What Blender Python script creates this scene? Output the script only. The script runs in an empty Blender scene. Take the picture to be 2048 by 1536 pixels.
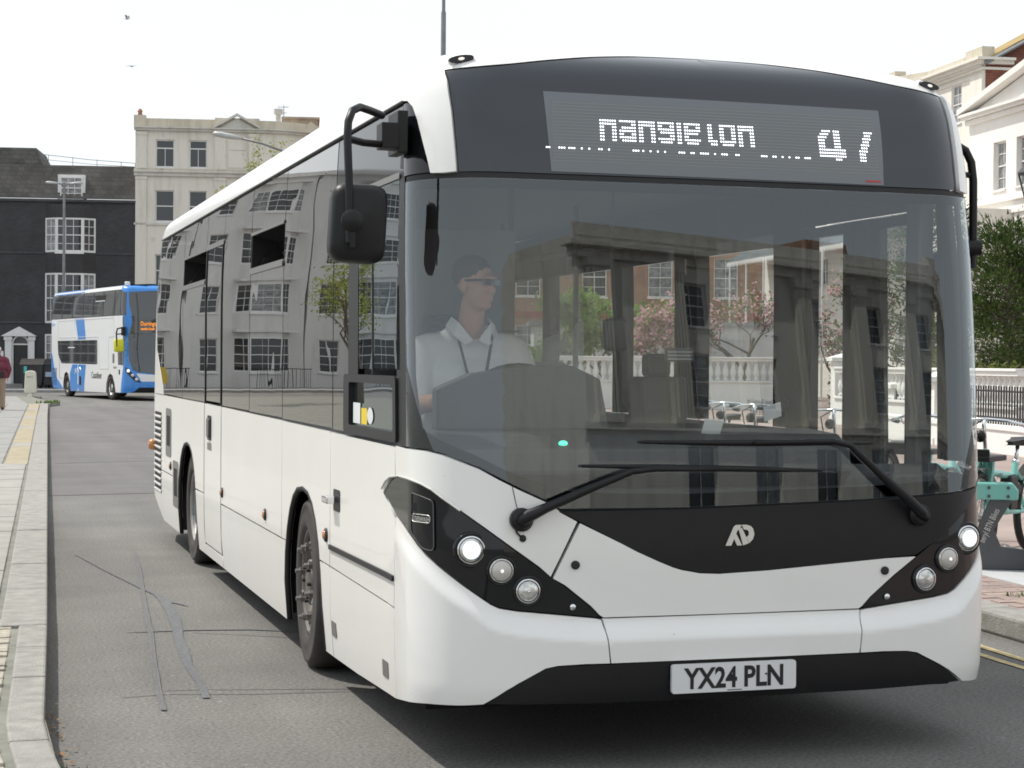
import bpy, math, random
from mathutils import Vector, Matrix, geometry, noise
random.seed(11)
sc = bpy.context.scene
COL = sc.collection
R = math.radians

# ------------------------------------------------------------------ camera
CAM_H, YAW, PITCH, ROLL = 1.56, R(16.9), R(-0.70), R(0.44)
_f = Vector((math.sin(YAW)*math.cos(PITCH), math.cos(YAW)*math.cos(PITCH), math.sin(PITCH)))
_r = Vector((math.cos(YAW), -math.sin(YAW), 0)); _u = _r.cross(_f)
_r2 = _r*math.cos(ROLL)+_u*math.sin(ROLL); _u2 = -_r*math.sin(ROLL)+_u*math.cos(ROLL)
cd = bpy.data.cameras.new('camera'); cam = bpy.data.objects.new('camera', cd); COL.objects.link(cam)
cam.matrix_world = Matrix(((_r2.x,_u2.x,-_f.x,0),(_r2.y,_u2.y,-_f.y,0),(_r2.z,_u2.z,-_f.z,CAM_H),(0,0,0,1)))
cd.sensor_width = 36; cd.lens = 36*3636/2048; cd.clip_end = 3000; cd.clip_start = .05
sc.camera = cam

# ------------------------------------------------------------------ light
SUN_DIR = Vector((-.50, .46, 1.0)).normalized()      # towards the sun: behind the bus and to the left
W = bpy.data.worlds.new('World'); sc.world = W; W.use_nodes = True
nt = W.node_tree; nt.nodes.clear()
o_ = nt.nodes.new('ShaderNodeOutputWorld'); bg = nt.nodes.new('ShaderNodeBackground'); bg.inputs[1].default_value = .10
sky = nt.nodes.new('ShaderNodeTexSky'); sky.sky_type = 'NISHITA'; sky.sun_disc = False
sky.sun_elevation = math.asin(SUN_DIR.z); sky.sun_rotation = math.atan2(SUN_DIR.x, SUN_DIR.y) % (2*math.pi)
sky.air_density = 1.2; sky.dust_density = 3.0; sky.ozone_density = 1.0
tc = nt.nodes.new('ShaderNodeTexCoord'); mp = nt.nodes.new('ShaderNodeMapping'); mp.inputs[3].default_value = (1,1,3)
nz = nt.nodes.new('ShaderNodeTexNoise'); nz.inputs['Scale'].default_value = 1.6; nz.inputs['Detail'].default_value = 5; nz.inputs['Roughness'].default_value = .5
mr = nt.nodes.new('ShaderNodeMapRange'); mr.inputs[1].default_value=.3; mr.inputs[2].default_value=.7; mr.inputs[3].default_value=.90; mr.inputs[4].default_value=1.0
mx = nt.nodes.new('ShaderNodeMix'); mx.data_type = 'RGBA'
mx.inputs[7].default_value = (8.5, 8.95, 9.25, 1)   # thin bright high cloud
L = nt.links.new
L(tc.outputs['Generated'], mp.inputs[0]); L(mp.outputs[0], nz.inputs['Vector']); L(nz.outputs[0], mr.inputs[0])
sx = nt.nodes.new('ShaderNodeSeparateXYZ'); hz = nt.nodes.new('ShaderNodeMapRange'); hz.inputs[1].default_value=.05; hz.inputs[2].default_value=.9; hz.inputs[3].default_value=1.0; hz.inputs[4].default_value=.84
mu = nt.nodes.new('ShaderNodeMath'); mu.operation = 'MULTIPLY'     # haze is whitest low down, thinner and bluer overhead
L(tc.outputs['Generated'], sx.inputs[0]); L(sx.outputs[2], hz.inputs[0]); L(mr.outputs[0], mu.inputs[0]); L(hz.outputs[0], mu.inputs[1]); L(mu.outputs[0], mx.inputs[0]); L(sky.outputs[0], mx.inputs[6]); L(mx.outputs[2], bg.inputs[0]); L(bg.outputs[0], o_.inputs[0])
sl = bpy.data.lights.new('sun', 'SUN'); sl.energy = 3.45; sl.angle = R(.6); sl.color = (1, .95, .87)
so = bpy.data.objects.new('sun', sl); COL.objects.link(so); so.location = (-20, 30, 60)
so.rotation_euler = (-SUN_DIR).to_track_quat('-Z', 'Y').to_euler()
sc.view_settings.view_transform = 'Standard'; sc.view_settings.look = 'None'
sc.view_settings.exposure = 0.26; sc.view_settings.gamma = 1; sc.view_settings.use_curve_mapping = False
sc.render.engine = 'CYCLES'
cy = sc.cycles; cy.max_bounces = 8; cy.diffuse_bounces = 3; cy.glossy_bounces = 4; cy.transparent_max_bounces = 16
cy.transmission_bounces = 4; cy.caustics_reflective = False; cy.caustics_refractive = False; cy.sample_clamp_indirect = 6
cy.use_denoising = True; cy.filter_width = 1.75
try: cy.denoiser = 'OPENIMAGEDENOISE'
except Exception: pass

# ------------------------------------------------------------------ materials
MATS = {}
def mat(name, col, rough=.5, metal=0., var=0., vs=4., bump=0., bs=40., coat=0., emit=None, est=1., col2=None, spec=.5, detail=4, dist=.02):
    """principled material with procedural colour variation and bump (object coordinates)"""
    if name in MATS: return MATS[name]
    m = bpy.data.materials.new(name); m.use_nodes = True; n = m.node_tree; b = n.nodes['Principled BSDF']
    c = (*col, 1) if len(col) == 3 else col
    b.inputs['Roughness'].default_value = rough; b.inputs['Metallic'].default_value = metal
    b.inputs['Specular IOR Level'].default_value = spec
    if coat: b.inputs['Coat Weight'].default_value = coat; b.inputs['Coat Roughness'].default_value = .03
    t = n.nodes.new('ShaderNodeTexCoord')
    if var or col2:
        z = n.nodes.new('ShaderNodeTexNoise'); z.inputs['Scale'].default_value = vs; z.inputs['Detail'].default_value = detail; z.inputs['Roughness'].default_value = .6
        n.links.new(t.outputs['Object'], z.inputs['Vector'])
        x = n.nodes.new('ShaderNodeMix'); x.data_type = 'RGBA'
        r = n.nodes.new('ShaderNodeMapRange'); r.inputs[1].default_value = .3; r.inputs[2].default_value = .7
        n.links.new(z.outputs[0], r.inputs[0]); n.links.new(r.outputs[0], x.inputs[0])
        if col2: x.inputs[6].default_value = c; x.inputs[7].default_value = (*col2, 1)
        else:
            x.inputs[6].default_value = (*[v*(1-var) for v in col], 1); x.inputs[7].default_value = (*[min(1, v*(1+var)) for v in col], 1)
        n.links.new(x.outputs[2], b.inputs['Base Color'])
    else: b.inputs['Base Color'].default_value = c
    if bump:
        z2 = n.nodes.new('ShaderNodeTexNoise'); z2.inputs['Scale'].default_value = bs; z2.inputs['Detail'].default_value = 5
        n.links.new(t.outputs['Object'], z2.inputs['Vector'])
        bp = n.nodes.new('ShaderNodeBump'); bp.inputs['Strength'].default_value = bump; bp.inputs['Distance'].default_value = dist
        n.links.new(z2.outputs[0], bp.inputs['Height']); n.links.new(bp.outputs[0], b.inputs['Normal'])
    if emit: b.inputs['Emission Color'].default_value = (*emit, 1); b.inputs['Emission Strength'].default_value = est
    MATS[name] = m; return m

def glass(name, tint, f0=.08, rough=0.0, wave=0., pw_=4.2, gc=(.90,.96,1)):
    """thin sheet glass: transparent with a two-sided Schlick reflection"""
    if name in MATS: return MATS[name]
    m = bpy.data.materials.new(name); m.use_nodes = True; n = m.node_tree; n.nodes.clear()
    out = n.nodes.new('ShaderNodeOutputMaterial'); mixs = n.nodes.new('ShaderNodeMixShader')
    tr = n.nodes.new('ShaderNodeBsdfTransparent'); tr.inputs[0].default_value = (*tint, 1)
    gl = n.nodes.new('ShaderNodeBsdfGlossy'); gl.inputs['Roughness'].default_value = rough; gl.inputs['Color'].default_value = (*gc,1)
    lw = n.nodes.new('ShaderNodeLayerWeight'); lw.inputs[0].default_value = .5
    pw = n.nodes.new('ShaderNodeMath'); pw.operation = 'POWER'; pw.inputs[1].default_value = pw_
    ml = n.nodes.new('ShaderNodeMath'); ml.operation = 'MULTIPLY_ADD'; ml.inputs[1].default_value = 1-f0; ml.inputs[2].default_value = f0
    n.links.new(lw.outputs['Facing'], pw.inputs[0]); n.links.new(pw.outputs[0], ml.inputs[0]); n.links.new(ml.outputs[0], mixs.inputs[0])
    n.links.new(tr.outputs[0], mixs.inputs[1]); n.links.new(gl.outputs[0], mixs.inputs[2]); n.links.new(mixs.outputs[0], out.inputs[0])
    if wave:
        t = n.nodes.new('ShaderNodeTexCoord'); z = n.nodes.new('ShaderNodeTexNoise'); z.inputs['Scale'].default_value = 1.6; z.inputs['Detail'].default_value = 1
        n.links.new(t.outputs['Object'], z.inputs['Vector'])
        bp = n.nodes.new('ShaderNodeBump'); bp.inputs['Strength'].default_value = wave; bp.inputs['Distance'].default_value = .02
        n.links.new(z.outputs[0], bp.inputs['Height']); n.links.new(bp.outputs[0], gl.inputs['Normal']); n.links.new(bp.outputs[0], lw.inputs['Normal'])
    MATS[name] = m; return m

def brickmat(name, c1, c2, mortar, sx, sz, msize=.02, rough=.8, bump=.4, axis='XZ', offset=.5, var=.25):
    """courses of bricks or tiles: object X along the course, object Z up (XY for lying surfaces)"""
    m = bpy.data.materials.new(name); m.use_nodes = True; n = m.node_tree; b = n.nodes['Principled BSDF']; b.inputs['Roughness'].default_value = rough
    t = n.nodes.new('ShaderNodeTexCoord'); sp = n.nodes.new('ShaderNodeSeparateXYZ'); cb = n.nodes.new('ShaderNodeCombineXYZ')
    n.links.new(t.outputs['Object'], sp.inputs[0])
    if axis == 'XZ':
        ad = n.nodes.new('ShaderNodeMath'); ad.operation = 'ADD'; n.links.new(sp.outputs[0], ad.inputs[0]); n.links.new(sp.outputs[1], ad.inputs[1])
        n.links.new(ad.outputs[0], cb.inputs[0]); n.links.new(sp.outputs[2], cb.inputs[1])
    else: n.links.new(sp.outputs[0], cb.inputs[0]); n.links.new(sp.outputs[1], cb.inputs[1])
    k = n.nodes.new('ShaderNodeTexBrick'); k.offset = offset
    k.inputs['Color1'].default_value = (*c1, 1); k.inputs['Color2'].default_value = (*c2, 1); k.inputs['Mortar'].default_value = (*mortar, 1)
    k.inputs['Scale'].default_value = 1; k.inputs['Mortar Size'].default_value = msize; k.inputs['Brick Width'].default_value = sx; k.inputs['Row Height'].default_value = sz
    k.inputs['Mortar Smooth'].default_value = .2
    n.links.new(cb.outputs[0], k.inputs[0])
    z = n.nodes.new('ShaderNodeTexNoise'); z.inputs['Scale'].default_value = .9; z.inputs['Detail'].default_value = 6; n.links.new(t.outputs['Object'], z.inputs['Vector'])
    r = n.nodes.new('ShaderNodeMapRange'); r.inputs[1].default_value = .3; r.inputs[2].default_value = .7; r.inputs[3].default_value = 1-var; r.inputs[4].default_value = 1+var
    n.links.new(z.outputs[0], r.inputs[0])
    x = n.nodes.new('ShaderNodeMix'); x.data_type = 'RGBA'; x.blend_type = 'MULTIPLY'; x.inputs[0].default_value = 1
    n.links.new(k.outputs[0], x.inputs[6]); n.links.new(r.outputs[0], x.inputs[7]); n.links.new(x.outputs[2], b.inputs['Base Color'])
    bp = n.nodes.new('ShaderNodeBump'); bp.invert = True; bp.inputs['Strength'].default_value = bump; bp.inputs['Distance'].default_value = .01
    n.links.new(k.outputs['Fac'], bp.inputs['Height']); n.links.new(bp.outputs[0], b.inputs['Normal'])
    MATS[name] = m; return m

def rendermat(name, col, stain=(.30,.29,.22), moss=(.16,.17,.07), amount=.35, rough=.85):
    """painted stucco with rain streaks and mossy dirt gathered in patches"""
    m = bpy.data.materials.new(name); m.use_nodes = True; n = m.node_tree; b = n.nodes['Principled BSDF']; b.inputs['Roughness'].default_value = rough
    t = n.nodes.new('ShaderNodeTexCoord'); mp = n.nodes.new('ShaderNodeMapping'); mp.inputs[3].default_value = (2.2, 2.2, .28)
    n.links.new(t.outputs['Object'], mp.inputs[0])
    z = n.nodes.new('ShaderNodeTexNoise'); z.inputs['Scale'].default_value = 1; z.inputs['Detail'].default_value = 7; z.inputs['Roughness'].default_value = .62
    n.links.new(mp.outputs[0], z.inputs['Vector'])
    r = n.nodes.new('ShaderNodeMapRange'); r.inputs[1].default_value = .5; r.inputs[2].default_value = .78; r.inputs[4].default_value = amount
    n.links.new(z.outputs[0], r.inputs[0])
    x = n.nodes.new('ShaderNodeMix'); x.data_type = 'RGBA'; x.inputs[6].default_value = (*col, 1); x.inputs[7].default_value = (*stain, 1); n.links.new(r.outputs[0], x.inputs[0])
    z2 = n.nodes.new('ShaderNodeTexNoise'); z2.inputs['Scale'].default_value = 1.7; z2.inputs['Detail'].default_value = 8; z2.inputs['Roughness'].default_value = .7; n.links.new(t.outputs['Object'], z2.inputs['Vector'])
    r2 = n.nodes.new('ShaderNodeMapRange'); r2.inputs[1].default_value = .60; r2.inputs[2].default_value = .75; r2.inputs[4].default_value = amount*.8
    n.links.new(z2.outputs[0], r2.inputs[0])
    x2 = n.nodes.new('ShaderNodeMix'); x2.data_type = 'RGBA'; x2.inputs[7].default_value = (*moss, 1); n.links.new(x.outputs[2], x2.inputs[6]); n.links.new(r2.outputs[0], x2.inputs[0])
    n.links.new(x2.outputs[2], b.inputs['Base Color'])
    z3 = n.nodes.new('ShaderNodeTexNoise'); z3.inputs['Scale'].default_value = 25; n.links.new(t.outputs['Object'], z3.inputs['Vector'])
    bp = n.nodes.new('ShaderNodeBump'); bp.inputs['Strength'].default_value = .15; bp.inputs['Distance'].default_value = .01; n.links.new(z3.outputs[0], bp.inputs['Height']); n.links.new(bp.outputs[0], b.inputs['Normal'])
    MATS[name] = m; return m

def leafmat(name, c1, c2, trans=.3):
    m = bpy.data.materials.new(name); m.use_nodes = True; n = m.node_tree; n.nodes.clear()
    out = n.nodes.new('ShaderNodeOutputMaterial'); d = n.nodes.new('ShaderNodeBsdfDiffuse'); tl = n.nodes.new('ShaderNodeBsdfTranslucent'); ms = n.nodes.new('ShaderNodeMixShader'); ms.inputs[0].default_value = trans
    t = n.nodes.new('ShaderNodeTexCoord'); z = n.nodes.new('ShaderNodeTexNoise'); z.inputs['Scale'].default_value = 6; z.inputs['Detail'].default_value = 3; n.links.new(t.outputs['Object'], z.inputs['Vector'])
    r = n.nodes.new('ShaderNodeMapRange'); r.inputs[1].default_value = .35; r.inputs[2].default_value = .65; n.links.new(z.outputs[0], r.inputs[0])
    x = n.nodes.new('ShaderNodeMix'); x.data_type = 'RGBA'; x.inputs[6].default_value = (*c1, 1); x.inputs[7].default_value = (*c2, 1); n.links.new(r.outputs[0], x.inputs[0])
    n.links.new(x.outputs[2], d.inputs[0]); n.links.new(x.outputs[2], tl.inputs[0]); n.links.new(d.outputs[0], ms.inputs[1]); n.links.new(tl.outputs[0], ms.inputs[2]); n.links.new(ms.outputs[0], out.inputs[0])
    MATS[name] = m; return m

# ------------------------------------------------------------------ mesh helpers
class MB:
    def __init__(s): s.v = []; s.f = []; s.n = []
    def add(s, vs, fs):
        b = len(s.v); s.v += [tuple(p) for p in vs]; s.f += [tuple(i+b for i in f) for f in fs]; return s
    def box(s, x0, y0, z0, x1, y1, z1):
        return s.add([(x0,y0,z0),(x1,y0,z0),(x1,y1,z0),(x0,y1,z0),(x0,y0,z1),(x1,y0,z1),(x1,y1,z1),(x0,y1,z1)],
                     [(0,3,2,1),(4,5,6,7),(0,1,5,4),(1,2,6,5),(2,3,7,6),(3,0,4,7)])
    def quad(s, a, b, c, d): return s.add([a,b,c,d], [(0,1,2,3)])
    def prism(s, poly, a, b, axis='y'):
        """2D polygon extruded between a and b along an axis: y -> (x,z), x -> (y,z), z -> (x,y)"""
        def P(p, h): return (p[0],h,p[1]) if axis == 'y' else ((h,p[0],p[1]) if axis == 'x' else (p[0],p[1],h))
        n = len(poly); return s.add([P(p,a) for p in poly]+[P(p,b) for p in poly],
            [tuple(range(n)), tuple(range(2*n-1, n-1, -1))]+[(i+n, (i+1)%n+n, (i+1)%n, i) for i in range(n)])
    def tube(s, path, r, n=8, caps=True):
        path = [Vector(p) for p in path]; rs = r if isinstance(r, (list, tuple)) else [r]*len(path)
        vs = []; fs = []; up = None
        for i, p in enumerate(path):
            d = (path[min(i+1, len(path)-1)]-path[max(i-1, 0)]).normalized()
            if up is None: up = Vector((0,0,1)) if abs(d.z) < .9 else Vector((1,0,0))
            a = d.cross(up).normalized(); up = a.cross(d).normalized()
            for k in range(n):
                t = 2*math.pi*k/n; vs.append(p+(a*math.cos(t)+up*math.sin(t))*rs[i])
        for i in range(len(path)-1):
            for k in range(n): fs.append((i*n+k, i*n+(k+1)%n, (i+1)*n+(k+1)%n, (i+1)*n+k))
        if caps: fs.append(tuple(range(n-1,-1,-1))); fs.append(tuple(range((len(path)-1)*n, len(path)*n)))
        return s.add(vs, fs)
    def lathe(s, prof, c=(0,0,0), ax=(0,0,1), n=16, caps=True):
        """profile [(radius, height)] turned round axis ax at c"""
        ax = Vector(ax).normalized(); a = ax.orthogonal().normalized(); b = ax.cross(a); c = Vector(c); vs = []; fs = []
        for r, h in prof:
            for k in range(n):
                t = 2*math.pi*k/n; vs.append(c+ax*h+(a*math.cos(t)+b*math.sin(t))*r)
        for i in range(len(prof)-1):
            for k in range(n): fs.append((i*n+k, i*n+(k+1)%n, (i+1)*n+(k+1)%n, (i+1)*n+k))
        if caps: fs.append(tuple(range(n-1,-1,-1))); fs.append(tuple(range((len(prof)-1)*n, len(prof)*n)))
        return s.add(vs, fs)
    def ball(s, c, r, nu=12, nv=8):
        r = (r,r,r) if not isinstance(r, (tuple, list)) else r; vs = []; fs = []
        for j in range(nv+1):
            t = math.pi*j/nv
            for k in range(nu):
                p = 2*math.pi*k/nu; vs.append((c[0]+r[0]*math.sin(t)*math.cos(p), c[1]+r[1]*math.sin(t)*math.sin(p), c[2]-r[2]*math.cos(t)))
        for j in range(nv):
            for k in range(nu): fs.append((j*nu+k, j*nu+(k+1)%nu, (j+1)*nu+(k+1)%nu, (j+1)*nu+k))
        return s.add(vs, fs)
    def xf(s, M, start=0):
        s.v[start:] = [tuple(M @ Vector(p)) for p in s.v[start:]]; return s
    def build(s, name, m, parent=None, smooth=False, bevel=0., normals=None, auto=None):
        me = bpy.data.meshes.new(name); me.from_pydata(s.v, [], s.f); me.update()
        if m: me.materials.append(m)
        if smooth or normals or auto is not None: me.polygons.foreach_set('use_smooth', [True]*len(me.polygons))
        if normals: me.normals_split_custom_set_from_vertices(normals)
        if auto is not None: me.set_sharp_from_angle(angle=R(auto))
        return obj(name, me, parent, bevel)
def obj(name, me, parent=None, bevel=0.):
    o = bpy.data.objects.new(name, me); COL.objects.link(o)
    if parent: o.parent = parent
    if bevel:
        b = o.modifiers.new('bevel', 'BEVEL'); b.width = bevel; b.segments = 2; b.limit_method = 'ANGLE'; b.angle_limit = R(40)
    return o
def tag(o, label=None, cat=None, group=None, kind=None):
    if label: o['label'] = label
    if cat: o['category'] = cat
    if group: o['group'] = group
    if kind: o['kind'] = kind
    return o
def thing(name, label, cat, loc=(0,0,0), rz=0., group=None):
    o = bpy.data.objects.new(name, None); COL.objects.link(o); o.location = loc; o.rotation_euler = (0,0,rz); o.empty_display_size = .2
    return tag(o, label, cat, group)
def copy_tree(o, parent=None):
    kids = list(o.children); c = o.copy(); COL.objects.link(c); c.parent = parent
    for k in kids: copy_tree(k, c)
    return c
def text_geo(s, size=1., shear=0., bold=0.):
    """outline of built-in lettering as flat mesh, baseline at 0, centred in x"""
    cu = bpy.data.curves.new('t', 'FONT'); cu.body = s; cu.size = size; cu.align_x = 'CENTER'; cu.shear = shear; cu.offset = bold; cu.resolution_u = 3
    o = bpy.data.objects.new('t', cu); COL.objects.link(o); bpy.context.view_layer.update()
    me = o.evaluated_get(bpy.context.evaluated_depsgraph_get()).to_mesh()
    vs = [(v.co.x, v.co.y) for v in me.vertices]; fs = [tuple(p.vertices) for p in me.polygons]
    bpy.data.objects.remove(o); bpy.data.curves.remove(cu)
    return vs, fs
def lerp_tab(t, x):
    if x<=t[0][0]: return t[0][1]
    for (a,b),(c,d) in zip(t,t[1:]):
        if x<=c: return b+(d-b)*(x-a)/(c-a)
    return t[-1][1]
def pchip(t):
    # monotone cubic through table
    n=len(t); xs=[p[0] for p in t]; ys=[p[1] for p in t]
    d=[(ys[i+1]-ys[i])/(xs[i+1]-xs[i]) for i in range(n-1)]
    m=[d[0]]+[0 if d[i-1]*d[i]<=0 else 2*d[i-1]*d[i]/(d[i-1]+d[i]) for i in range(1,n-1)]+[d[-1]]
    def f(x):
        if x<=xs[0]: return ys[0]
        if x>=xs[-1]: return ys[-1]
        i=0
        while x>xs[i+1]: i+=1
        h=xs[i+1]-xs[i]; u=(x-xs[i])/h
        return (ys[i]*(1+2*u)*(1-u)**2+m[i]*h*u*(1-u)**2+ys[i+1]*u*u*(3-2*u)+m[i+1]*h*u*u*(u-1))
    return f
WT=pchip([(0.1,1.20),(0.35,1.225),(0.6,1.23),(1.9,1.23),(2.3,1.22),(2.6,1.205),(2.66,1.195),(2.70,1.18),(2.74,1.15),(2.78,1.09),(2.81,1.0),(2.83,.88),(2.85,.6),(2.86,.3)])
Y0=pchip([(0.1,.06),(0.2,.03),(0.35,.0),(.8,.0),(1.0,.012),(1.4,.035),(1.9,.08),(2.28,.13),(2.46,.165),(2.62,.215),(2.71,.262),(2.76,.315),(2.80,.40),(2.83,.54),(2.85,.75),(2.86,1.0)])
YB=pchip([(0.1,10.08),(1.2,10.08),(1.9,9.98),(2.5,9.80),(2.66,9.72),(2.74,9.62),(2.80,9.45),(2.83,9.3),(2.85,9.0),(2.86,8.7)])
FL=.91; RC=.32; AL=RC*math.pi/2; S1=FL+AL; YS=.35; BOW=.03
RB=.16; SIDE_END=10.08-RB; S2=S1+SIDE_END-YS; S3=S2+RB*math.pi/2; S4=S3+1.23-RB
def smooth(a,b,x):
    t=min(1,max(0,(x-a)/(b-a))); return t*t*(3-2*t)
def base(s,z):
    sg=-1 if s<0 else 1; s=abs(s); w=WT(z); y0=Y0(z); rc=min(RC,w*.6); fx=w-rc
    bow=lambda x: BOW*(x/1.23)**2
    if s<=FL:
        x=s*fx/FL; y=y0+bow(x)
    elif s<=S1:
        a=(s-FL)/AL*math.pi/2
        x=fx+rc*math.sin(a); y=y0+bow(fx)+rc*(1-math.cos(a))
    elif s<=S2:
        ya=y0+bow(fx)+rc; yr=YS+(s-S1)
        lim=max(1.5,ya+.6)
        y=yr if yr>lim else ya+(yr-YS)*(lim-ya)/(lim-YS)
        yb=YB(z)-RB
        if yr>8.0: y=8.0+(yr-8.0)*(yb-8.0)/(SIDE_END-8.0)
        x=w
    elif s<=S3:
        a=(s-S2)/(RB*math.pi/2)*math.pi/2; r=min(RB,w*.5)
        x=w-r*(1-math.cos(a)); y=YB(z)-RB+RB*math.sin(a)
    else:
        r=min(RB,w*.5); x=(w-r)*(1-(s-S3)/(S4-S3)); y=YB(z)
    return sg*x,y
RIDGE=pchip([(0,.588),(.55,.588),(.70,.60),(.88,.622),(.97,.645),(1.05,.70),(1.15,.76),(1.28,.835),(1.41,.89),(1.6,.945),(1.75,1.0)])
def disp(s,z):
    # bumper ledge: the lower bumper stands proud of the panels above it
    a=abs(s)
    if a>1.75: return 0.
    amp=.010+.034*(1-smooth(.85,1.3,a)); amp*=1-smooth(1.45,1.75,a)
    zr=RIDGE(a)
    return amp*(1-smooth(zr-.095,zr-.012,z))
def S(s,z,o=0.):
    x,y=base(s,z); e=1e-3
    xa,ya=base(s+e,z); xb,yb=base(s-e,z); xc,yc=base(s,z+e); xd,yd=base(s,z-e)
    t=(xa-xb,ya-yb,0.); v=(xc-xd,yc-yd,2*e)
    n=(t[1]*v[2]-t[2]*v[1], t[2]*v[0]-t[0]*v[2], t[0]*v[1]-t[1]*v[0])
    l=math.sqrt(sum(k*k for k in n)) or 1
    k=(o+disp(s,z))/l
    return x+n[0]*k,y+n[1]*k,z+n[2]*k
SEAL_A = [(0.88, 14.79), (1.02, 13.67), (1.11, 13.07), (1.19, 12.48), (1.24, 12.19), (1.27, 11.73), (1.24, 11.02), (1.17, 10.11), (1.12, 9.29), (1.11, 8.79), (1.09, 8.38)]
SEAL_A2 = [(1.28, 11.85), (1.32, 11.74), (1.38, 11.55)]
SEAL_B = [(1.35, 14.88), (1.28, 13.64), (1.19, 12.48), (1.08, 10.95), (1.04, 10.43), (0.97, 9.54), (0.9, 8.6), (0.87, 8.13)]
SEAL_H1 = [(0.91, 10.52), (1.05, 10.52), (1.29, 10.52), (1.61, 10.46), (1.98, 10.25)]
SEAL_H2 = [(1.28, 10.42), (1.58, 10.25), (1.93, 9.99)]
SEAL_H3 = [(0.72, 8.5), (0.92, 8.54), (1.3, 8.44), (1.91, 8.38)]
SEAL_H4 = [(0.93, 8.63), (1.09, 8.62), (1.24, 8.58), (1.87, 8.44)]
# ------------------------------------------------------------------ ground
def asphalt(name, c1, c2, fine):
    m = bpy.data.materials.new(name); m.use_nodes = True; n = m.node_tree; b = n.nodes['Principled BSDF']; b.inputs['Roughness'].default_value = .9; b.inputs['Specular IOR Level'].default_value = .25
    t = n.nodes.new('ShaderNodeTexCoord')
    def nz(s, d, r=.6):
        z = n.nodes.new('ShaderNodeTexNoise'); z.inputs['Scale'].default_value = s; z.inputs['Detail'].default_value = d; z.inputs['Roughness'].default_value = r; n.links.new(t.outputs['Object'], z.inputs['Vector']); return z
    big = nz(.7, 6); x = n.nodes.new('ShaderNodeMix'); x.data_type = 'RGBA'; x.inputs[6].default_value = (*c1,1); x.inputs[7].default_value = (*c2,1)
    r = n.nodes.new('ShaderNodeMapRange'); r.inputs[1].default_value=.35; r.inputs[2].default_value=.65; n.links.new(big.outputs[0], r.inputs[0]); n.links.new(r.outputs[0], x.inputs[0])
    sm = nz(55, 5, .8); r2 = n.nodes.new('ShaderNodeMapRange'); r2.inputs[1].default_value=.36; r2.inputs[2].default_value=.66; r2.inputs[3].default_value=1-fine; r2.inputs[4].default_value=1+fine
    n.links.new(sm.outputs[0], r2.inputs[0])
    y = n.nodes.new('ShaderNodeMix'); y.data_type='RGBA'; y.blend_type='MULTIPLY'; y.inputs[0].default_value=1; n.links.new(x.outputs[2], y.inputs[6]); n.links.new(r2.outputs[0], y.inputs[7])
    mp = n.nodes.new('ShaderNodeMapping'); mp.inputs[3].default_value = (1.5,.10,1); n.links.new(t.outputs['Object'], mp.inputs[0])   # tyre tracks and drips drawn out along the road
    tr = n.nodes.new('ShaderNodeTexNoise'); tr.inputs['Scale'].default_value = 1; tr.inputs['Detail'].default_value = 6; n.links.new(mp.outputs[0], tr.inputs['Vector'])
    r5 = n.nodes.new('ShaderNodeMapRange'); r5.inputs[1].default_value=.3; r5.inputs[2].default_value=.7; r5.inputs[3].default_value=.88; r5.inputs[4].default_value=1.1; n.links.new(tr.outputs[0], r5.inputs[0])
    y2 = n.nodes.new('ShaderNodeMix'); y2.data_type='RGBA'; y2.blend_type='MULTIPLY'; y2.inputs[0].default_value=1; n.links.new(y.outputs[2], y2.inputs[6]); n.links.new(r5.outputs[0], y2.inputs[7]); y = y2
    vo = n.nodes.new('ShaderNodeTexVoronoi'); vo.inputs['Scale'].default_value = 9; n.links.new(t.outputs['Object'], vo.inputs['Vector'])   # pale chippings and spots
    r3 = n.nodes.new('ShaderNodeMapRange'); r3.inputs[1].default_value=.03; r3.inputs[2].default_value=.10; r3.inputs[3].default_value=1; r3.inputs[4].default_value=0; n.links.new(vo.outputs[0], r3.inputs[0])
    sel = nz(2.3, 2); r4 = n.nodes.new('ShaderNodeMapRange'); r4.inputs[1].default_value=.56; r4.inputs[2].default_value=.62; n.links.new(sel.outputs[0], r4.inputs[0])
    ml = n.nodes.new('ShaderNodeMath'); ml.operation='MULTIPLY'; n.links.new(r3.outputs[0], ml.inputs[0]); n.links.new(r4.outputs[0], ml.inputs[1])
    w = n.nodes.new('ShaderNodeMix'); w.data_type='RGBA'; w.inputs[7].default_value=(.38,.37,.35,1); n.links.new(ml.outputs[0], w.inputs[0]); n.links.new(y.outputs[2], w.inputs[6]); n.links.new(w.outputs[2], b.inputs['Base Color'])
    bp = n.nodes.new('ShaderNodeBump'); bp.inputs['Strength'].default_value=.5; bp.inputs['Distance'].default_value=.012; n.links.new(sm.outputs[0], bp.inputs['Height']); n.links.new(bp.outputs[0], b.inputs['Normal'])
    MATS[name] = m; return m
m_road = asphalt('worn asphalt', (.150,.146,.139), (.190,.185,.176), .45)
m_road2 = asphalt('newer asphalt', (.142,.135,.138), (.168,.160,.162), .22)
m_ground = mat('far ground', (.16,.155,.15), .9, var=.2, vs=.3)
m_granite = mat('granite kerb', (.27,.263,.243), .85, var=.22, vs=9, bump=.35, bs=90, detail=8)
m_slab = mat('concrete slab', (.27,.266,.257), .9, var=.16, vs=3, bump=.3, bs=70, detail=8)
m_slab2 = mat('paler concrete slab', (.30,.29,.265), .9, var=.15, vs=3, bump=.3, bs=70, detail=8)
m_buff = mat('buff slab', (.33,.285,.20), .9, var=.15, vs=5, bump=.3, bs=70)
m_sett = mat('worn stone sett', (.38,.35,.29), .9, var=.3, vs=14, bump=.6, bs=50)
m_seal = asphalt('bitumen crack sealant', (.138,.142,.150), (.160,.165,.174), .26)
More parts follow.
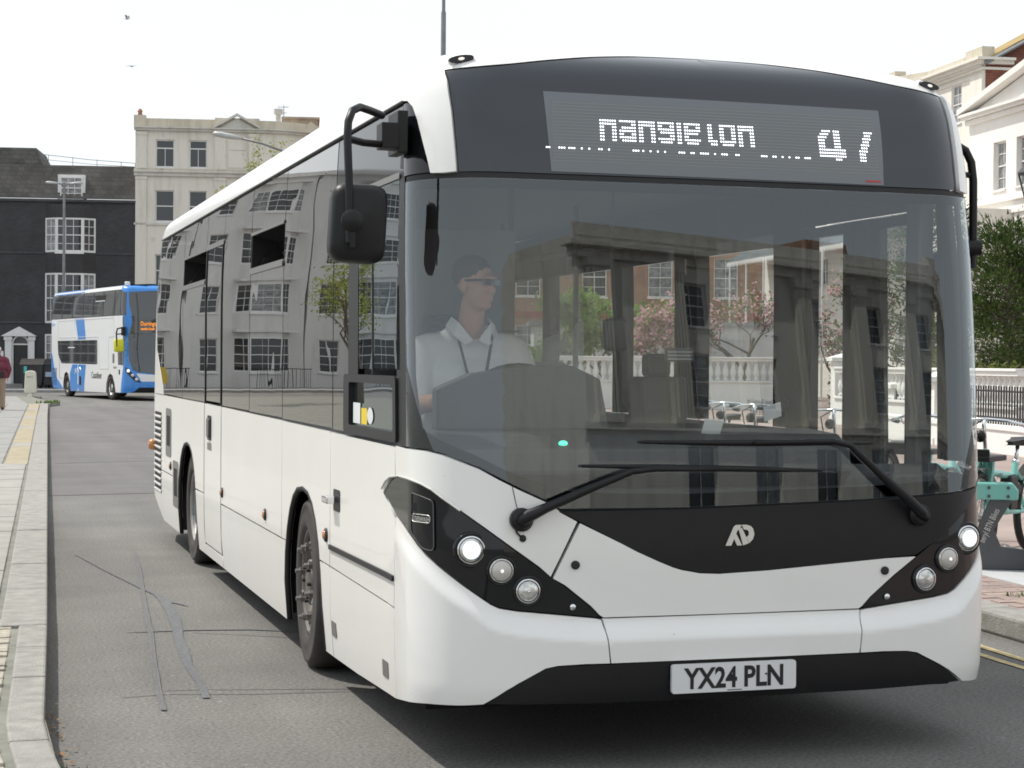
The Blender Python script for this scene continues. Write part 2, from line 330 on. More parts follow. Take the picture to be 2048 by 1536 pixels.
m_tar = mat('dark tar line', (.115,.113,.112), .6, var=.3, vs=10)
m_redpav = brickmat('red brick paving', (.32,.235,.21), (.28,.22,.20), (.27,.245,.22), .21, .105, .008, .9, .4, 'XY', .5, .18)
m_yellow = mat('worn yellow line', (.52,.42,.22), .85, var=.3, vs=14, detail=8)
m_white_line = mat('worn white paint', (.5,.5,.48), .85, var=.3, vs=5)
m_plate = mat('grey dock base', (.48,.49,.50), .6, var=.08, vs=3)
m_soil = mat('soil', (.10,.08,.05), .95, var=.4, vs=4)
m_weed = leafmat('weed green', (.09,.16,.04), (.14,.19,.06))

tag(MB().quad((-900,-500,-.03),(900,-500,-.03),(900,1500,-.03),(-900,1500,-.03)).build('ground', m_ground), kind='structure')
road = tag(MB().quad((-40,-60,0),(45,-60,0),(45,95,0),(-40,95,0)).build('road', m_road), kind='structure')
def KE(v):   # left kerb edge (road side) in plan
    pts = [(-30,.7),(4.0,.50),(5.6,.40),(6.55,.348),(6.91,.334),(7.35,.322),(7.9,.35),(10.3,.467),(47.5,2.134),(58.5,2.65)]
    return lerp_tab(pts, v)
MB().add([(KE(v)+.02,v,.004) for v in (21.2,28,36,44,52,59)]+[(KE(v)+5.4,v+.9,.004) for v in (21.2,28,36,44,52,59)], [(i,i+6,i+7,i+1) for i in range(5)]).build('asphalt_patch', m_road2, road)
def strip(pts, ws, name, m, z=.006, par=road):
    mb = MB(); n = len(pts); vs = []; P = [Vector((p[0],p[1],0)) for p in pts]
    # resample with slight wobble so that edges read as poured
    Q = []; Wd = []
    ws = ws if isinstance(ws, list) else [ws]*n
    for i in range(n-1):
        k = max(2, int((P[i+1]-P[i]).length/.05))
        for j in range(k): Q.append(P[i].lerp(P[i+1], j/k)); Wd.append(ws[i]+(ws[i+1]-ws[i])*j/k)
    Q.append(P[-1]); Wd.append(ws[-1])
    for i, p in enumerate(Q):
        d = (Q[min(i+1,len(Q)-1)]-Q[max(0,i-1)]).normalized(); s = Vector((-d.y,d.x,0)); w1 = Wd[i]*(.5+.22*noise.noise((i*.13,z*900,1.3))); w2 = Wd[i]*(.5+.22*noise.noise((i*.13,z*900,7.7)))
        vs += [tuple(p+s*w1+Vector((0,0,z))), tuple(p-s*w2+Vector((0,0,z)))]
    mb.add(vs, [(2*i+1,2*i+3,2*i+2,2*i) for i in range(len(Q)-1)]); return mb.build(name, m, par)
strip(SEAL_A, [.008,.018,.024,.026,.03,.055,.065,.055,.05,.04,.03], 'crack_seal', m_seal)
strip(SEAL_A2, [.07,.05,.015], 'crack_seal', m_seal, .0055)
for dx in (-.010,.010): strip([(x+dx+.004*math.sin(y*5),y) for x,y in SEAL_B], .006, 'crack_line', m_tar, .0075)
strip(SEAL_B, .022, 'crack_seal', m_seal, .0068)
strip(SEAL_H1, [.01,.03,.035,.03,.02], 'crack_seal', m_seal, .005)
for q in (SEAL_H2, SEAL_H3, SEAL_H4): strip(q, .010, 'crack_line', m_tar, .0045)
strip([(KE(28)+.1,27.7),(KE(28)+3.5,28.7),(KE(28)+5,29.1)], .05, 'crack_line', m_tar, .0085)
strip([(5.18,8.0),(5.22,7.75),(5.25,7.6)], .03, 'crack_seal', m_white_line); strip([(4.95,7.7),(5.22,7.75)], .02, 'crack_seal', m_white_line, .0066)
# yellow lines along the right kerb
def KR(v): return 5.74+(v-9.4)*.045
for k, off in enumerate((.30,.44)):
    strip([(KR(v)-off, v) for v in (-8,4,9,14,22,30,40)], .055, 'yellow_line', m_yellow, .005)
for k in range(9): strip([(4.1+k*.33,61.6+k*.05),(4.1+k*.33+.18,61.7+k*.05)], .10, 'give_way_mark', m_white_line, .005)
# left kerb: single stones
kerb = thing('kerb_left', 'pale granite kerb along the left pavement', 'kerb', (0,0,0)); kerb['kind'] = 'structure'; del kerb['category']; 
v = 3.2; i = 0
while v < 59.0:
    ln = [.62,.88,.74,.95,.68,.8][i%6] if v < 30 else 1.25
    a, b = v+.006, min(v+ln, 59.2)-.006; w = .15 if v < 10.1 else .25; h = .12+random.uniform(-.003,.003)
    if v < 10.1 < b: b = 10.12
    P = [(KE(a),a),(KE(b),b),(KE(b)-w,b),(KE(a)-w,a)]
    if a < 9 : mid = (a+b)/2; P = [(KE(a),a),(KE(mid),mid),(KE(b),b),(KE(b)-w,b),(KE(mid)-w,mid),(KE(a)-w,a)]
    MB().prism([(p[0],p[1]) for p in P][::-1], 0, h, 'z').build('kerb_stone', m_granite, kerb, bevel=.012)
    v = b+.006; i += 1
# two corner stones angled into the side road
for k,(a,b) in enumerate([((2.66,59.3),(2.82,60.4)),((2.84,60.5),(3.2,62.2))]):
    MB().prism([a,(b[0],b[1]),(b[0]-.3,b[1]+.1),(a[0]-.3,a[1]+.05)], 0, .11, 'z').build('kerb_stone', m_granite, kerb, bevel=.012)
pave = tag(MB().prism([(KE(3)-.14,3),(KE(10.1)-.14,10.1),(KE(10.12)-.24,10.12),(KE(59)-.24,59.2),(2.9,62.2),(2.6,71.5),(-12,71.5),(-12,-10),(KE(3)-.14,-10)], 0, .105, 'z').build('pavement_left', mat('joint mortar',(.19,.19,.165),.95,var=.25,vs=6)), kind='structure')
def slab(x0, v0, x1, v1, m, h=.118, name='paving_slab'):
    g = .006; e = lambda x, v: (x+KE(v), v)
    MB().prism([e(x0+g,v0+g), e(x1-g,v0+g), e(x1-g,v1-g), e(x0+g,v1-g)], .06, h+random.uniform(-.0025,.0025), 'z').build(name, m, pave, bevel=.006)
v = 10.4
while v < 70.5:
    ln = .48 if v < 25.5 else .62
    w0 = -.28 if v < 25.5 else -.60
    for c in range(2):
        off = .0
        slab(w0-.62*(c+1), v, w0-.62*c, v+ln, m_slab2 if v < 25.5 else m_slab)
    v += ln
v = 25.6
while v < 58.5: slab(-.58, v, -.26, v+1.3, m_buff if int(v*7)%5 else m_slab2, name='buff_slab'); v += 1.3
# rough setts beside the nearest kerb stones
v = 5.2
while v < 10.35:
    ln = .085+random.random()*.03
    for c in range(4):
        x0 = -.175-.13*(c+1); slab(x0, v+random.uniform(-.01,.01), x0+.125, v+ln, m_sett, .114+random.uniform(-.006,.006), 'stone_sett')
    v += ln+.006
# right pavement
kr = thing('kerb_right', 'stone kerb along the right pavement', 'kerb', (0,0,0)); kr['kind'] = 'structure'; del kr['category']
v = 3.
while v < 60:
    b = v+.92; MB().prism([(KR(v),v+.006),(KR(v)+.26,v+.006),(KR(b)+.26,b-.006),(KR(b),b-.006)], 0, .13+random.uniform(-.003,.003), 'z').build('kerb_stone', m_granite, kr, bevel=.018); v = b
m_pbrick = [mat('red paver '+n_, c_, .9, var=.18, vs=18, bump=.3, bs=60) for n_,c_ in (('one',(.31,.235,.21)),('two',(.28,.22,.20)),('three',(.33,.255,.225)))]
PR = tag(MB().prism([(KR(-10)+.24,-10),(60,-10),(60,120),(KR(95)+.24,95)], 0, .122, 'z').build('pavement_right', m_redpav), kind='structure')
tag(MB().prism([(6.62,10.3),(7.35,10.2),(8.1,20),(7.3,20)], .10, .135, 'z').build('dock_base_slab', m_plate), kind='structure')
tag(MB().prism([(-30,87.5),(14.2,83.0+1.3),(14.5,92),(-30,96)], 0, .12, 'z').build('pavement_far', m_slab), kind='structure')
for a in range(7):
    for b_ in range(22):
        x0 = KR(8.6+b_*.105)+.275+a*.212+(.106 if b_%2 else 0); v0 = 8.6+b_*.105
        if a == 0: MB().prism([(x0,v0),(x0+.204,v0),(x0+.204,v0+.098),(x0,v0+.098)], .10, .1285+random.uniform(-.002,.002), 'z').build('paving_brick', m_pbrick[random.randrange(3)], PR)
        else: MB().prism([(x0,v0),(x0+.204,v0),(x0+.204,v0+.098),(x0,v0+.098)], .10, .1285+random.uniform(-.002,.002), 'z').build('paving_brick', m_pbrick[random.randrange(3)], PR)
# weeds in the gutter and round the bollard
mb = MB()
for cx, cy, n, sp in ([(KE(6.9)+.03,6.9,40,.10),(KE(6.3)+.02,6.3,70,.18),(KE(5.9)+.02,5.9,60,.2),(2.62,72.4,160,.35),(2.75,60.4,60,.25),(6.9,10.15,40,.10),(6.3,9.9,25,.07),(2.95,61.6,40,.2)]):
    for _ in range(n):
        x = cx+random.gauss(0,sp*.5); y = cy+random.gauss(0,sp*(.5 if cy<70 else .3)); a = random.random()*6.28; h = random.uniform(.015,.05)*(1 if cy<30 else 2.2); w = h*.35; z0 = .0 if cy<9 else (.11 if cy<70 else .0)
        dx, dy = math.cos(a)*w, math.sin(a)*w; mb.add([(x-dx,y-dy,z0),(x+dx,y+dy,z0),(x+dy*.8,y-dx*.8,z0+h)], [(0,1,2)])
tag(mb.build('weeds', m_weed), kind='stuff')
mb = MB()
for _ in range(150):
    v = random.uniform(5.4,8.2); x = KE(v)+abs(random.gauss(0,.05)); s = random.uniform(.006,.016); a = random.random()*6.28
    mb.add([(x+s*math.cos(a+k*1.57)*(1 if k%2 else .5),v+s*math.sin(a+k*1.57),.008+random.random()*.01) for k in range(4)], [(0,1,2,3)])
tag(mb.build('fallen_leaves', mat('dry leaf',(.24,.13,.06),.9,var=.4,vs=20)), kind='stuff')
# ------------------------------------------------------------------ buildings
m_blackbrick = brickmat('black glazed wall tile', (.022,.022,.026), (.034,.034,.038), (.012,.012,.013), .22, .085, .008, .45, .35, 'XZ', .5, .35)
m_slate = brickmat('weathered slate', (.070,.066,.062), (.098,.092,.084), (.045,.043,.04), .34, .22, .012, .8, .5, 'XZ', .5, .35)
m_cream = rendermat('cream stucco', (.71,.68,.61), amount=.5)
m_cream2 = rendermat('warm white stucco', (.74,.71,.65), amount=.22)
m_pinkwhite = rendermat('white stucco', (.80,.775,.74), amount=.15)
m_greywhite = rendermat('grey stucco', (.66,.65,.63), amount=.3)
m_trim = mat('white joinery', (.72,.72,.71), .5, var=.06, vs=6)
m_stone = rendermat('mossy parapet stone', (.58,.53,.43), moss=(.17,.15,.06), amount=.8)
m_pane = mat('dark window pane', (.02,.024,.028), .06, spec=.8)
m_net = mat('net curtained pane', (.20,.21,.215), .12, var=.7, vs=4, spec=.8)
m_black_door = mat('black painted door', (.012,.012,.013), .25)
m_redtile = brickmat('hung clay tile', (.24,.085,.05), (.17,.065,.045), (.07,.035,.03), .20, .13, .01, .85, .6, 'XZ', .5, .3)
m_rooftile = mat('lichened roof tile', (.24,.17,.10), .9, col2=(.42,.30,.10), vs=1.2, bump=.4, bs=12, detail=8)
m_brick = brickmat('orange brick', (.36,.19,.11), (.30,.15,.09), (.33,.28,.22), .23, .075, .01, .9, .3, 'XZ', .5, .2)
m_lead = mat('grey lead roof', (.22,.235,.25), .55, var=.15, vs=1.5)
m_iron = mat('dark painted iron', (.02,.021,.022), .45)
m_galv = mat('galvanised steel', (.33,.34,.35), .5, .3, var=.15, vs=4)

def wallmb(W, H, holes, depth=.16, x0=0., z0=0., mb=None):
    """front wall in the plane y=0 with real openings and reveals"""
    mb = mb or MB(); xs = sorted({x0, x0+W} | {h[0] for h in holes} | {h[2] for h in holes}); zs = sorted({z0, z0+H} | {h[1] for h in holes} | {h[3] for h in holes})
    for a, b in zip(xs, xs[1:]):
        for c, d in zip(zs, zs[1:]):
            mx_, mz_ = (a+b)/2, (c+d)/2
            if any(h[0] < mx_ < h[2] and h[1] < mz_ < h[3] for h in holes): continue
            mb.quad((a,0,c),(b,0,c),(b,0,d),(a,0,d))
    for (a,c,b,d) in [h[:4] for h in holes]:
        mb.quad((a,0,c),(a,0,d),(a,depth,d),(a,depth,c)); mb.quad((b,0,d),(b,0,c),(b,depth,c),(b,depth,d))
        mb.quad((a,0,c),(a,depth,c),(b,depth,c),(b,0,c)); mb.quad((a,0,d),(b,0,d),(b,depth,d),(a,depth,d))
    return mb
def shellmb(mb, x0, x1, H, D, z0=0.):
    """sides, back and top behind a front wall"""
    mb.quad((x0,D,z0),(x0,0,z0),(x0,0,z0+H),(x0,D,z0+H)); mb.quad((x1,0,z0),(x1,D,z0),(x1,D,z0+H),(x1,0,z0+H))
    mb.quad((x1,D,z0),(x0,D,z0),(x0,D,z0+H),(x1,D,z0+H)); mb.quad((x0,0,z0+H),(x1,0,z0+H),(x1,D,z0+H),(x0,D,z0+H)); return mb
def window(root, x0, z0, x1, z1, y=.11, cols=2, rows=2, fw=.06, bar=.028, mid=True, org=None, ang=0., pane=None, sill=True, top=None):
    """sash window: frame (with bars) as a part, its glass as a sub-part; org/ang place it on a canted face"""
    f = MB(); w = x1-x0
    f.box(0,y-.03,z0, fw,y+.05,z1).box(w-fw,y-.03,z0, w,y+.05,z1).box(fw,y-.03,z1-fw, w-fw,y+.05,z1).box(fw,y-.03,z0, w-fw,y+.05,z0+fw*1.2)
    zt = z1-fw
    if top: f.box(fw,y-.028,z1-top-fw*.5, w-fw,y+.048,z1-top+fw*.5)
    if mid: f.box(fw,y-.032,(z0+z1)/2-.025, w-fw,y+.045,(z0+z1)/2+.025)
    for c in range(1, cols): xx = fw+(w-2*fw)*c/cols; f.box(xx-bar/2,y-.012,z0+fw*1.2, xx+bar/2,y+.03,(z1-top-fw*.5) if top else zt)
    for r in range(1, rows):
        zz = z0+(z1-z0)*r/rows
        if mid and abs(zz-(z0+z1)/2) < .05: continue
        f.box(fw,y-.0105,zz-bar/2, w-fw,y+.0285,zz+bar/2)
    if sill: f.box(-.06,-.07,z0-.08, w+.06,y-.032,z0-.004)
    p = MB().quad((fw*.8,y+.02,z0+.05),(w-fw*.8,y+.02,z0+.05),(w-fw*.8,y+.02,z1-.05),(fw*.8,y+.02,z1-.05))
    o = org or (x0, 0); M = Matrix.Translation((o[0],o[1],0)) @ Matrix.Rotation(ang, 4, 'Z')
    f.xf(M); p.xf(M)
    fo = f.build('window', m_trim, root); p.build('pane', pane or (m_net if random.random() < .35 else m_pane), fo); return fo
def bay(root, mb, xa, xb, proj, z0, z1, wins, m_wall, cant=.55, cols=(2,3,2), rows=4):
    """canted bay between xa and xb; wins = [(z0,z1)] lit on all three faces"""
    P = [(xa,0.),(xa+cant,-proj),(xb-cant,-proj),(xb,0.)]
    zs = [z0]+[k for w in wins for k in w]+[z1]
    for i in range(3):
        a, b = P[i], P[i+1]; dx, dy = b[0]-a[0], b[1]-a[1]; ln = math.hypot(dx,dy); an = math.atan2(dy,dx)
        for k in range(0, len(zs), 2): mb.quad((a[0],a[1],zs[k]),(b[0],b[1],zs[k]),(b[0],b[1],zs[k+1]),(a[0],a[1],zs[k+1]))
        for (c, d) in wins: window(root, 0, c, ln, d, y=.035, cols=cols[i], rows=rows, fw=.085, org=a, ang=an, sill=(i==1))
    for z in [zs[0],zs[-1]]+[k for w in wins for k in w]:
        mb.add([(p[0],p[1],z) for p in P], [(0,1,2,3)])
def ledge(mb, x0, x1, z, h, out, y=0.):
    mb.box(x0, y-out, z, x1, y+.02, z+h)

# --- black house facing down the street
H1 = thing('black_brick_house', 'black glazed brick house with white bay windows, pedimented door and slate mansard', 'house', (8.25,91.56,0), R(-10.2))
holes = [(-5.82,.3,-5.13,2.62)]
w = wallmb(9.2, 9.32, holes, .35, -9.2, 0); shellmb(w, -9.2, 0, 9.3, 9); bay(H1, w, -4.32, -1.88, .42, .4, 9.1, [(3.25-2.35,2.75),(3.29,5.75),(6.77,8.46)], m_blackbrick, .58)
w.build('wall', m_blackbrick, H1)
w = MB(); 
m_band = mat('black painted band',(.045,.045,.05),.5,var=.3,vs=3)
for z in (3.27, 6.70):
    for a, b in ((-9.2,-4.36),(-1.84,0)): w = MB(); ledge(w, a, b, z, .09, .07); w.build('string_course', m_band, H1)
w = MB(); ledge(w, -9.2, 0.02, 9.26, .13, .14); w.build('eaves_gutter', m_band, H1)
r = MB(); r.add([(-9.2,-.02,9.42),(.02,-.02,9.42),(.02,.75,11.14),(-9.2,.75,11.14),(.02,6,11.14),(-9.2,6,11.14)], [(0,1,2,3),(3,2,4,5)])
r.add([(.02,-.02,9.42),(.02,9,9.42),(.02,9,11.14),(.02,.75,11.14)], [(0,1,2,3)])
r.add([(-9.2,.95,11.0),(-4.5,.95,11.0),(-4.95,1.3,12.03),(-9.2,1.3,12.03),(-4.95,5,12.03),(-9.2,5,12.03),(-4.5,5.3,11.0)], [(0,1,2,3),(3,2,4,5),(1,6,4,2)])
r.build('roof', m_slate, H1)
d = MB().box(-3.74,.12,9.34,-2.42,.9,10.62); d.build('dormer', m_trim, H1)
window(H1, -3.62, 9.42, -2.54, 10.5, y=.08, cols=3, rows=4, org=(-3.62,0))
t = MB(); pts = [(-4.95+.3*i, 2.6, 0) for i in range(17)]
t.tube([(-4.9,2.4,11.85),(-2.5,2.4,11.62),(-.15,2.4,11.48)], .018, 6); t.tube([(-4.9,2.4,11.6),(-2.5,2.4,11.40),(-.15,2.4,11.30)], .014, 6)
for x in (-4.5,-3.3,-2.1,-.9,-.2): t.tube([(x,2.4,11.1),(x,2.4,11.85-.075*(x+4.9))], .016, 6)
t.build('roof_rail', m_galv, H1)
# doorcase
t = MB(); t.box(-6.21,-.16,.12,-5.90,.0,2.5).box(-5.05,-.16,.12,-4.80,.0,2.5).box(-6.26,-.2,2.44,-5.86,-.005,2.62).box(-5.09,-.2,2.44,-4.75,-.005,2.62)
t.prism([(-6.4,2.63),(-4.68,2.63),(-5.53,3.1)], -.26, -.004, 'y').build('door_surround', m_trim, H1)
arc = MB(); n = 12
for k in range(n):
    a0, a1 = math.pi*k/n, math.pi*(k+1)/n; cx, cz, ri, ro = -5.475, 2.26, .34, .43
    arc.add([(cx+ri*math.cos(a0),-.05,cz+ri*math.sin(a0)),(cx+ro*math.cos(a0),-.05,cz+ro*math.sin(a0)),(cx+ro*math.cos(a1),-.05,cz+ro*math.sin(a1)),(cx+ri*math.cos(a1),-.05,cz+ri*math.sin(a1))], [(0,1,2,3)])
arc.box(-5.9,-.045,.12,-5.82,.1,2.26).box(-5.13,-.045,.12,-5.05,.1,2.26).box(-5.82,-.02,2.20,-5.13,.05,2.27); arc.build('door_frame', m_trim, H1)
dr = MB().box(-5.82,.1,.3,-5.13,.16,2.2).build('door', m_black_door, H1); MB().box(-5.5,.06,1.2,-5.42,.1,1.24).build('handle', mat('brass',(.55,.42,.2),.3,1), dr)
MB().box(-5.82,.12,2.27,-5.13,.15,2.62).build('fanlight', m_pane, H1); MB().box(-6.1,-.6,.1,-4.9,.1,.3).build('door_step', m_slab, H1)
MB().box(-6.75,-.12,.2,-6.28,-.02,1.9).build('white_panel', m_trim, H1)

# --- cream stucco house beside it
H2 = thing('cream_stucco_house', 'cream stucco house with small roof pediment, mossy parapet and rounded right corner', 'house', (8.27,91.55,0), R(-10.2))
ST = [(11.05,12.43),(8.37,9.92),(5.15,6.75),(1.4,3.4)]
holes = [(x0,z0,x1,z1) for (z0,z1) in ST for (x0,x1) in ((.98,1.90),(2.62,3.50))]
w = wallmb(6.1, 12.95, holes, .18); n = 14; Rr = 3.2
def cpt(k, r): a = math.pi/2*k/n; return (6.1+r*math.sin(a), Rr-r*math.cos(a))
for k in range(n):
    a, b = cpt(k,Rr), cpt(k+1,Rr); w.quad((a[0],a[1],0),(b[0],b[1],0),(b[0],b[1],12.95),(a[0],a[1],12.95))
w.quad((6.1+Rr,Rr,0),(6.1+Rr,14,0),(6.1+Rr,14,12.95),(6.1+Rr,Rr,12.95)); w.quad((0,9,0),(0,0,0),(0,0,12.95),(0,9,12.95))
w.add([(0,0,12.95),(6.1,0,12.95)]+[(*cpt(k,Rr),12.95) for k in range(1,n+1)]+[(6.1+Rr,14,12.95),(0,14,12.95)], [tuple(range(n+4))])
w.build('wall', m_cream, H2)
for (x0,x1) in ((.03,.55),(3.88,4.42),(5.55,6.02)):
    for (z0,z1) in ((10.95,12.8),(.3,10.6)): t = MB(); t.box(x0,-.07,z0,x1,-.002,z1); t.box(x0-.03,-.1,z0-.002,x1+.03,-.004,z0+.14); t.box(x0-.03,-.1,z1-.16,x1+.03,-.004,z1+.002); t.build('pilaster', m_cream, H2)
def cornice(mb, z, h, out):
    mb.box(-.06,-out,z,6.1,-.003,z+h)
    for k in range(n):
        a, b, c, d = cpt(k,Rr), cpt(k+1,Rr), cpt(k+1,Rr+out), cpt(k,Rr+out)
        mb.add([(*a,z),(*b,z),(*c,z),(*d,z),(*a,z+h),(*b,z+h),(*c,z+h),(*d,z+h)], [(0,1,2,3),(4,7,6,5),(3,2,6,7),(0,4,5,1)])
m_corn = rendermat('grey white cornice',(.62,.61,.57),amount=.6)
for q in ([(12.86,.12,.16),(12.98,.06,.28)],[(10.62,.18,.14),(10.8,.09,.26)],[(8.2,.10,.07)]):
    t = MB()
    for a in q: cornice(t, *a)
    t.build('cornice', m_corn, H2)
t = MB(); cornice(t, 13.05, .42, .02); t.box(-.08,-.05,13.04,.5,.5,13.62); t.box(3.87,-.06,13.041,6.06,.4,13.56); cornice(t, 10.9, .10, .10); t.build('parapet', m_stone, H2)
t = MB(); t.prism([(3.86,13.03),(4.97,13.66),(6.1,13.03),(6.1,13.13),(4.97,13.78),(3.86,13.13)], -.34, -.03, 'y'); t.prism([(4.1,13.04),(4.97,13.55),(5.86,13.04)], -.12, -.062, 'y'); t.build('pediment', rendermat('grey white cornice2',(.60,.59,.55),amount=.5), H2)
for (z0,z1) in ST:
    for (x0,x1) in ((.98,1.90),(2.62,3.50)):
        if z0 > 11: window(H2, x0, z0, x1, z1, cols=2, rows=1, mid=False, top=.42, pane=m_net if z0 > 12 else m_pane)
        else: window(H2, x0, z0, x1, z1, cols=1, rows=1, fw=.05)
for z0, z1 in ((11.1,11.86),(11.98,12.43),(8.4,9.9)): MB().box(4.54,-.03,z0,5.43,-.004,z1).build('blind_panel', m_cream, H2)
t = MB(); t.lathe([(.15,12.9),(.13,14.0),(.24,14.02),(.24,14.28),(.10,14.3)], (6.97,1.6,0), n=12); t.build('flue', mat('pale flue',(.5,.49,.46),.7,var=.2,vs=4), H2)
t = MB(); t.tube([(7.25,1.7,13),(7.25,1.7,14.5)], .025, 6).tube([(6.95,1.7,14.4),(7.5,1.7,14.42)], .018, 5).tube([(7.0,1.7,14.1),(7.4,1.7,14.12)], .018, 5)
for k in range(4): t.tube([(7.0+k*.13,1.45,14.41),(7.0+k*.13,1.95,14.41)], .01, 4)
t.build('aerial', m_galv, H2)
t = MB(); t.box(7.2,5,12.9,9.0,8,14.25).box(7.1,4.9,14.25,9.1,8.1,14.36); t.build('roof_turret', mat('brown brick turret',(.30,.24,.18),.9,var=.3,vs=3), H2)
MB().box(8.0,4.9,13.1,8.6,5.0,13.9).build('red_hatch', mat('red door',(.25,.07,.05),.6), H2)
MB().prism([(8.35,12.95),(8.9,12.95),(8.9,13.3),(8.62,13.5),(8.35,13.3)], .2, .5, 'y').build('gable_stone', m_stone, H2)
t = MB(); t.lathe([(.12,13.62),(.10,13.8),(.14,13.82),(.05,13.95)], (.2,.2,0), n=8); t.build('chimney_pot', mat('terracotta',(.33,.16,.10),.9), H2)

# --- pale terrace further left, seen mirrored in the side windows of the white bus
def bay_house(x):
    h = thing('terrace_house', 'grey stucco terrace house with stacked canted bay windows left of the black house', 'house', (8.25+x*math.cos(R(-10.2)), 91.56+x*math.sin(R(-10.2)), 0), R(-10.2), 'grey terrace houses with bays')
    wins = [(.9,2.75),(4.0,6.0),(7.3,9.1),(10.4,12.0)]
    holes = [(4.7,a,5.75,b-.1) for a,b in wins]
    w = wallmb(6.6, 13.3, holes, .16); shellmb(w, 0, 6.6, 13.3, 9); bay(h, w, .7, 3.9, .8, .1, 12.5, wins, m_greywhite, .8)
    w.build('wall', m_greywhite, h)
    for a,b in wins: window(h, 4.7, a, 5.75, b-.1, cols=2, rows=4)
    t = MB(); ledge(t, 0, 6.6, 13.0, .3, .3); t.build('cornice', m_greywhite, h)
    for z_ in (3.0,6.2,9.3,12.5): t = MB(); ledge(t, .6, 4.0, z_, .14, .9); t.build('bay_ledge', m_greywhite, h)
    t = MB(); 
    for k in range(22): t.box(.1+k*.15,-1.9,.1,.12+k*.15,-1.88,1.1)
    t.box(.05,-1.91,1.08,3.4,-1.87,1.12); t.build('railing', m_iron, h)['kind'] = 'stuff'
    return h
hb = bay_house(-16.0)
for x in (-22.7, -29.4, -36.1):
    c = copy_tree(hb); c.location = (8.25+x*math.cos(R(-10.2)), 91.56+x*math.sin(R(-10.2)), 0)

BN = thing('banner', 'yellow banner hung on the railings of a grey terrace house, mirrored in the bus windows', 'banner', (hb.location.x+.9, hb.location.y-2.1, 0), R(-10.2)); MB().box(0,-.02,.35,1.5,.02,1.15).build('cloth', mat('yellow banner cloth',(.60,.42,.06),.8,var=.1), BN)
# --- right hand houses facing the street (local x runs towards the camera)
RZ = math.atan2(-.994,-.11)
A = thing('parapet_house', 'tall cream house with crumbling parapet, shallow bow and red tile hung gable', 'house', (45.6,74.9,0), RZ)
XA = -30
wins = [(13.2,15.05),(9.2,11.4),(5.2,7.6),(1.3,3.6)]
holes = [(x,a,x+1.15,b) for a,b in wins for x in (-3.5,-16.5,-20.0,-24.)]
w = wallmb(6.2, 16.0, [h for h in holes if h[0] > -6], .2, -6.2, 0); 
wm2 = MB(); wallmb(14.5, 16.0, [h for h in holes if h[0] < -10], .2, -30, 0, w); w.quad((-6.2,0,0),(-6.2,.0,16),(-6.2,.01,16),(-6.2,.01,0))
BW = [(-15.5,0),(-14.3,-.9),(-8.2,-.9),(-6.2,0)]
for p,q in zip(BW,BW[1:]): w.quad((p[0],p[1],0),(q[0],q[1],0),(q[0],q[1],16),(p[0],p[1],16))
w.quad((-30,14,0),(-30,0,0),(-30,0,16),(-30,14,16)); w.quad((0,14,0),(-30,14,0),(-30,14,16),(0,14,16)); w.add([(p[0],p[1],16) for p in [(-30,0)]+BW+[(0,0),(0,14),(-30,14)]], [tuple(range(8))])
w.quad((0,0,0),(0,1.3,0),(0,1.3,16),(0,0,16)); w.build('wall', m_cream2, A)
for h in holes: window(A, *h, cols=2, rows=4, pane=m_net)
for (c,d) in wins[:3]: window(A, 0, c, 1.1, d, y=-.06, cols=2, rows=4, org=(-11.8,-.9))
t = MB(); lay = [(15.35,.12,.12),(15.6,.16,.30),(15.76,.12,.50)]
for z,h,o in lay:
    Q = [(-30,-o)]+[(BW[0][0]-o*.4,-o),(BW[1][0]-o*.5,BW[1][1]-o),(BW[2][0]+o*.5,BW[2][1]-o),(BW[3][0]+o*.4,-o)]+[(o,-o),(o,1.4),(0,1.4),(-.01,.1),(-30,.1)]
    t.prism(Q, z, z+h, 'z')
for k in range(46): 
    x = -6.0+k*.131; t.box(x,-.24,15.47,x+.07,-.01,15.6)
t.build('cornice', m_cream2, A)
t = MB(); Q = [(-30,-.05)]+[(BW[0][0],-.05),(BW[1][0],BW[1][1]-.05),(BW[2][0],BW[2][1]-.05),(BW[3][0],-.05)]+[(.05,-.05),(.05,.4),(-30,.4)]
t.prism(Q, 15.88, 16.22, 'z'); t.box(-1.7,-.12,15.89,.12,.5,16.42); t.box(-9.3,-.9,16.2,-8.4,-.3,16.55); t.build('parapet', m_stone, A)
t = MB(); ledge(t, -6.2, -.02, 15.1, .08, .06); ledge(t, -30, -15.5, 15.1, .08, .06); t.box(-1.3,-.06,.1,-.02,-.003,15.1); t.build('pilaster', m_cream2, A)
g = MB(); g.add([(.02,.1,9),(.02,13,9),(.02,13,16.0),(.02,7.0,19.4),(.02,.1,15.65)], [(0,1,2,3,4)]); g.build('tile_hung_gable', m_redtile, A)
g = MB(); g.add([(.35,-.1,15.75),(.35,7.0,19.65),(-3,7.0,19.65),(-3,-.1,15.75),(.35,-.1,15.6),(.35,7.0,19.5),(.35,14,15.9),(.35,14,15.75),(-3,14,15.9)], [(0,1,2,3),(4,5,1,0),(5,7,6,1),(1,6,8,2)]); g.build('roof', m_rooftile, A)
g = MB().tube([(.38,-.1,15.58),(.38,7.0,19.48),(.38,14,15.75)], .09, 4).build('bargeboard', m_lead, A)

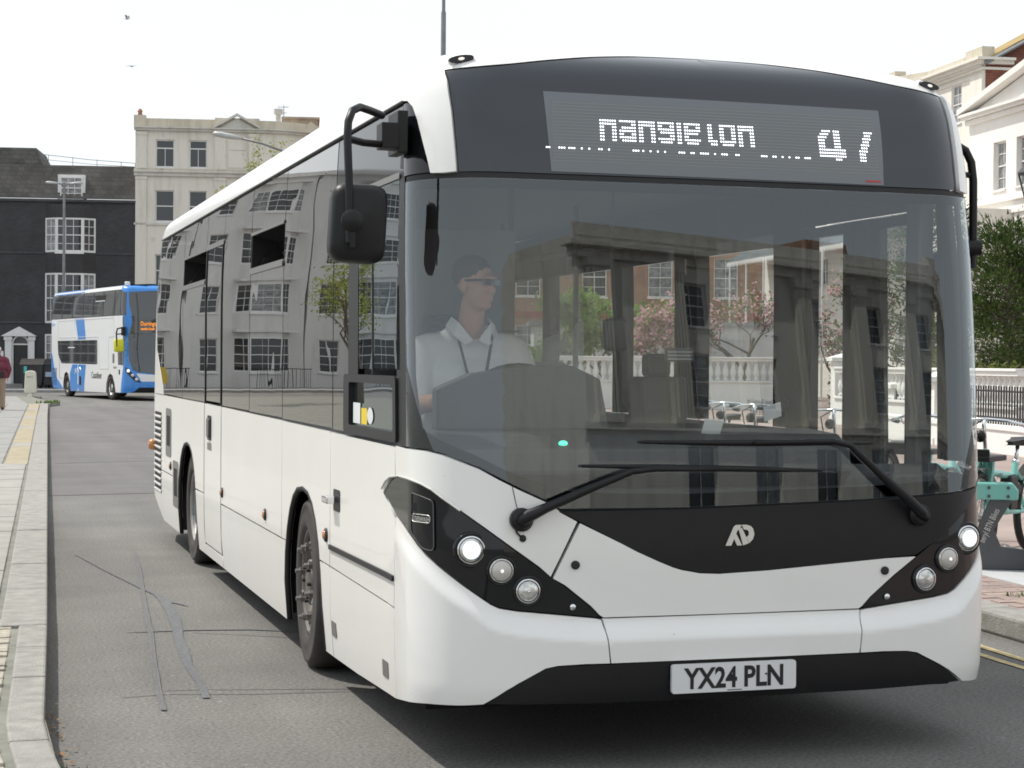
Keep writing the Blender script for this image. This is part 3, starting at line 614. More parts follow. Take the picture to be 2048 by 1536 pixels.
B = thing('pedimented_house', 'white stucco house with a large pediment beside the dark conifers', 'house', (38.0,54.0,0), RZ)
XB = -11.6
wins = [(8.45,10.35),(4.3,6.7),(1.2,3.4)]
holes = [(x,a,x+1.1,b) for a,b in wins for x in (-9.35,-7.35,-4.2,-2.2)]
w = wallmb(11.6, 11.7, holes, .28, XB, 0); shellmb(w, XB, 0, 11.7, 13); w.build('wall', m_pinkwhite, B)
for h in holes: window(B, *h, y=.2, cols=2, rows=4, pane=m_net)
t = MB(); ledge(t, XB-.15, .3, 11.5, .12, .30); ledge(t, XB-.22, .4, 11.62, .10, .42); ledge(t, XB-.2, .2, 11.3, .18, .14); ledge(t, XB, 0, 7.45, .13, .09); ledge(t, XB, 0, 7.95, .10, .12)
t.box(XB-.2,.02,11.5,XB-.005,13,11.7); t.build('cornice', m_pinkwhite, B)
t = MB(); ap = XB/2
t.prism([(XB-.25,11.722),(ap,12.85),(.45,11.722),(.45,11.95),(ap,13.1),(XB-.25,11.95)], -.45, .3, 'y'); t.prism([(XB+.2,11.722),(ap,12.8),(-.2,11.722)], -.06, .3, 'y')
t.build('pediment', m_pinkwhite, B)
g = MB().add([(XB-.25,.3,11.9),(ap,.3,13.11),(.5,.3,11.9),(XB-.25,13,11.9),(ap,13,13.11),(.5,13,11.9)], [(0,1,4,3),(1,2,5,4)]); g.build('roof', m_lead, B)
t = MB()
for k in range(12):
    a0, a1 = math.pi*k/12, math.pi*(k+1)/12
    for (ri,ro) in ((1.15,1.3),):
        t.add([(-9.3+r_*math.cos(a),-.10,3.9+r_*math.sin(a)) for r_,a in ((ri,a0),(ro,a0),(ro,a1),(ri,a1))], [(0,1,2,3)])
t.build('arch_moulding', m_cream2, B)

V = thing('veranda_house', 'cream house with a striped lead veranda roof and lacy iron fringe', 'house', (34.9,62.0,0), RZ)
wins = [(.9+.9,3.4),(5.0,6.2)]
holes = [(x,a,x+1.15,b) for a,b in wins for x in (-15.5,-13.2,-10.6,-7.6,-4.2,-1.9)]
w = wallmb(18, 7.6, holes, .2, -18, 0); shellmb(w, -18, 0, 7.6, 8); w.build('wall', m_cream2, V)
for h in holes: window(V, *h, y=.12, cols=2, rows=2, pane=m_net)
g = MB(); g.quad((-18,-1.9,6.35),(0.2,-1.9,6.35),(.2,0,7.45),(-18,0,7.45)); g.quad((-18,0,7.44),(.2,0,7.44),(.2,-1.9,6.32),(-18,-1.9,6.32))
for k in range(46): x = -17.9+k*.4; g.add([(x,-1.92,6.36),(x+.05,-1.92,6.36),(x+.05,0,7.5),(x,0,7.5),(x,-1.92,6.41),(x+.05,-1.92,6.41),(x+.05,0,7.55),(x,0,7.55)], [(4,5,6,7),(0,1,5,4),(0,4,7,3),(1,2,6,5)])
g.build('veranda_roof', m_lead, V)
g = MB()
for k in range(90): x = -18+k*.202; g.add([(x,-1.9,6.34),(x+.19,-1.9,6.34),(x+.16,-1.9,6.2),(x+.095,-1.9,6.1),(x+.03,-1.9,6.2)], [(0,1,2,3,4)])
g.build('iron_fringe', m_trim, V)['kind'] = 'stuff'
for k in range(8): MB().tube([(-17.6+k*2.5,-1.85,.1),(-17.6+k*2.5,-1.85,6.3)], .05, 6).build('veranda_post', m_trim, V)
t = MB().box(-18.2,-.3,7.5,.3,0,7.75); t.box(-12,2,7.6,-11,3,9.4); t.build('parapet', m_cream2, V)

K = thing('brick_block', 'large orange brick building with red bands behind the blossom trees', 'building', (42.0,88.0,0), R(-12))
holes = [(x,a,x+1.3,a+2.1) for a in (1.4,5.0,8.6) for x in (-25,-21.5,-18,-14.5,-11,-7.5,-4)]
w = wallmb(28, 12.2, holes, .2, -27, 0); shellmb(w, -27, 1, 12.2, 10); w.build('wall', m_brick, K)
for h in holes: window(K, *h, cols=2, rows=4)
for z in (3.9,7.6,11.2): t = MB(); ledge(t, -27, 1, z, .3, .06); t.build('brick_band', mat('red brick band',(.32,.10,.07),.9,var=.2,vs=5), K)
t = MB(); ledge(t, -27.2, 1.2, 12.2, .35, .4); t.build('eaves', m_lead, K)
K2 = thing('garden_garage', 'low pale grey garage behind the balustrade', 'garage', (27.2,66.,0), R(-16))
t = MB().box(-6,0,0,3.5,5,3.0); t.build('wall', rendermat('pale grey render',(.50,.50,.50)), K2); MB().box(-6.2,-.2,3.0,3.7,5.2,3.15).build('roof', m_lead, K2)
MB().box(-1,-.06,.1,2.2,-.004,2.5).build('garage_door', mat('grey door',(.38,.39,.40),.6,var=.1), K2)

# --- classical terrace behind the photographer, seen mirrored in the windscreen
T = thing('classical_terrace', 'long sunlit stone terrace with fluted pilasters and a heavy cornice behind the photographer', 'building', (46.5,-34.0,0), R(162.8))
m_bath = rendermat('beige stone', (.72,.69,.62), amount=.55)
WT_, HT = 37., 12.0
holes = [(1.2+k*3.+.6,a,1.2+k*3.+1.9,b) for k in range(11) for a,b in ((.4,3.2),(4.8,7.2),(8.3,10.0))]
w = wallmb(WT_, HT, holes, .25); shellmb(w, 0, WT_, HT, 12); w.build('wall', m_bath, T)
for h in holes: window(T, *h, y=.18, cols=2, rows=4)
for k in range(13):
    t = MB(); x = k*3.
    for q in range(5): t.box(x+.13*q,-.30,4.3,x+.13*q+.09,-.004,10.3)
    t.box(x-.05,-.22,4.2,x+.72,-.006,10.4); t.box(x-.12,-.36,10.3,x+.8,-.003,10.75); t.box(x-.12,-.36,4.0,x+.8,-.003,4.3); t.build('pilaster', m_bath, T)
t = MB(); ledge(t, -.3, WT_+.3, 10.75, .5, .25); ledge(t, -.6, WT_+.6, 11.25, .25, .7); ledge(t, -.3, WT_+.3, 3.7, .3, .3); t.build('cornice', m_bath, T)
t = MB(); ledge(t, 0, WT_, 12.0, .7, .05); t.box(12,-.1,12.1,19,.6,13.4); t.build('parapet', m_bath, T)
for a in (22,6): MB().box(a,2,12.0,a+2.4,4,14.2).build('chimney', m_brick, T)
# ------------------------------------------------------------------ white single deck bus
def paint(name, c1, c2, rough=.28, coat=.5, vs=.9, specks=.55):
    m = mat(name, c1, rough, coat=coat, col2=c2, vs=vs, detail=7); n = m.node_tree; b = n.nodes['Principled BSDF']; src = b.inputs['Base Color'].links[0].from_socket
    t = n.nodes.new('ShaderNodeTexCoord'); vo = n.nodes.new('ShaderNodeTexVoronoi'); vo.inputs['Scale'].default_value = 16; n.links.new(t.outputs['Object'], vo.inputs['Vector'])   # chips and squashed flies
    r = n.nodes.new('ShaderNodeMapRange'); r.inputs[1].default_value=.04; r.inputs[2].default_value=.09; r.inputs[3].default_value=1; r.inputs[4].default_value=0; n.links.new(vo.outputs[0], r.inputs[0])
    z = n.nodes.new('ShaderNodeTexNoise'); z.inputs['Scale'].default_value = 3; z.inputs['Detail'].default_value = 3; n.links.new(t.outputs['Object'], z.inputs['Vector'])
    r2 = n.nodes.new('ShaderNodeMapRange'); r2.inputs[1].default_value=.55; r2.inputs[2].default_value=.68; r2.inputs[4].default_value=specks; n.links.new(z.outputs[0], r2.inputs[0])
    ml = n.nodes.new('ShaderNodeMath'); ml.operation='MULTIPLY'; n.links.new(r.outputs[0], ml.inputs[0]); n.links.new(r2.outputs[0], ml.inputs[1])
    x = n.nodes.new('ShaderNodeMix'); x.data_type='RGBA'; x.inputs[7].default_value=(.25,.22,.18,1); n.links.new(ml.outputs[0], x.inputs[0]); n.links.new(src, x.inputs[6]); n.links.new(x.outputs[2], b.inputs['Base Color']); return m
m_bus = paint('white bus paint', (.84,.84,.83), (.80,.80,.78), vs=1.4)
m_gblack = mat('gloss black glass', (.008,.009,.011), .04, spec=.42)
m_dest = mat('smoked destination glass', (.014,.019,.028), .05, coat=.25, spec=.65)
m_mblack = mat('satin black plastic', (.010,.010,.0115), .42, var=.1, vs=20, spec=.32)
m_rubber = mat('black rubber', (.012,.012,.013), .6)
m_frame = mat('anodised window frame', (.19,.185,.18), .4, .3)
m_dark = mat('dark underbody', (.006,.006,.006), .9)
m_ws = glass('windscreen glass', (.96,.985,.975), .108)
m_tint = glass('tinted window glass', (.26,.26,.255), .10, wave=.035, pw_=3.1, gc=(1,.98,.96))
m_cab = glass('cab window glass', (.66,.70,.69), .12, wave=.07, pw_=3.2)
m_clear = glass('clear window glass', (.92,.95,.94), .06)
m_int = mat('interior grey trim', (.16,.165,.175), .6, var=.06, vs=3)
m_ceil = mat('interior ceiling', (.055,.06,.07), .7)
m_dash = mat('dashboard plastic', (.035,.039,.045), .5, bump=.15, bs=120)
m_seat = mat('seat moquette', (.035,.04,.06), .9, var=.5, vs=60)
m_chrome = mat('chrome', (.75,.76,.78), .12, 1)
m_alu = mat('dull silver wheel', (.30,.295,.29), .5, .4, var=.25, vs=8); m_hub = mat('brake dusted hub', (.15,.135,.125), .5, .5, var=.35, vs=9)
m_tyre = mat('dusty tyre', (.030,.027,.025), .8, col2=(.055,.048,.043), vs=7)
m_amber = mat('amber lens', (.50,.19,.05), .25, coat=.6)
m_led = mat('lit white led', (.9,.9,1), .4, emit=(.93,.95,1.0), est=2.2)
m_ledoff = mat('unlit led', (.48,.46,.34), .5)
m_board = mat('led board', (.105,.120,.135), .25, spec=.8, coat=.6)
m_lampon = mat('lit headlamp', (.8,.85,.9), .1, emit=(.95,1,1.0), est=.6)
m_lens = mat('lamp reflector', (.62,.62,.60), .18, .7, var=.35, vs=60)
m_lens2 = mat('frosted lamp', (.55,.53,.50), .35, .2)
m_plate_w = mat('number plate white', (.72,.73,.74), .35)
m_ink = mat('black lettering', (.012,.012,.013), .5)
m_trimline = mat('dark trim line', (.08,.08,.085), .4)
m_badge = mat('silver badge', (.66,.65,.62), .35, .5)
m_sticker_y = mat('yellow sticker', (.75,.55,.03), .5); m_sticker_w = mat('pale sticker', (.66,.70,.72), .5); m_sticker_g = mat('green sticker', (.10,.40,.28), .5)

BUS = thing('single_deck_bus', 'white single deck bus with black front and lit route display, nearest to the camera', 'bus', (2.895, 6.52, 0))
def nrm(surf, s, z):
    e = .004; a, b, c, d, o_n = [Vector(surf(*q)) for q in ((s+e,z,0.),(s-e,z,0.),(s,z+e,0.),(s,z-e,0.),(s,z,.02))]
    v = (a-b).cross(c-d)
    if v.length < 1e-9: v = o_n-(a+b)/2
    if v.dot(o_n-(a+b)/2) < 0: v = -v
    return v.normalized()
def inside(p, poly):
    c = False; j = len(poly)-1
    for i in range(len(poly)):
        if (poly[i][1] > p[1]) != (poly[j][1] > p[1]) and p[0] < (poly[j][0]-poly[i][0])*(p[1]-poly[i][1])/(poly[j][1]-poly[i][1])+poly[i][0]: c = not c
        j = i
    return c
def round_poly(poly, r, n=4):
    """round the corners of a polygon"""
    out = []; m = len(poly)
    for i in range(m):
        p = Vector(poly[i]); a = Vector(poly[i-1])-p; b = Vector(poly[(i+1)%m])-p; k = min(r, a.length*.45, b.length*.45)
        if a.normalized().dot(b.normalized()) < -.97: out.append(tuple(p)); continue
        q0 = p+a.normalized()*k; q1 = p+b.normalized()*k
        for t in range(n+1): u = t/n; out.append(tuple(q0*(1-u)**2+p*2*u*(1-u)+q1*u*u))
    return out
def panel(name, poly, m, parent=None, o=0., th=.03, step=.06, surf=S, smooth_bound=False, label=None, back=False):
    """a shaped panel: polygon in (s,z) laid on the body surface, with real edges of depth th"""
    parent = parent or BUS
    P = []
    n = len(poly)
    for i in range(n):
        a, b = poly[i], poly[(i+1)%n]; k = max(1, int(math.hypot(a[0]-b[0],a[1]-b[1])/step))
        for j in range(k): P.append((a[0]+(b[0]-a[0])*j/k, a[1]+(b[1]-a[1])*j/k))
    area = sum(P[i-1][0]*P[i][1]-P[i][0]*P[i-1][1] for i in range(len(P)))
    if area < 0: P.reverse()
    nb = len(P); G = []
    xs = [p[0] for p in P]; zs = [p[1] for p in P]
    nx = int((max(xs)-min(xs))/step)+1; nz_ = int((max(zs)-min(zs))/step)+1
    for i in range(1, nx+1):
        for j in range(1, nz_+1):
            q = (min(xs)+(i-.5*(j%2))*step, min(zs)+j*step)
            if inside(q, P) and min((q[0]-p[0])**2+(q[1]-p[1])**2 for p in P) > (step*.45)**2: G.append(q)
    r = geometry.delaunay_2d_cdt([Vector(p) for p in P+G], [(i,(i+1)%nb) for i in range(nb)], [], 1, 1e-6)
    V2, F = r[0], r[2]
    vs = [surf(p.x,p.y,o) for p in V2]; ns = [nrm(surf,p.x,p.y) for p in V2]; fs = []
    for f in F:
        a, b, c = [Vector(vs[k]) for k in f[:3]]
        fs.append(tuple(f) if (b-a).cross(c-a).dot(ns[f[0]]) > 0 else tuple(reversed(f)))
    if th:
        k0 = len(vs)
        for i in range(nb):
            p, q, pr = P[i], P[(i+1)%nb], P[i-1]
            A_, B_ = Vector(surf(*q,o)), Vector(surf(*pr,o)); N = nrm(surf,*p); side = (A_-B_).cross(N); side = side.normalized() if side.length > 1e-9 else N
            vs += [surf(*p,o), surf(*p,o-th)]; ns += [side, side]
        for i in range(nb):
            j = (i+1)%nb; fs.append((k0+2*i, k0+2*i+1, k0+2*j+1, k0+2*j))
    me = bpy.data.meshes.new(name); me.from_pydata([tuple(v) for v in vs], [], fs); me.update(); me.materials.append(m)
    me.polygons.foreach_set('use_smooth', [True]*len(me.polygons)); me.normals_split_custom_set_from_vertices([tuple(k) for k in ns])
    ob = obj(name, me, parent)
    if label: ob['label'] = label
    return ob
def mir(poly): return [(-p[0],p[1]) for p in poly]
def ontext(name, s, size, s0, z0, m, parent=None, o=.004, surf=S, flip=1, shear=0., bold=0., sx=1.):
    vs, fs = text_geo(s, size, shear, bold); mb = MB()
    mb.add([surf(s0+flip*x*sx, z0+y, o) for x,y in vs], fs); return mb.build(name, m, parent or BUS)
def patch(name, pts, m, o=.004, parent=None, surf=S): return MB().add([surf(a,b,o) for a,b in pts], [tuple(range(len(pts)))]).build(name, m, parent or BUS)

CLT = [(-1.677,1.087),(-1.531,1.10),(-1.385,1.099),(-1.279,1.086),(-1.221,1.067),(-1.172,1.038),(-1.097,.992),(-.998,.925),(-.90,.854),(-.797,.781),(-.694,.707),(-.589,.624),(-.558,.593)]
CLB = [(-.568,.588),(-.693,.603),(-.88,.624),(-.952,.637),(-.985,.652),(-1.046,.692),(-1.147,.756),(-1.206,.791),(-1.275,.832),(-1.373,.882),(-1.5,.918),(-1.6,.942),(-1.716,.982),(-1.824,1.024)]
WSL = [(-1.418,1.223),(-1.263,1.221),(-1.17,1.207),(-1.095,1.184),(-1.024,1.159),(-.947,1.118),(-.866,1.078),(-.768,1.034),(-.713,1.0)]
VLOW = [(-.713,.994),(-.63,.952),(-.475,.874),(-.405,.838),(-.32,.80),(-.259,.775),(-.22,.763),(-.186,.757),(-.146,.749),(-.065,.745),(.141,.753),(.396,.77),(.659,.787),(.80,.795)]
DTOP = [(0,2.815),(.33,2.805),(.55,2.785),(.76,2.752),(.95,2.718),(1.06,2.706),(1.157,2.700)]
g = .004
# --- front panels
panel('windscreen', [(-1.40,2.262),(-1.412,1.7),(-1.424,1.226)]+[(a,b+g) for a,b in WSL]+[(-.186,1.002),(.573,1.022),(.964,1.042),(1.15,1.06),(1.28,1.12),(1.42,1.14),(1.412,1.7),(1.40,2.262)], m_ws, th=.008, step=.05)
band = [(-1.42,2.26),(-1.43,1.23)]+[(a,b+.005) for a,b in WSL]+[(-.186,1.004),(.573,1.024),(.964,1.044),(1.15,1.062),(1.28,1.122),(1.42,1.142),(1.40,2.26)]
inner = [(1.335,2.225),(1.33,1.7),(1.32,1.30),(1.24,1.18),(1.05,1.10),(.574,1.072),(-.185,1.053),(-.492,1.058),(-.69,1.072),(-.846,1.116),(-.947,1.162),(-1.06,1.215),(-1.18,1.255),(-1.29,1.30),(-1.335,1.5),(-1.335,2.225)]
def ring(name, outer, inner, m, o, step=.04):
    """band between two outlines with the same sense"""
    n = len(outer); mb = MB(); N = []
    def res(pl, k):
        d = [0]; 
        for i in range(len(pl)): d.append(d[-1]+math.dist(pl[i], pl[(i+1)%len(pl)]))
        out = []
        for j in range(k):
            t = d[-1]*j/k; i = max(q for q in range(len(pl)) if d[q] <= t+1e-9); u = (t-d[i])/(d[i+1]-d[i]+1e-12); a, b = pl[i], pl[(i+1)%len(pl)]
            out.append((a[0]+(b[0]-a[0])*u, a[1]+(b[1]-a[1])*u))
        return out
    # pair every outer sample with the nearest inner sample
    O = res(outer, 220); I = res(inner, 220)
    k0 = min(range(220), key=lambda k: math.dist(O[0], I[k])); k1 = min(range(220), key=lambda k: math.dist(O[6], I[k])); 
    sgn = 1 if ((k1-k0) % 220) < 110 else -1
    I = [I[(k0+sgn*k) % 220] for k in range(220)]
    vs = []; ns = []
    for a, b in zip(O, I):
        for p in (a, b): vs.append(S(*p,o)); ns.append(nrm(S,*p))
    fs = [(2*i,2*i+1,2*((i+1)%220)+1,2*((i+1)%220)) for i in range(220)]
    mb.add(vs, fs); return mb.build(name, m, BUS, normals=[tuple(x) for x in ns])
ring('windscreen_surround', band, inner[::-1], m_gblack, -.012)
panel('lower_front_mask', VLOW+[(.9,.854),(.998,.925),(1.097,.992),(1.172,1.036),(1.221,1.065),(1.28,1.083),(1.39,1.096),(1.42,1.13),(1.28,1.112),(1.15,1.052),(.964,1.034),(.573,1.014),(-.186,.994),(-.68,.992)], m_mblack, o=-.002)
panel('front_cheek', [(-1.608,1.222),(-1.43,1.218)]+[(a-.004,b-g) for a,b in WSL]+[(-.716,.991),(-.646,.953),(-.752,.748)]+[(a,b+.006) for a,b in CLT[::-1] if -1.6 < a < -.76]+[(-1.608,1.10)], m_bus)
panel('bonnet_panel', [(-.634,.947),(-.742,.741),(-.694,.714),(-.589,.631),(-.556,.597),(-.54,.587),(0,.586),(.54,.587),(.556,.597),(.589,.631),(.694,.714),(.797,.787)]+[(a,b-g) for a,b in VLOW[::-1] if a > -.62 and a < .79], m_bus)
corner = [(-1.608,.938),(-1.5,.912),(-1.373,.876),(-1.275,.826),(-1.206,.785),(-1.147,.750),(-1.046,.686),(-.985,.646),(-.952,.631),(-.88,.618),(-.693,.597),(-.572,.583),(-.550,.578),(-.540,.536),(-.529,.418),(-.629,.419),(-.738,.416),(-.784,.408),(-.86,.371),(-.935,.334),(-1.014,.284),(-1.1,.272),(-1.242,.258),(-1.45,.232),(-1.608,.21)]
panel('bumper_corner', corner, m_bus, step=.017); panel('bumper_corner', mir(corner), m_bus, step=.017)
panel('bumper_centre', [(-.544,.582),(.544,.582),(.535,.536),(.523,.418),(-.523,.418),(-.535,.536)], m_bus, step=.024)
panel('bumper_valance', [(-.2,.414),(.2,.414),(.738,.412),(.784,.403),(.86,.366),(.935,.329),(1.0,.285),(.6,.275),(0,.272),(-.6,.275),(-1.0,.285),(-.935,.329),(-.86,.366),(-.784,.403),(-.738,.412)], m_mblack, o=-.004)
panel('front_skirt', [(-1.6,.205),(-1.242,.25),(-.6,.262),(0,.26),(.6,.262),(1.242,.25),(1.6,.205),(1.5,.16),(0,.17),(-1.5,.16)], m_dark, o=-.30, th=.02)
# destination panel, white corner pieces, glazed corner covers
dL = [(-1.157,2.694),(-1.13,2.64),(-1.112,2.524),(-1.101,2.399),(-1.092,2.286)]
panel('destination_panel', [(-a,b-g*2) for a,b in DTOP[::-1][1:]]+[(a,b-g*2) for a,b in DTOP[1:-1]]+mir(dL)+dL[::-1], m_dest, step=.05)
panel('seam', [(-1.40,2.284),(1.40,2.284),(1.40,2.264),(-1.40,2.264)], m_rubber, o=-.004, th=.02, step=.05)
ear = [(-1.162,2.700),(-1.136,2.645),(-1.118,2.524),(-1.107,2.399),(-1.098,2.284),(-1.15,2.280),(-1.207,2.282),(-1.222,2.338),(-1.249,2.419),(-1.275,2.497),(-1.304,2.553),(-1.344,2.582),(-1.396,2.59),(-1.365,2.63),(-1.34,2.67),(-1.30,2.697)]
for pl in (ear, mir(ear)): panel('corner_cover', pl, m_bus, o=.014, th=.03, step=.03)
cov = [(-1.43,2.288),(-1.215,2.288),(-1.232,2.338),(-1.258,2.419),(-1.285,2.497),(-1.312,2.553),(-1.35,2.576),(-1.43,2.588)]
for pl in (cov, mir(cov)): panel('pillar_cover', pl, m_gblack, step=.04)
panel('pillar_seal', [(-1.46,2.585),(-1.428,2.585),(-1.428,2.29),(-1.42,1.7),(-1.432,1.225),(-1.60,1.222),(-1.585,1.7),(-1.52,2.3)], m_mblack, o=-.003); panel('pillar_seal', mir([(-1.46,2.585),(-1.428,2.585),(-1.428,2.29),(-1.42,1.7),(-1.432,1.15),(-1.60,1.15),(-1.585,1.7),(-1.52,2.3)]), m_mblack, o=-.003)
# --- display
bd = panel('destination_display', [(-.752,2.612),(.738,2.604),(.712,2.290),(-.728,2.294)], m_board, o=.0025, th=.002, step=.05)
PX, PZ = .01025, .0129; S0 = -.519; Z0 = 2.504
NCOL, NR = 138, 19
G1 = {'n':["1111111","1111111","11...11","11...11","11...11","11...11","11...11"],'a':["1111111",".....11",".111111","1111111","11...11","1111111",".111111"],
 's':["1111111","11...11","1111111",".111111",".....11","1111111",".11111."],'i':["11"]*7,'e':["1111111","11...11","1111111","111111.","11.....","1111111",".11111."],
 't':["11..","11..","11..","11..","11..","1111",".111"],'o':["1111111","11...11","11...11","11...11","11...11","1111111",".11111."],
 '4':["..1111.111..",".1111..111..","1111...111..","111....111..","111....111..","111....111..","111111111111","111111111111","111111111111",".......111.."],
 '7':["...1111","...111.","..1111.","..111..",".1111..",".111...","1111...","111....","111....","111...."]}
lit = set()
for ch, c0 in (('n',0),('a',8),('n',16),('s',24),('i',32),('e',35),('t',45),('o',50),('n',58),('4',93),('7',111)):
    for r, row in enumerate(G1[ch]):
        for c, k in enumerate(row):
            if k == '1': lit.add((c0+c, r))
for c in [-22,-21,-17,-16,-15,-13,-12,-11,-8,-5,-1,0,3,13,14,15,17,20,23,26,32,33,34,37,38,41,42,43,44,47,50,51,52,56,57,67,68,69,72,73,76,79,82,83,86,87,88]: lit.add((c, 9))
ml, mo = MB(), MB()
def dot(mb, c, r, q):
    s, z = S0+c*PX, Z0-r*PZ; mb.add([S(s+q*math.cos(k*math.pi/3), z+q*math.sin(k*math.pi/3), .0042) for k in range(6)], [(0,1,2,3,4,5)])
for c in range(-19, 119):
    for r in range(-5, 14):
        if (c, r) in lit: continue
        dot(mo, c, r, .0015)
for c, r in lit: dot(ml, c, r, .0036)
tag(ml.build('lit_leds', m_led, bd), kind='stuff'); tag(mo.build('unlit_leds', m_ledoff, bd), kind='stuff')
patch('red_sticker', [(.63,2.308),(.70,2.308),(.70,2.301),(.63,2.301)], mat('red sticker',(.45,.05,.05),.5), .0045)
# --- lamp clusters
def lamp_at(s, z, o=0.): return Vector(S(s,z,o))
for sg in (-1, 1):
    P = CLT+CLB if sg < 0 else mir([p for p in CLT if p[0] > -1.61]+[p for p in CLB if p[0] > -1.61])
    cl = panel('headlight_cluster', P, m_gblack, o=-.004, th=.03, step=.045)
    for j, (s_, z_, r_) in enumerate(((1.06,.852,.048),(.945,.775,.041),(.841,.696,.042))):
        c = lamp_at(sg*s_, z_); ax = Vector((sg*.10,-1,0)).normalized()
        MB().lathe([(r_*1.42,-.02),(r_*1.42,.000),(r_*1.34,.006),(r_*1.18,.004),(r_*1.10,-.012)], c, ax, 28, False).build('lamp_bezel', m_gblack, cl, smooth=True)
        MB().lathe([(r_*1.12,.0),(r_*1.10,.010),(r_*1.0,.010)], c, ax, 28, False).build('lamp_ring', m_chrome if j != 1 else m_lens, cl, smooth=True)
        MB().lathe([(r_*1.05,-.002),(r_*.9,.012),(r_*.5,.020),(.0005,.023)], c, ax, 28).build('headlight' if j == 0 else ('indicator_lamp' if j == 1 else 'dipped_lamp'), [m_lens, m_lens2, m_lens][j], cl, smooth=True)
        if j: MB().ball(c+ax*.022, r_*.16, 8, 6).build('bulb', m_lampon if j == 1 else m_chrome, cl, smooth=True)
        if j == 0: MB().lathe([(r_*.74,.012),(r_*.70,.021),(r_*.3,.026),(.001,.027)], c, ax, 20).build('projector', m_lampon, cl, smooth=True)
    MB().lathe([(.012,0),(.012,.006),(.004,.009)], lamp_at(sg*.665,.630), (0,-1,0), 12).build('bolt', m_chrome, cl)
    MB().lathe([(.017,-.004),(.017,.007),(.008,.009)], lamp_at(sg*.655,.79 if sg<0 else .735), (0,-1,0), 14).build('bonnet_catch', m_rubber, BUS)
# silver trim along the rear of the cluster, screenwash hatch
MB().tube([S(a,b+.006,.006) for a,b in [(-1.83,1.03),(-1.76,1.065)]+CLT[:7]], .005, 6).build('cluster_trim', m_badge, BUS)
h = panel('screenwash_hatch', round_poly([(-1.36,1.055),(-1.215,1.03),(-1.215,.84),(-1.275,.845),(-1.36,.90)], .02), m_gblack, o=.001, th=.006, step=.03)
MB().tube([S(a,b,.003) for a,b in round_poly([(-1.36,1.055),(-1.215,1.03),(-1.215,.84),(-1.275,.845),(-1.36,.90)], .02)+[(-1.353,1.05)]], .0022, 5).build('hatch_edge', m_trimline, h)
MB().lathe([(.018,0),(.018,.006)], lamp_at(-1.32,1.0), Vector((-.7,-.7,0)), 14).build('lock', m_rubber, h)
ontext('hatch_text', 'SCREENWASH', .026, -1.288, .948, m_badge, h, .0035, sx=.62)
MB().tube([S(a,b,.004) for a,b in round_poly([(-1.345,.973),(-1.232,.973),(-1.232,.944),(-1.345,.944)],.012)+[(-1.33,.973)]], .0015, 4).build('text_border', m_badge, h)
# badge made of three slanted strokes and a bowl
bg_ = panel('badge_mount', [(-.05,.90),(.20,.90),(.20,.74),(-.05,.74)], m_mblack, o=-.0015, th=.0, step=.06)
def bp(x, y): return (-.042+(1380+x*.39065-1450)*.00216, .932-(840+y*.39065-1048)*.00189)
for k, pl in enumerate([[(180,643),(222,545),(234,535),(263,535),(252,560),(242,563),(209,643)],[(222,606),(234,578),(263,643),(238,643)],[(248,562),(263,548),(298,632),(268,643)],[(263,535),(288,535),(308,542),(320,556),(326,585),(319,610),(300,632),(285,600),(297,590),(298,572),(290,562),(274,560)]]):
    patch('emblem', [bp(*q) for q in pl], m_badge, .0035, bg_)
MB().tube([S(a,b,.001) for a,b in ((-.90,1.09),(-.885,1.02),(-.87,.97))], .0018, 4).build('panel_line', m_trimline, BUS)
# number plate
pl = MB().prism(round_poly([(-.286,.35+.0555),(.234,.35+.0555),(.234,.35-.0555),(-.286,.35-.0555)],.012,3), -.066, -.050, 'y').build('number_plate', m_plate_w, BUS)
for s_, x_ in (('YX24',-.124),('PLN',.097)):
    vs, fs = text_geo(s_, .108, 0, .0032); hh = max(v[1] for v in vs); k = .079/hh; wd = max(v[0] for v in vs)-min(v[0] for v in vs); kx = (.222 if s_=='YX24' else .165)/wd
    MB().add([(x_+a*kx, -.0672, .313+b*k) for a,b in vs], fs).build('plate_text', m_ink, pl)
MB().lathe([(.004,0),(.004,.002)], (.106,-.0675,.357), (0,-1,0), 8).build('plate_bolt', m_ink, pl)
MB().box(-.056,-.0671,.2985,.004,-.0661,.3025).build('plate_text', m_frame, pl)
# front marker lamps
for sg in (-1, 1):
    b = MB().box(-.055,-.035,-.03,.055,.05,.016); M = Matrix.Translation((sg*1.02,.385,2.745)) @ Matrix.Rotation(R(sg*10),4,'Z') @ Matrix.Rotation(R(sg*9),4,'Y')
    b.xf(M); mk = b.build('marker_lamp', m_bus, BUS, bevel=.02)
    q = MB().lathe([(.046,0),(.044,.012)], (0,-.033,.0), (0,-1,0), 16); q.v = [(x*1.15,y,z*.33-.004) for x,y,z in q.v]; q.xf(M); q.build('lens', m_gblack, mk)
    q = MB().ball((0,-.045,-.004), (.013,.005,.006), 10, 6).xf(M); q.build('bulb', mat('warm bulb',(.6,.58,.5),.2,emit=(1,.95,.85),est=.6), mk, smooth=True)
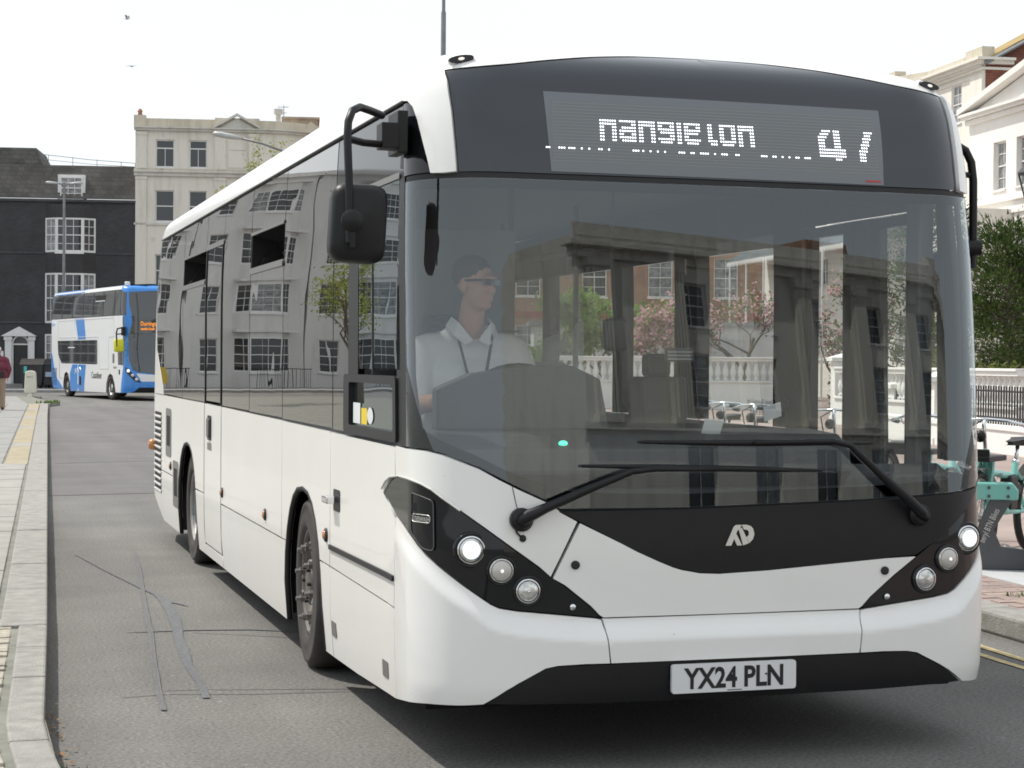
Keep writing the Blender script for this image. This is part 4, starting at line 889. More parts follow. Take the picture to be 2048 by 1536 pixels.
# --- roof
ZR = [2.595,2.625,2.65,2.67,2.69,2.705,2.72,2.735,2.75,2.765,2.78,2.792,2.803,2.813,2.822,2.83,2.837,2.843,2.848,2.852,2.855,2.857,2.8585]
dtop = pchip(DTOP+[(1.30,2.70),(1.345,2.67),(1.375,2.63),(1.40,2.594),(1.6,2.594),(12,2.594)])
def zstart(s): return dtop(abs(s))
ss = [-10.94,-10.9]+[-10.8+.35*k for k in range(27)]+[-1.6+.05*k for k in range(0,5)]
ss = sorted(set([round(x,3) for x in ss if x < -1.4]+[round(-1.40+.0175*k,4) for k in range(161)]+[round(-x,3) for x in ss if x < -1.4]))
rows = len(ZR); vs = []; ns = []
ts = [(z-ZR[0])/(ZR[-1]-ZR[0]) for z in ZR]
def zinv(t):  # t by row number
    i = min(int(t), rows-2); return ZR[i]+(ZR[i+1]-ZR[i])*(t-i)
for s_ in ss:
    z0 = zstart(s_); z0 = max(z0, ZR[0]); i0 = max(k for k in range(rows) if ZR[k] <= z0+1e-9); t0 = i0+(z0-ZR[i0])/((ZR[i0+1]-ZR[i0]) if i0 < rows-1 else 1)
    for j in range(rows):
        z = zinv(t0+(rows-1-t0)*j/(rows-1)); vs.append(S(s_,z)); ns.append(tuple(nrm(S,s_,z)))
fs = []; n = len(ss)
for i in range(n-1):
    for j in range(rows-1): fs.append((i*rows+j,(i+1)*rows+j,(i+1)*rows+j+1,i*rows+j+1))
rb = MB().add(vs, fs); c0 = len(rb.v)
top = [vs[i*rows+rows-1] for i in range(n)]
rb.add(top, [(i, n-1-i, n-2-i, i+1) for i in range(n//2)]); ns += [(0,0,1)]*n
rear = [vs[j] for j in range(rows)]+[vs[(n-1)*rows+j] for j in range(rows)][::-1]
rb.add(rear, [tuple(range(len(rear)))]); ns += [(0,1,0)]*len(rear)
rb.build('roof', m_bus, BUS, normals=ns)
MB().tube([S(s_,2.592,.004) for s_ in [-10.9+.5*k for k in range(20)]+[-1.45]], .007, 6).build('roof_gutter', m_rubber, BUS)
MB().tube([S(-s_,2.592,.004) for s_ in [-10.9+.5*k for k in range(20)]+[-1.45]], .007, 6).build('roof_gutter', m_rubber, BUS)

# --- side panels
def arch(c, hw, top, z0=.17, n=14, p=2.4): return [(c+hw*(1 if math.cos(t)>0 else -1)*abs(math.cos(t))**(2/p), z0+(top-z0)*abs(math.sin(t))**(2/p)) for t in [math.pi*k/n for k in range(n+1)]]
A1, A2 = arch(-3.665,.53,.912), arch(-8.56,.60,.92)   # from front edge over to rear edge
A1u = [p for p in A1 if p[1] > .605]; A1f = [p for p in A1 if p[1] < .59 and p[0] > -3.665]; A1b = [p for p in A1 if p[1] < .59 and p[0] < -3.665]
A2u = [p for p in A2 if p[1] > .615]; A2f = [p for p in A2 if p[1] < .6 and p[0] > -8.56]; A2b = [p for p in A2 if p[1] < .6 and p[0] < -8.56]
def ipt(A, z, front):
    c = sum(p[0] for p in A)/len(A); Q = sorted([p for p in A if (p[0] > c) == front], key=lambda p: p[1])
    return (lerp_tab([(p[1],p[0]) for p in Q], z), z)
D = 'body_panel'; m_side = paint('road dusted white paint', (.80,.795,.775), (.755,.74,.70), .32, .35, .9, .4)
for A_ in (A1, A2): MB().tube([S(a,b,-.012) for a,b in A_], .017, 6).build('arch_trim', m_rubber, BUS, smooth=True); MB().tube([S(-a,b,-.012) for a,b in A_], .017, 6).build('arch_trim', m_rubber, BUS, smooth=True)
def side(poly, m=m_side, name=D, both=True, **k):
    k.setdefault('step', .16); a = panel(name, poly, m, **k)
    if both: panel(name, mir(poly), m, **k)
    return a
side([(-1.616,1.216),(-2.938,1.223),(-2.938,.598),(-1.616,.578),(-1.616,.932),(-1.716,.974),(-1.83,1.020),(-1.69,1.094),(-1.616,1.10)], name='driver_locker_door', both=False)
side([(-1.616,.57),(-2.938,.59),(-2.938,.168),(-2.41,.178),(-1.92,.195),(-1.616,.208)], name='locker_flap', both=False)
side([(-2.948,1.224),(-4.278,1.232),(-4.278,.604),ipt(A1,.604,False)]+A1u[::-1]+[ipt(A1,.60,True),(-2.948,.598)], both=False)
side([(-2.948,.588),ipt(A1,.592,True)]+A1f[::-1]+[(-3.14,.166),(-2.948,.168)], both=False)
side([(-4.288,1.233),(-6.655,1.245),(-6.655,.604),(-4.288,.604)], both=False)
side([ipt(A1,.594,False)]+A1b+[(-4.19,.17),(-6.655,.172),(-6.655,.594)], both=False)
side([(-6.69,1.243),(-7.525,1.248),(-7.525,.262),(-6.69,.262)], name='emergency_door', both=False)
side([(-6.665,.245),(-7.55,.245),(-7.55,.172),(-6.665,.172)], name='door_sill', both=False)
side([(-7.56,1.249),(-11.0,1.252),(-11.0,.612),ipt(A2,.612,False)]+A2u[::-1]+[ipt(A2,.612,True),(-7.56,.612)], both=False)
side([(-7.56,.602),ipt(A2,.6,True)]+A2f[::-1]+[(-7.95,.172),(-7.56,.172)], both=False)
side([ipt(A2,.602,False)]+A2b+[(-9.17,.172),(-10.361,.176),(-11.0,.355),(-11.0,.602)], both=False)
for s0 in (-6.66,-7.54): side([(s0-.013,1.25),(s0+.013,1.25),(s0+.013,.25),(s0-.013,.25)], m_mblack, 'door_seal', False, o=-.002, th=.01)
# plain door side (right): sill, panels between two-leaf door and rear
side([(2.95,1.22),(4.3,1.23),(4.3,.6)]+mir([ipt(A1,.6,False)]+A1u[::-1]+[ipt(A1,.6,True)])+[(2.95,.6)], both=False)
side([(4.31,1.23),(11.0,1.25),(11.0,.61)]+mir([ipt(A2,.61,False)]+A2u[::-1]+[ipt(A2,.61,True)])+[(4.31,.61)], both=False)
side([(4.2,.6)]+[(7.95,.6),(7.95,.17),(4.2,.17)], both=False); side([(9.17,.6),(11,.6),(11,.36),(10.36,.18),(9.17,.17)], both=False); side([(1.616,.93),(1.70,.93),(1.70,.2),(1.616,.2)], both=False); side([(2.90,.59),(3.13,.59),(3.13,.17),(2.90,.17)], both=False)
# rear end
for sg in (-1, 1):
    side([(sg*11.012,2.59),(sg*S4*.9999,2.59),(sg*S4*.9999,.36),(sg*11.012,.36)], both=False, name='rear_panel', step=.12)
    side([(sg*10.23,1.258),(sg*11.008,1.258),(sg*11.008,2.3),(sg*10.99,2.1),(sg*10.86,1.64)], both=False, name='rear_quarter_panel', step=.1)
# black trim rails, handle, markers, vents, recesses
side([(-1.62,.703),(-2.935,.698),(-2.935,.676),(-1.62,.681)], m_rubber, 'rub_rail', False, o=.010, th=.016)
def rnd(name, s_, z_, r, m, o=.0, h=.022, par=None): 
    c = Vector(S(s_,z_,o)); n_ = nrm(S,s_,z_); return MB().lathe([(r,0),(r,h*.5),(r*.75,h),(.001,h*1.1)], c, n_, 18).build(name, m, par or BUS, smooth=True)
for s_, z_ in ((-3.026,.733),(-4.82,.682),(-6.587,.681),(-9.65,.682)):
    b = rnd('side_marker', s_, z_, .034, m_rubber, 0, .012); rnd('lens', s_, z_, .023, m_amber, .004, .014, b)
rnd('rear_marker', -10.98, .80, .05, m_amber, 0, .05)
hd = side(round_poly([(-2.71,.965),(-2.85,.965),(-2.85,.865),(-2.71,.865)],.015), m_mblack, 'handle_recess', False, o=.004, th=.008, step=.05)
MB().box(-1.285,1.70,.90,-1.24,1.82,.935).build('handle', m_chrome, hd, bevel=.008)
for (s_, z_) in ((-2.859,.31),(-1.80,.30)):
    side(round_poly([(s_+.05,z_+.035),(s_-.05,z_+.035),(s_-.05,z_-.035),(s_+.05,z_-.035)],.008), m_frame, 'budget_lock', False, o=.003, th=.004, step=.05)
for k in range(13):
    z_ = 1.10-k*.0535
    pl2 = side([(-10.40,z_),(-10.93,z_),(-10.93,z_-.026),(-10.40,z_-.026)], m_dark, 'vent_slot', False, o=.002, th=.004)
    MB().add([S(-10.39,z_-.027,.003),S(-10.94,z_-.027,.003),S(-10.94,z_-.040,.010),S(-10.39,z_-.040,.010),S(-10.39,z_-.052,.003),S(-10.94,z_-.052,.003)], [(0,1,2,3),(3,2,5,4)]).build('louvre', m_bus, BUS)
for (a,b,c,d) in ((-10.01,-9.66,1.12,.78),(-9.47,-9.14,.712,.40)):
    f_ = side(round_poly([(a-.02,c+.03),(b+.02,c+.03),(b+.02,d-.03),(a-.02,d-.03)],.04), m_frame, 'filler_frame', False, o=.004, th=.006)
    panel('recess', round_poly([(a+.07,c-.03),(b-.05,c-.03),(b-.05,d+.06),(a+.07,d+.06)],.02), m_dark, f_, o=.006, th=.002, step=.1)
hd = side(round_poly([(-7.16,1.17),(-7.34,1.17),(-7.34,1.0),(-7.16,1.0)],.02), m_mblack, 'door_handle', False, o=.006, th=.01, step=.06)
panel('grip', round_poly([(-7.2,1.15),(-7.3,1.15),(-7.3,1.02),(-7.2,1.02)],.02), m_frame, hd, o=.02, th=.012, step=.06)
side([(-7.15,.98),(-7.36,.98),(-7.36,.93),(-7.15,.93)], m_frame, 'door_label', False, o=.002, th=.002)
# --- side glazing, left
def pane(a, b, z0, z1, m=m_tint, name='side_window', both=False, step=.12, o=-.003):
    return side([(a,z1),(b,z1),(b,z0),(a,z0)], m, name, both, o=o, th=.008, step=step)
G_ = .006
pane(-1.53,-2.335,1.525,2.285, m_cab, 'cab_window', step=.08); pane(-2.56,-2.90,1.24,2.285); pane(-1.45,-2.90,2.31,2.585, m_gblack, 'side_display_glass', step=.08)
side([(-2.34,2.285),(-2.555,2.285),(-2.555,1.50),(-2.34,1.50)], m_mblack, 'cab_pillar', False, o=-.001)
side([(-1.50,2.312),(-2.90,2.312),(-2.90,2.287),(-1.50,2.287)], m_frame, 'cab_window_rail', False, o=.004)
# sliding signalling window in a black frame
fr = MB(); sw = round_poly([(-1.575,1.50),(-2.615,1.50),(-2.615,1.235),(-1.575,1.235)],.03); si = round_poly([(-1.625,1.465),(-2.50,1.465),(-2.50,1.275),(-1.625,1.275)],.02)
for i in range(len(sw)):
    j = (i+1)%len(sw); k = i; fr.add([S(*sw[i],.008),S(*sw[j],.008),S(*si[j],.008),S(*si[i],.008),S(*si[i],-.02),S(*si[j],-.02),S(*sw[i],-.02),S(*sw[j],-.02)], [(0,1,2,3),(3,2,5,4),(1,0,6,7)])
f_ = fr.build('sliding_window_frame', m_mblack, BUS); pane(-1.62,-2.505,1.27,1.47, m_cab, 'sliding_window', step=.08, o=-.012)
for x in (-2.04,): side([(x-.008,2.285),(x+.008,2.285),(x+.008,1.5),(x-.008,1.5)], m_rubber, 'window_divider', False, o=.0005, th=.004)
patch('sticker', [(-2.47,1.375),(-2.32,1.375),(-2.32,1.285),(-2.47,1.285)], m_sticker_w, -.008); patch('sticker', [(-2.30,1.355),(-2.18,1.355),(-2.18,1.285),(-2.30,1.285)], m_sticker_y, -.008)
patch('sticker', [(-2.12+.06*math.cos(t),1.325+.036*math.sin(t)) for t in [k*math.pi/6 for k in range(12)]], m_sticker_w, -.008)
pane(-2.92,-4.285,1.245,2.585); pane(-5.475,-6.655,1.255,2.585)
pane(-4.30,-5.46,1.25,2.095); pane(-4.30,-5.46,2.315,2.585)
pane(-7.565,-8.90,1.258,2.12); pane(-7.565,-8.90,2.345,2.585)
side([(-8.915,2.585),(-10.99,2.585),(-10.985,2.1),(-10.85,1.65),(-10.225,1.266),(-8.915,1.260)], m_tint, 'side_window', False, o=-.003, th=.008, step=.12)
pane(-6.70,-7.515,1.27,2.325, m_tint, 'emergency_door_window'); pane(-6.67,-7.55,2.365,2.585)
side([(-6.665,2.362),(-7.55,2.362),(-7.55,2.328),(-6.665,2.328)], m_frame, 'door_header', False, o=.003)
for x, w_ in ((-2.91,.02),(-4.2925,.018),(-5.4675,.018),(-6.6625,.02),(-7.557,.02),(-8.9075,.018)):
    side([(x-w_/2,2.585),(x+w_/2,2.585),(x+w_/2,1.245),(x-w_/2,1.245)], m_rubber, 'window_seal', False, o=-.005, th=.006)
for a, b, z0, z1 in ((-4.30,-5.46,2.105,2.305),(-7.565,-8.90,2.13,2.335)):
    f_ = side([(a,z0),(b,z0),(b,z0-.035),(a,z0-.035)], m_frame, 'hopper_rail', False, o=.006)
    panel('rail', [(a,z1+.012),(b,z1+.012),(b,z1-.005),(a,z1-.005)], m_frame, f_, o=.004, th=.01, step=.2)
    yy = lambda s_: -s_-1.0627
    ya, yb_ = yy(a), yy(b)
    MB().quad((-1.20,ya,z0),(-1.20,yb_,z0),(-1.06,yb_,z1-.03),(-1.06,ya,z1-.03)).build('hopper_pane', m_tint, f_)
    for y_ in (ya, yb_): MB().add([(-1.212,y_,z0),(-1.06,y_,z1-.03),(-1.21,y_,z1)], [(0,1,2)]).build('hopper_cheek', m_mblack, f_)
for s_, z_ in ((-5.52,2.30),(-8.98,2.27)): patch('exit_sticker', [(s_,z_),(s_-.14,z_),(s_-.14,z_-.13),(s_,z_-.13)], m_sticker_g, -.010)
for x in (-6.70,-7.51): side([(x-.013,2.325),(x+.013,2.325),(x+.013,1.255),(x-.013,1.255)], m_mblack, 'door_frame', False, o=.003, th=.012)
# right side glazing: two-leaf door and clear windows
for a, b in ((1.73,2.10),(2.46,2.84)):
    dl = MB(); q0, q1 = [(a-.03,2.24),(b+.03,2.24),(b+.03,.30),(a-.03,.30)], [(a+.02,2.19),(b-.02,2.19),(b-.02,.42),(a+.02,.42)]
    for i in range(4):
        j = (i+1)%4; dl.add([S(*q0[i],0),S(*q0[j],0),S(*q1[j],0),S(*q1[i],0),S(*q0[i],-.04),S(*q0[j],-.04),S(*q1[j],-.04),S(*q1[i],-.04)], [(0,1,2,3),(7,6,5,4),(3,2,6,7),(1,0,4,5)])
    lf = dl.build('door_leaf', m_mblack, BUS); panel('door_glass', [(a+.01,2.2),(b-.01,2.2),(b-.01,.41),(a+.01,.41)], m_clear, lf, o=-.02, th=.006, step=.2)
side([(2.14,2.24),(2.42,2.24),(2.42,.3),(2.14,.3)], m_mblack, 'door_post', False, o=-.01, th=.05); side([(1.60,2.585),(2.90,2.585),(2.90,2.25),(1.60,2.25)], m_gblack, 'door_header', False)
side([(2.86,2.585),(3.19,2.585),(3.19,1.235),(2.86,1.235)], m_gblack, 'window_pillar', False, th=.08)
for a, b in ((3.20,4.22),(4.56,5.45),(5.62,6.95),(7.1,8.4),(8.55,9.9)): 
    pane(a, b, 1.24, 2.585, m_clear)
for a, b in ((4.22,4.56),(5.45,5.62),(6.95,7.1),(8.4,8.55),(9.9,11.0)): side([(a,2.585),(b,2.585),(b,1.24),(a,1.24)], m_gblack, 'window_pillar', False, th=.08)
side([(3.20,2.585),(9.9,2.585),(9.9,2.17),(3.2,2.17)], m_gblack, 'window_header', False, o=-.015, th=.03)
# name on the window beside the door reads from outside
for tx, z_ in (('Compass Travel (Sussex) Ltd',1.34),('51-63 St Dunstans Road',1.285)): ontext('legal_lettering', tx, .045, 3.42, z_, m_frame, BUS, -.002, flip=1)
# --- shell, floor, ceiling, underbody
def wallstrip(name, m, x, y0, y1, z0, z1, t=.02): return MB().box(x-t,y0,z0,x+t,y1,z1).build(name, m, BUS)
MB().box(-1.14,.45,.30,1.14,9.85,.36).build('saloon_floor', mat('vinyl floor',(.09,.09,.095),.6,var=.2,vs=30), BUS)
MB().box(-1.10,.62,2.46,1.10,9.5,2.49).build('saloon_ceiling', m_ceil, BUS)
for (y0,y1,z0) in ((.60,2.0,.36),(2.0,3.2,.93),(3.2,6.9,.36),(6.9,8.15,.95),(8.15,9.9,.40)): wallstrip('inner_wall', m_int, -1.17, y0, y1, z0, 1.24)
for (y0,y1,z0) in ((2.0,3.2,.93),(3.2,6.9,.36),(6.9,8.15,.95),(8.15,9.9,.40)): wallstrip('inner_wall', m_int, 1.17, y0, y1, z0, 1.23)
for y_ in (2.60,7.50):
    for sg in (-1,1): wb = MB(); wb.box(min(sg*1.19,sg*.75),y_-.60,.20,max(sg*1.19,sg*.75),y_-.575,.95); wb.box(min(sg*1.19,sg*.75),y_+.575,.20,max(sg*1.19,sg*.75),y_+.60,.95); wb.box(min(sg*.76,sg*.74),y_-.58,.16,max(sg*.76,sg*.74),y_+.58,.95); wb.box(min(sg*1.19,sg*.75),y_-.6,.93,max(sg*1.19,sg*.75),y_+.6,.955); wb.build('wheel_box', m_dark, BUS)
MB().box(-1.15,.35,.20,1.15,2.0,.30).box(-.74,2.0,.22,.74,9.0,.29).box(-1.15,3.22,.21,1.15,6.88,.295).box(-1.1,8.1,.24,1.1,10.0,.32).build('chassis', m_dark, BUS)
MB().box(-1.14,9.78,.40,1.14,9.82,1.25).box(-1.14,9.55,1.25,1.14,9.58,2.5).build('rear_bulkhead', m_int, BUS)
nose = MB().box(-1.05,.12,.30,1.05,.20,.95); nose.build('nose_bulkhead', m_dark, BUS)
# body liner closes panel gaps with darkness
def liner(poly): panel('panel_liner', poly, m_dark, o=-.034, th=0, step=.2)
liner([(-1.5,1.15),(-1.6,.25),(-1.0,.32),(1.0,.32),(1.6,.25),(1.5,1.05),(1.0,.98),(-.7,.96)]); liner([(-1.62,1.2),(-3.0,1.2),(-3.0,.19),(-1.62,.22)]); liner([(-4.3,1.2),(-7.9,1.2),(-7.9,.2),(-4.3,.2)]); liner([(-9.25,1.2),(-10.95,1.2),(-10.95,.4),(-10.3,.22),(-9.25,.22)]); liner([(-3.1,1.2),(-4.2,1.2),(-4.2,.95),(-3.1,.95)]); liner([(-8,1.2),(-9.2,1.2),(-9.2,.96),(-8,.96)])
# --- wheels
m_nut = mat('dirty chrome nut', (.30,.29,.28), .3, .9)
def wheel(x, y, sg, steer, dish):
    w = bpy.data.objects.new('wheel', None); COL.objects.link(w); w.parent = BUS; w.location = (x,y,.433); w.rotation_euler = (0,0,R(steer)); w.empty_display_size = .1
    ax = (sg,0,0)
    MB().lathe([(.25,-.13),(.40,-.135),(.428,-.105),(.433,-.06),(.433,.06),(.428,.105),(.405,.132),(.385,.135),(.38,.131),(.33,.140),(.29,.136),(.262,.115),(.25,.10)], (0,0,0), ax, 48, False).build('tyre', m_tyre, w, smooth=True)
    if dish: MB().lathe([(.262,.112),(.268,.120),(.255,.118),(.243,.06),(.225,-.03),(.14,-.05),(.13,.0),(.09,.03),(.001,.03)], (0,0,0), ax, 40, False).build('rim', m_alu, w, smooth=True)
    else:
        MB().lathe([(.262,.112),(.268,.120),(.255,.116),(.245,.07),(.235,.075),(.205,.112),(.165,.118),(.15,.085),(.12,.06),(.115,.115),(.09,.125),(.001,.125)], (0,0,0), ax, 40, False).build('rim', m_hub, w, smooth=True)
        for k in range(8):
            nb_ = MB()
            a = 2*math.pi*k/8+.2; c = (sg*.112, .185*math.cos(a), .185*math.sin(a)); nb_.lathe([(.021,0),(.021,.03),(.014,.034),(.012,.052),(.001,.054)], c, ax, 6)
            b = a+.25; nb_.tube([c, (sg*.125,.2*math.cos(b),.2*math.sin(b))], .007, 4); nb_.build('wheel_nut', m_nut, w)
        h_ = MB(); 
        for k in range(8): a = 2*math.pi*k/8; h_.lathe([(.010,0),(.010,.02)], (sg*.12,.095*math.cos(a),.095*math.sin(a)), ax, 6)
        h_.build('hub_bolts', m_rubber, w)['kind'] = 'stuff'
for sg in (-1,1):
    wheel(sg*1.075, 2.60, sg, -3, False); wheel(sg*1.05, 7.50, sg, 0, True)
# --- mirrors
def rbox(mb, c, hx, hy, hz, r=.05, n=4):
    P = round_poly([(-hx,-hz),(hx,-hz),(hx,hz),(-hx,hz)], r, n); k = len(P); b = len(mb.v)
    lay = [(-hy,.80),(-hy*.75,.94),(-hy*.3,1.0),(hy*.8,1.0),(hy,.97)]
    vs = [(c[0]+p[0]*f, c[1]+y, c[2]+p[1]*f) for y,f in lay for p in P]; fs = [(i*k+j,i*k+(j+1)%k,(i+1)*k+(j+1)%k,(i+1)*k+j) for i in range(len(lay)-1) for j in range(k)]
    fs += [tuple(range(k-1,-1,-1)), tuple(range(4*k,5*k))]; mb.add(vs, fs)
mh = MB(); rbox(mh, (0,0,0), .108,.055,.150, .06); mh.xf(Matrix.Translation((-1.45,.27,2.08)) @ Matrix.Rotation(R(-4),4,'Z') @ Matrix.Rotation(R(3),4,'Y'))
mi = mh.build('mirror_housing', m_mblack, BUS, smooth=True, auto=40)
MB().quad((-1.545,.325,1.95),(-1.355,.325,1.95),(-1.355,.325,2.21),(-1.545,.325,2.21)).build('mirror_glass', m_chrome, mi)
am = MB().tube([(-1.325,.40,2.512),(-1.39,.35,2.524),(-1.44,.29,2.526),(-1.478,.25,2.505),(-1.498,.225,2.46),(-1.503,.215,2.40),(-1.500,.20,2.25),(-1.497,.195,2.0)], .0155, 10)
am.tube([(-1.502,.215,2.395),(-1.42,.32,2.395),(-1.335,.395,2.40)], .0145, 10)
am.box(-1.335,.37,2.385,-1.265,.47,2.485).box(-1.27,.38,2.37,-1.228,.55,2.535)
am.build('mirror_arm', m_mblack, BUS, smooth=True, auto=40, bevel=.004)
MB().lathe([(.042,0),(.042,.012),(.03,.022),(.001,.025)], (-1.49,.185,2.085), (0,-1,0), 18).box(-1.498,.178,1.985,-1.478,.2,2.07).build('mirror_pivot', m_mblack, mi, smooth=True, auto=40)
am = MB().tube([(1.16,.47,2.52),(1.23,.47,2.515),(1.275,.465,2.49),(1.30,.46,2.44),(1.308,.455,2.36),(1.308,.45,2.05)], .018, 10).tube([(1.18,.47,2.385),(1.306,.458,2.385)], .013, 8).tube([(1.335,.44,2.07),(1.26,.46,2.07)], .036, 14).tube([(1.308,.45,2.05),(1.308,.45,1.98)], .014, 8)
am.build('mirror_arm', m_mblack, BUS, smooth=True, auto=40)
mh = MB(); rbox(mh, (0,0,0), .085,.045,.14, .05); mh.xf(Matrix.Translation((1.29,.60,1.93)))
mh.build('mirror_housing', m_mblack, BUS, smooth=True, auto=40)
# --- wipers
def wip(pts, rs, name): return MB().tube([S(a,b,o) for a,b,o in pts], rs, 8).build(name, m_mblack, BUS, smooth=True)
wl = wip([(-.881,.954,.03),(-.851,.978,.045),(-.782,1.009,.05),(-.62,1.075,.05),(-.441,1.143,.05),(-.349,1.151,.045),(-.058,1.148,.04)], [.024,.025,.019,.016,.013,.011,.008], 'wiper_arm')
wip([(-.632,1.165,.018),(-.3,1.158,.016),(-.13,1.152,.016),(.1,1.146,.016),(.373,1.138,.018)], [.006,.011,.013,.011,.006], 'wiper_blade').parent = wl
wr = wip([(.83,.945,.03),(.80,.965,.045),(.73,1.026,.05),(.618,1.117,.05),(.485,1.236,.045),(.408,1.253,.045),(.071,1.249,.04)], [.022,.024,.021,.017,.013,.011,.008], 'wiper_arm')
wip([(-.393,1.255,.018),(-.1,1.25,.016),(.09,1.249,.016),(.3,1.247,.016),(.598,1.245,.018)], [.006,.011,.013,.011,.006], 'wiper_blade').parent = wr
MB().lathe([(.045,-.02),(.045,.02),(.032,.035),(.001,.04)], S(-.868,.965,.0), (0,-1,.05), 20).build('wiper_pivot', m_mblack, wl, smooth=True, auto=40)
MB().lathe([(.045,-.02),(.045,.02),(.032,.035),(.001,.04)], S(.81,.955,.0), (0,-1,.05), 20).build('wiper_pivot', m_mblack, wr, smooth=True, auto=40)
MB().tube([S(-.89,1.0,.02),S(-.899,.955,.012),S(-.886,.915,.010),S(-.866,.897,.006)], .004, 6).ball(S(-.862,.894,.004), (.014,.008,.014), 10, 6).build('washer_hose', m_rubber, wl, smooth=True)

# --- interior
d = MB()
sec = [(.30,1.05),(.22,1.12),(.24,1.22),(.34,1.27),(.62,1.285),(.72,1.24),(.74,1.05)]   # dash section (y,z)
d.prism(sec, -1.10, .62, 'x').build('dashboard', m_dash, BUS, bevel=.015)
MB().prism([(.30,.95),(.30,1.10),(.40,1.14),(.5,1.13),(.5,.95)], .62, 1.12, 'x').build('dash_end', m_dash, BUS, bevel=.01)
MB().prism([(.16,.40),(.16,1.06),(.28,1.06),(.28,.40)], -1.1, 1.1, 'x').build('front_lining', m_dash, BUS)
b = MB(); b.prism([(-1.06,1.28),(-1.06,1.45),(-.92,1.51),(-.70,1.545),(-.48,1.545),(-.36,1.49),(-.32,1.28)], .56, .64, 'y'); b.build('instrument_binnacle', m_dash, BUS, bevel=.01)
st = MB(); M = Matrix.Translation((-.66,.86,1.34)) @ Matrix.Rotation(R(-58),4,'X')
st.lathe([(.235,-.012),(.247,-.012),(.247,.012),(.235,.012),(.235,-.012)], (0,0,0), (0,0,1), 32, False); st.ball((0,0,-.02), (.06,.06,.025), 12, 6)
for k in range(3): a = k*2.094+.5; st.tube([(0,0,-.01),(.24*math.cos(a),.24*math.sin(a),0)], .014, 6)
st.xf(M).tube([(-.66,.84,1.3),(-.66,.70,1.0)], .035, 8).build('steering_wheel', m_rubber, BUS, smooth=True, auto=50)
tk = MB(); tk.box(-.08,.80,1.24,.13,1.0,1.50).box(-.02,.95,.36,.06,1.05,1.25); tk.box(-.05,.82,1.50,.06,.92,1.60)
tk.build('ticket_machine', m_mblack, BUS, bevel=.02)
MB().box(-.02,.70,1.565,.115,.715,1.625).build('notice_board', mat('black notice',(.03,.03,.032),.5), BUS, bevel=.008)
mb = MB()
for r in range(3):
    for c in range(13): mb.box(-.008+c*.0088,.698,1.574+r*.015,-.002+c*.0088,.6995,1.581+r*.015)
tag(mb.build('notice_text', mat('grey print',(.3,.3,.3),.6), BUS), kind='stuff')
mb = MB(); rbox(mb, (-.30,.55,1.675), .052,.025,.068,.025); mb.tube([(-.30,.56,1.72),(-.28,.66,2.0),(-.26,.7,2.46)], .008, 8); mb.build('interior_mirror', m_mblack, BUS, smooth=True, auto=40)
for a,b_,c,ro in ((.34,.40,1.36,-.3),(.05,.35,1.30,.1)): 
    MB().box(-.04,-.004,-.032,.04,.004,.032).xf(Matrix.Translation((a,b_,c)) @ Matrix.Rotation(ro,4,'Y') @ Matrix.Rotation(R(25),4,'X')).build('paper_notice', m_sticker_w, BUS)
MB().ball((-.62,.27,1.24), (.02,.012,.012), 10, 6).build('dash_lamp', mat('green lamp',(.1,.6,.4),.3,emit=(.1,.9,.6),est=1.), BUS, smooth=True)
ch = MB(); ch.box(-.92,1.35,.75,-.42,1.85,.88).box(-.92,1.78,.85,-.42,1.92,1.55).box(-.80,1.80,1.56,-.54,1.90,1.78).box(-.80,1.45,.36,-.54,1.75,.76); ch.build('driver_seat', m_seat, BUS, bevel=.03)
ck = MB(); ck.box(-.36,.80,.36,-.33,2.0,1.30).box(-1.13,1.98,.36,-.30,2.02,2.2); ck.build('cab_partition', m_int, BUS, bevel=.005)
MB().quad((-.345,.82,1.31),(-.345,1.97,1.31),(-.345,1.97,1.95),(-.345,.82,1.95)).build('cab_screen', m_clear, BUS)
m_pole_ = mat('grey grab pole',(.09,.095,.105),.35,.2)
for x, y in ((-.30,2.05),(-.5,3.3),(.5,3.4),(.5,4.9),(-.5,5.0),(.5,6.6),(-.5,6.6)): MB().tube([(x,y,.36),(x,y,2.46)], .017, 8).build('grab_pole', m_pole_, BUS, smooth=True)
for x in (-.55,.55): MB().tube([(x,2.3,2.2),(x,8.6,2.2)], .016, 8).build('hand_rail', m_pole_, BUS, smooth=True)
def bus_seat(x, y, z, rot=0):
    s = MB().box(-.43,-.22,.40,.43,.22,.50).box(-.40,-.15,.0,-.34,.15,.40).box(.34,-.15,.0,.40,.15,.40); s.xf(Matrix.Translation((x,y,z)) @ Matrix.Rotation(rot,4,'Z'))
    so_ = s.build('seat', m_seat, BUS, bevel=.02)
    for k in (-.215,.215): MB().prism(round_poly([(k-.205,.48),(k-.205,1.05),(k-.14,1.2),(k+.14,1.2),(k+.205,1.05),(k+.205,.48)],.05), .18, .26, 'y').xf(Matrix.Translation((x,y,z)) @ Matrix.Rotation(rot,4,'Z')).build('backrest', m_seat, so_, bevel=.015)
for y in (3.75,4.55,5.35,6.15): bus_seat(-.70, y, .36)
for y in (5.0,5.8,6.5): bus_seat(.70, y, .36)
for y in (7.1,7.9,8.7): bus_seat(-.70, y, .60); bus_seat(.70, y, .60)
MB().prism([(1.02,.40),(1.12,.46),(1.17,.62),(1.10,.66),(.99,.46)], 1.0, 2.42, 'z').build('pillar_trim', m_dash, BUS, bevel=.01)
lr = MB().box(.35,2.0,.93,1.12,3.2,.97).box(.35,2.0,.36,.38,3.2,.93); lr.tube([(.40,2.03,1.18),(.40,3.15,1.18)], .014, 8).tube([(.40,2.03,.95),(.40,2.03,1.18)], .014, 8).tube([(.40,3.15,.95),(.40,3.15,1.18)], .014, 8)
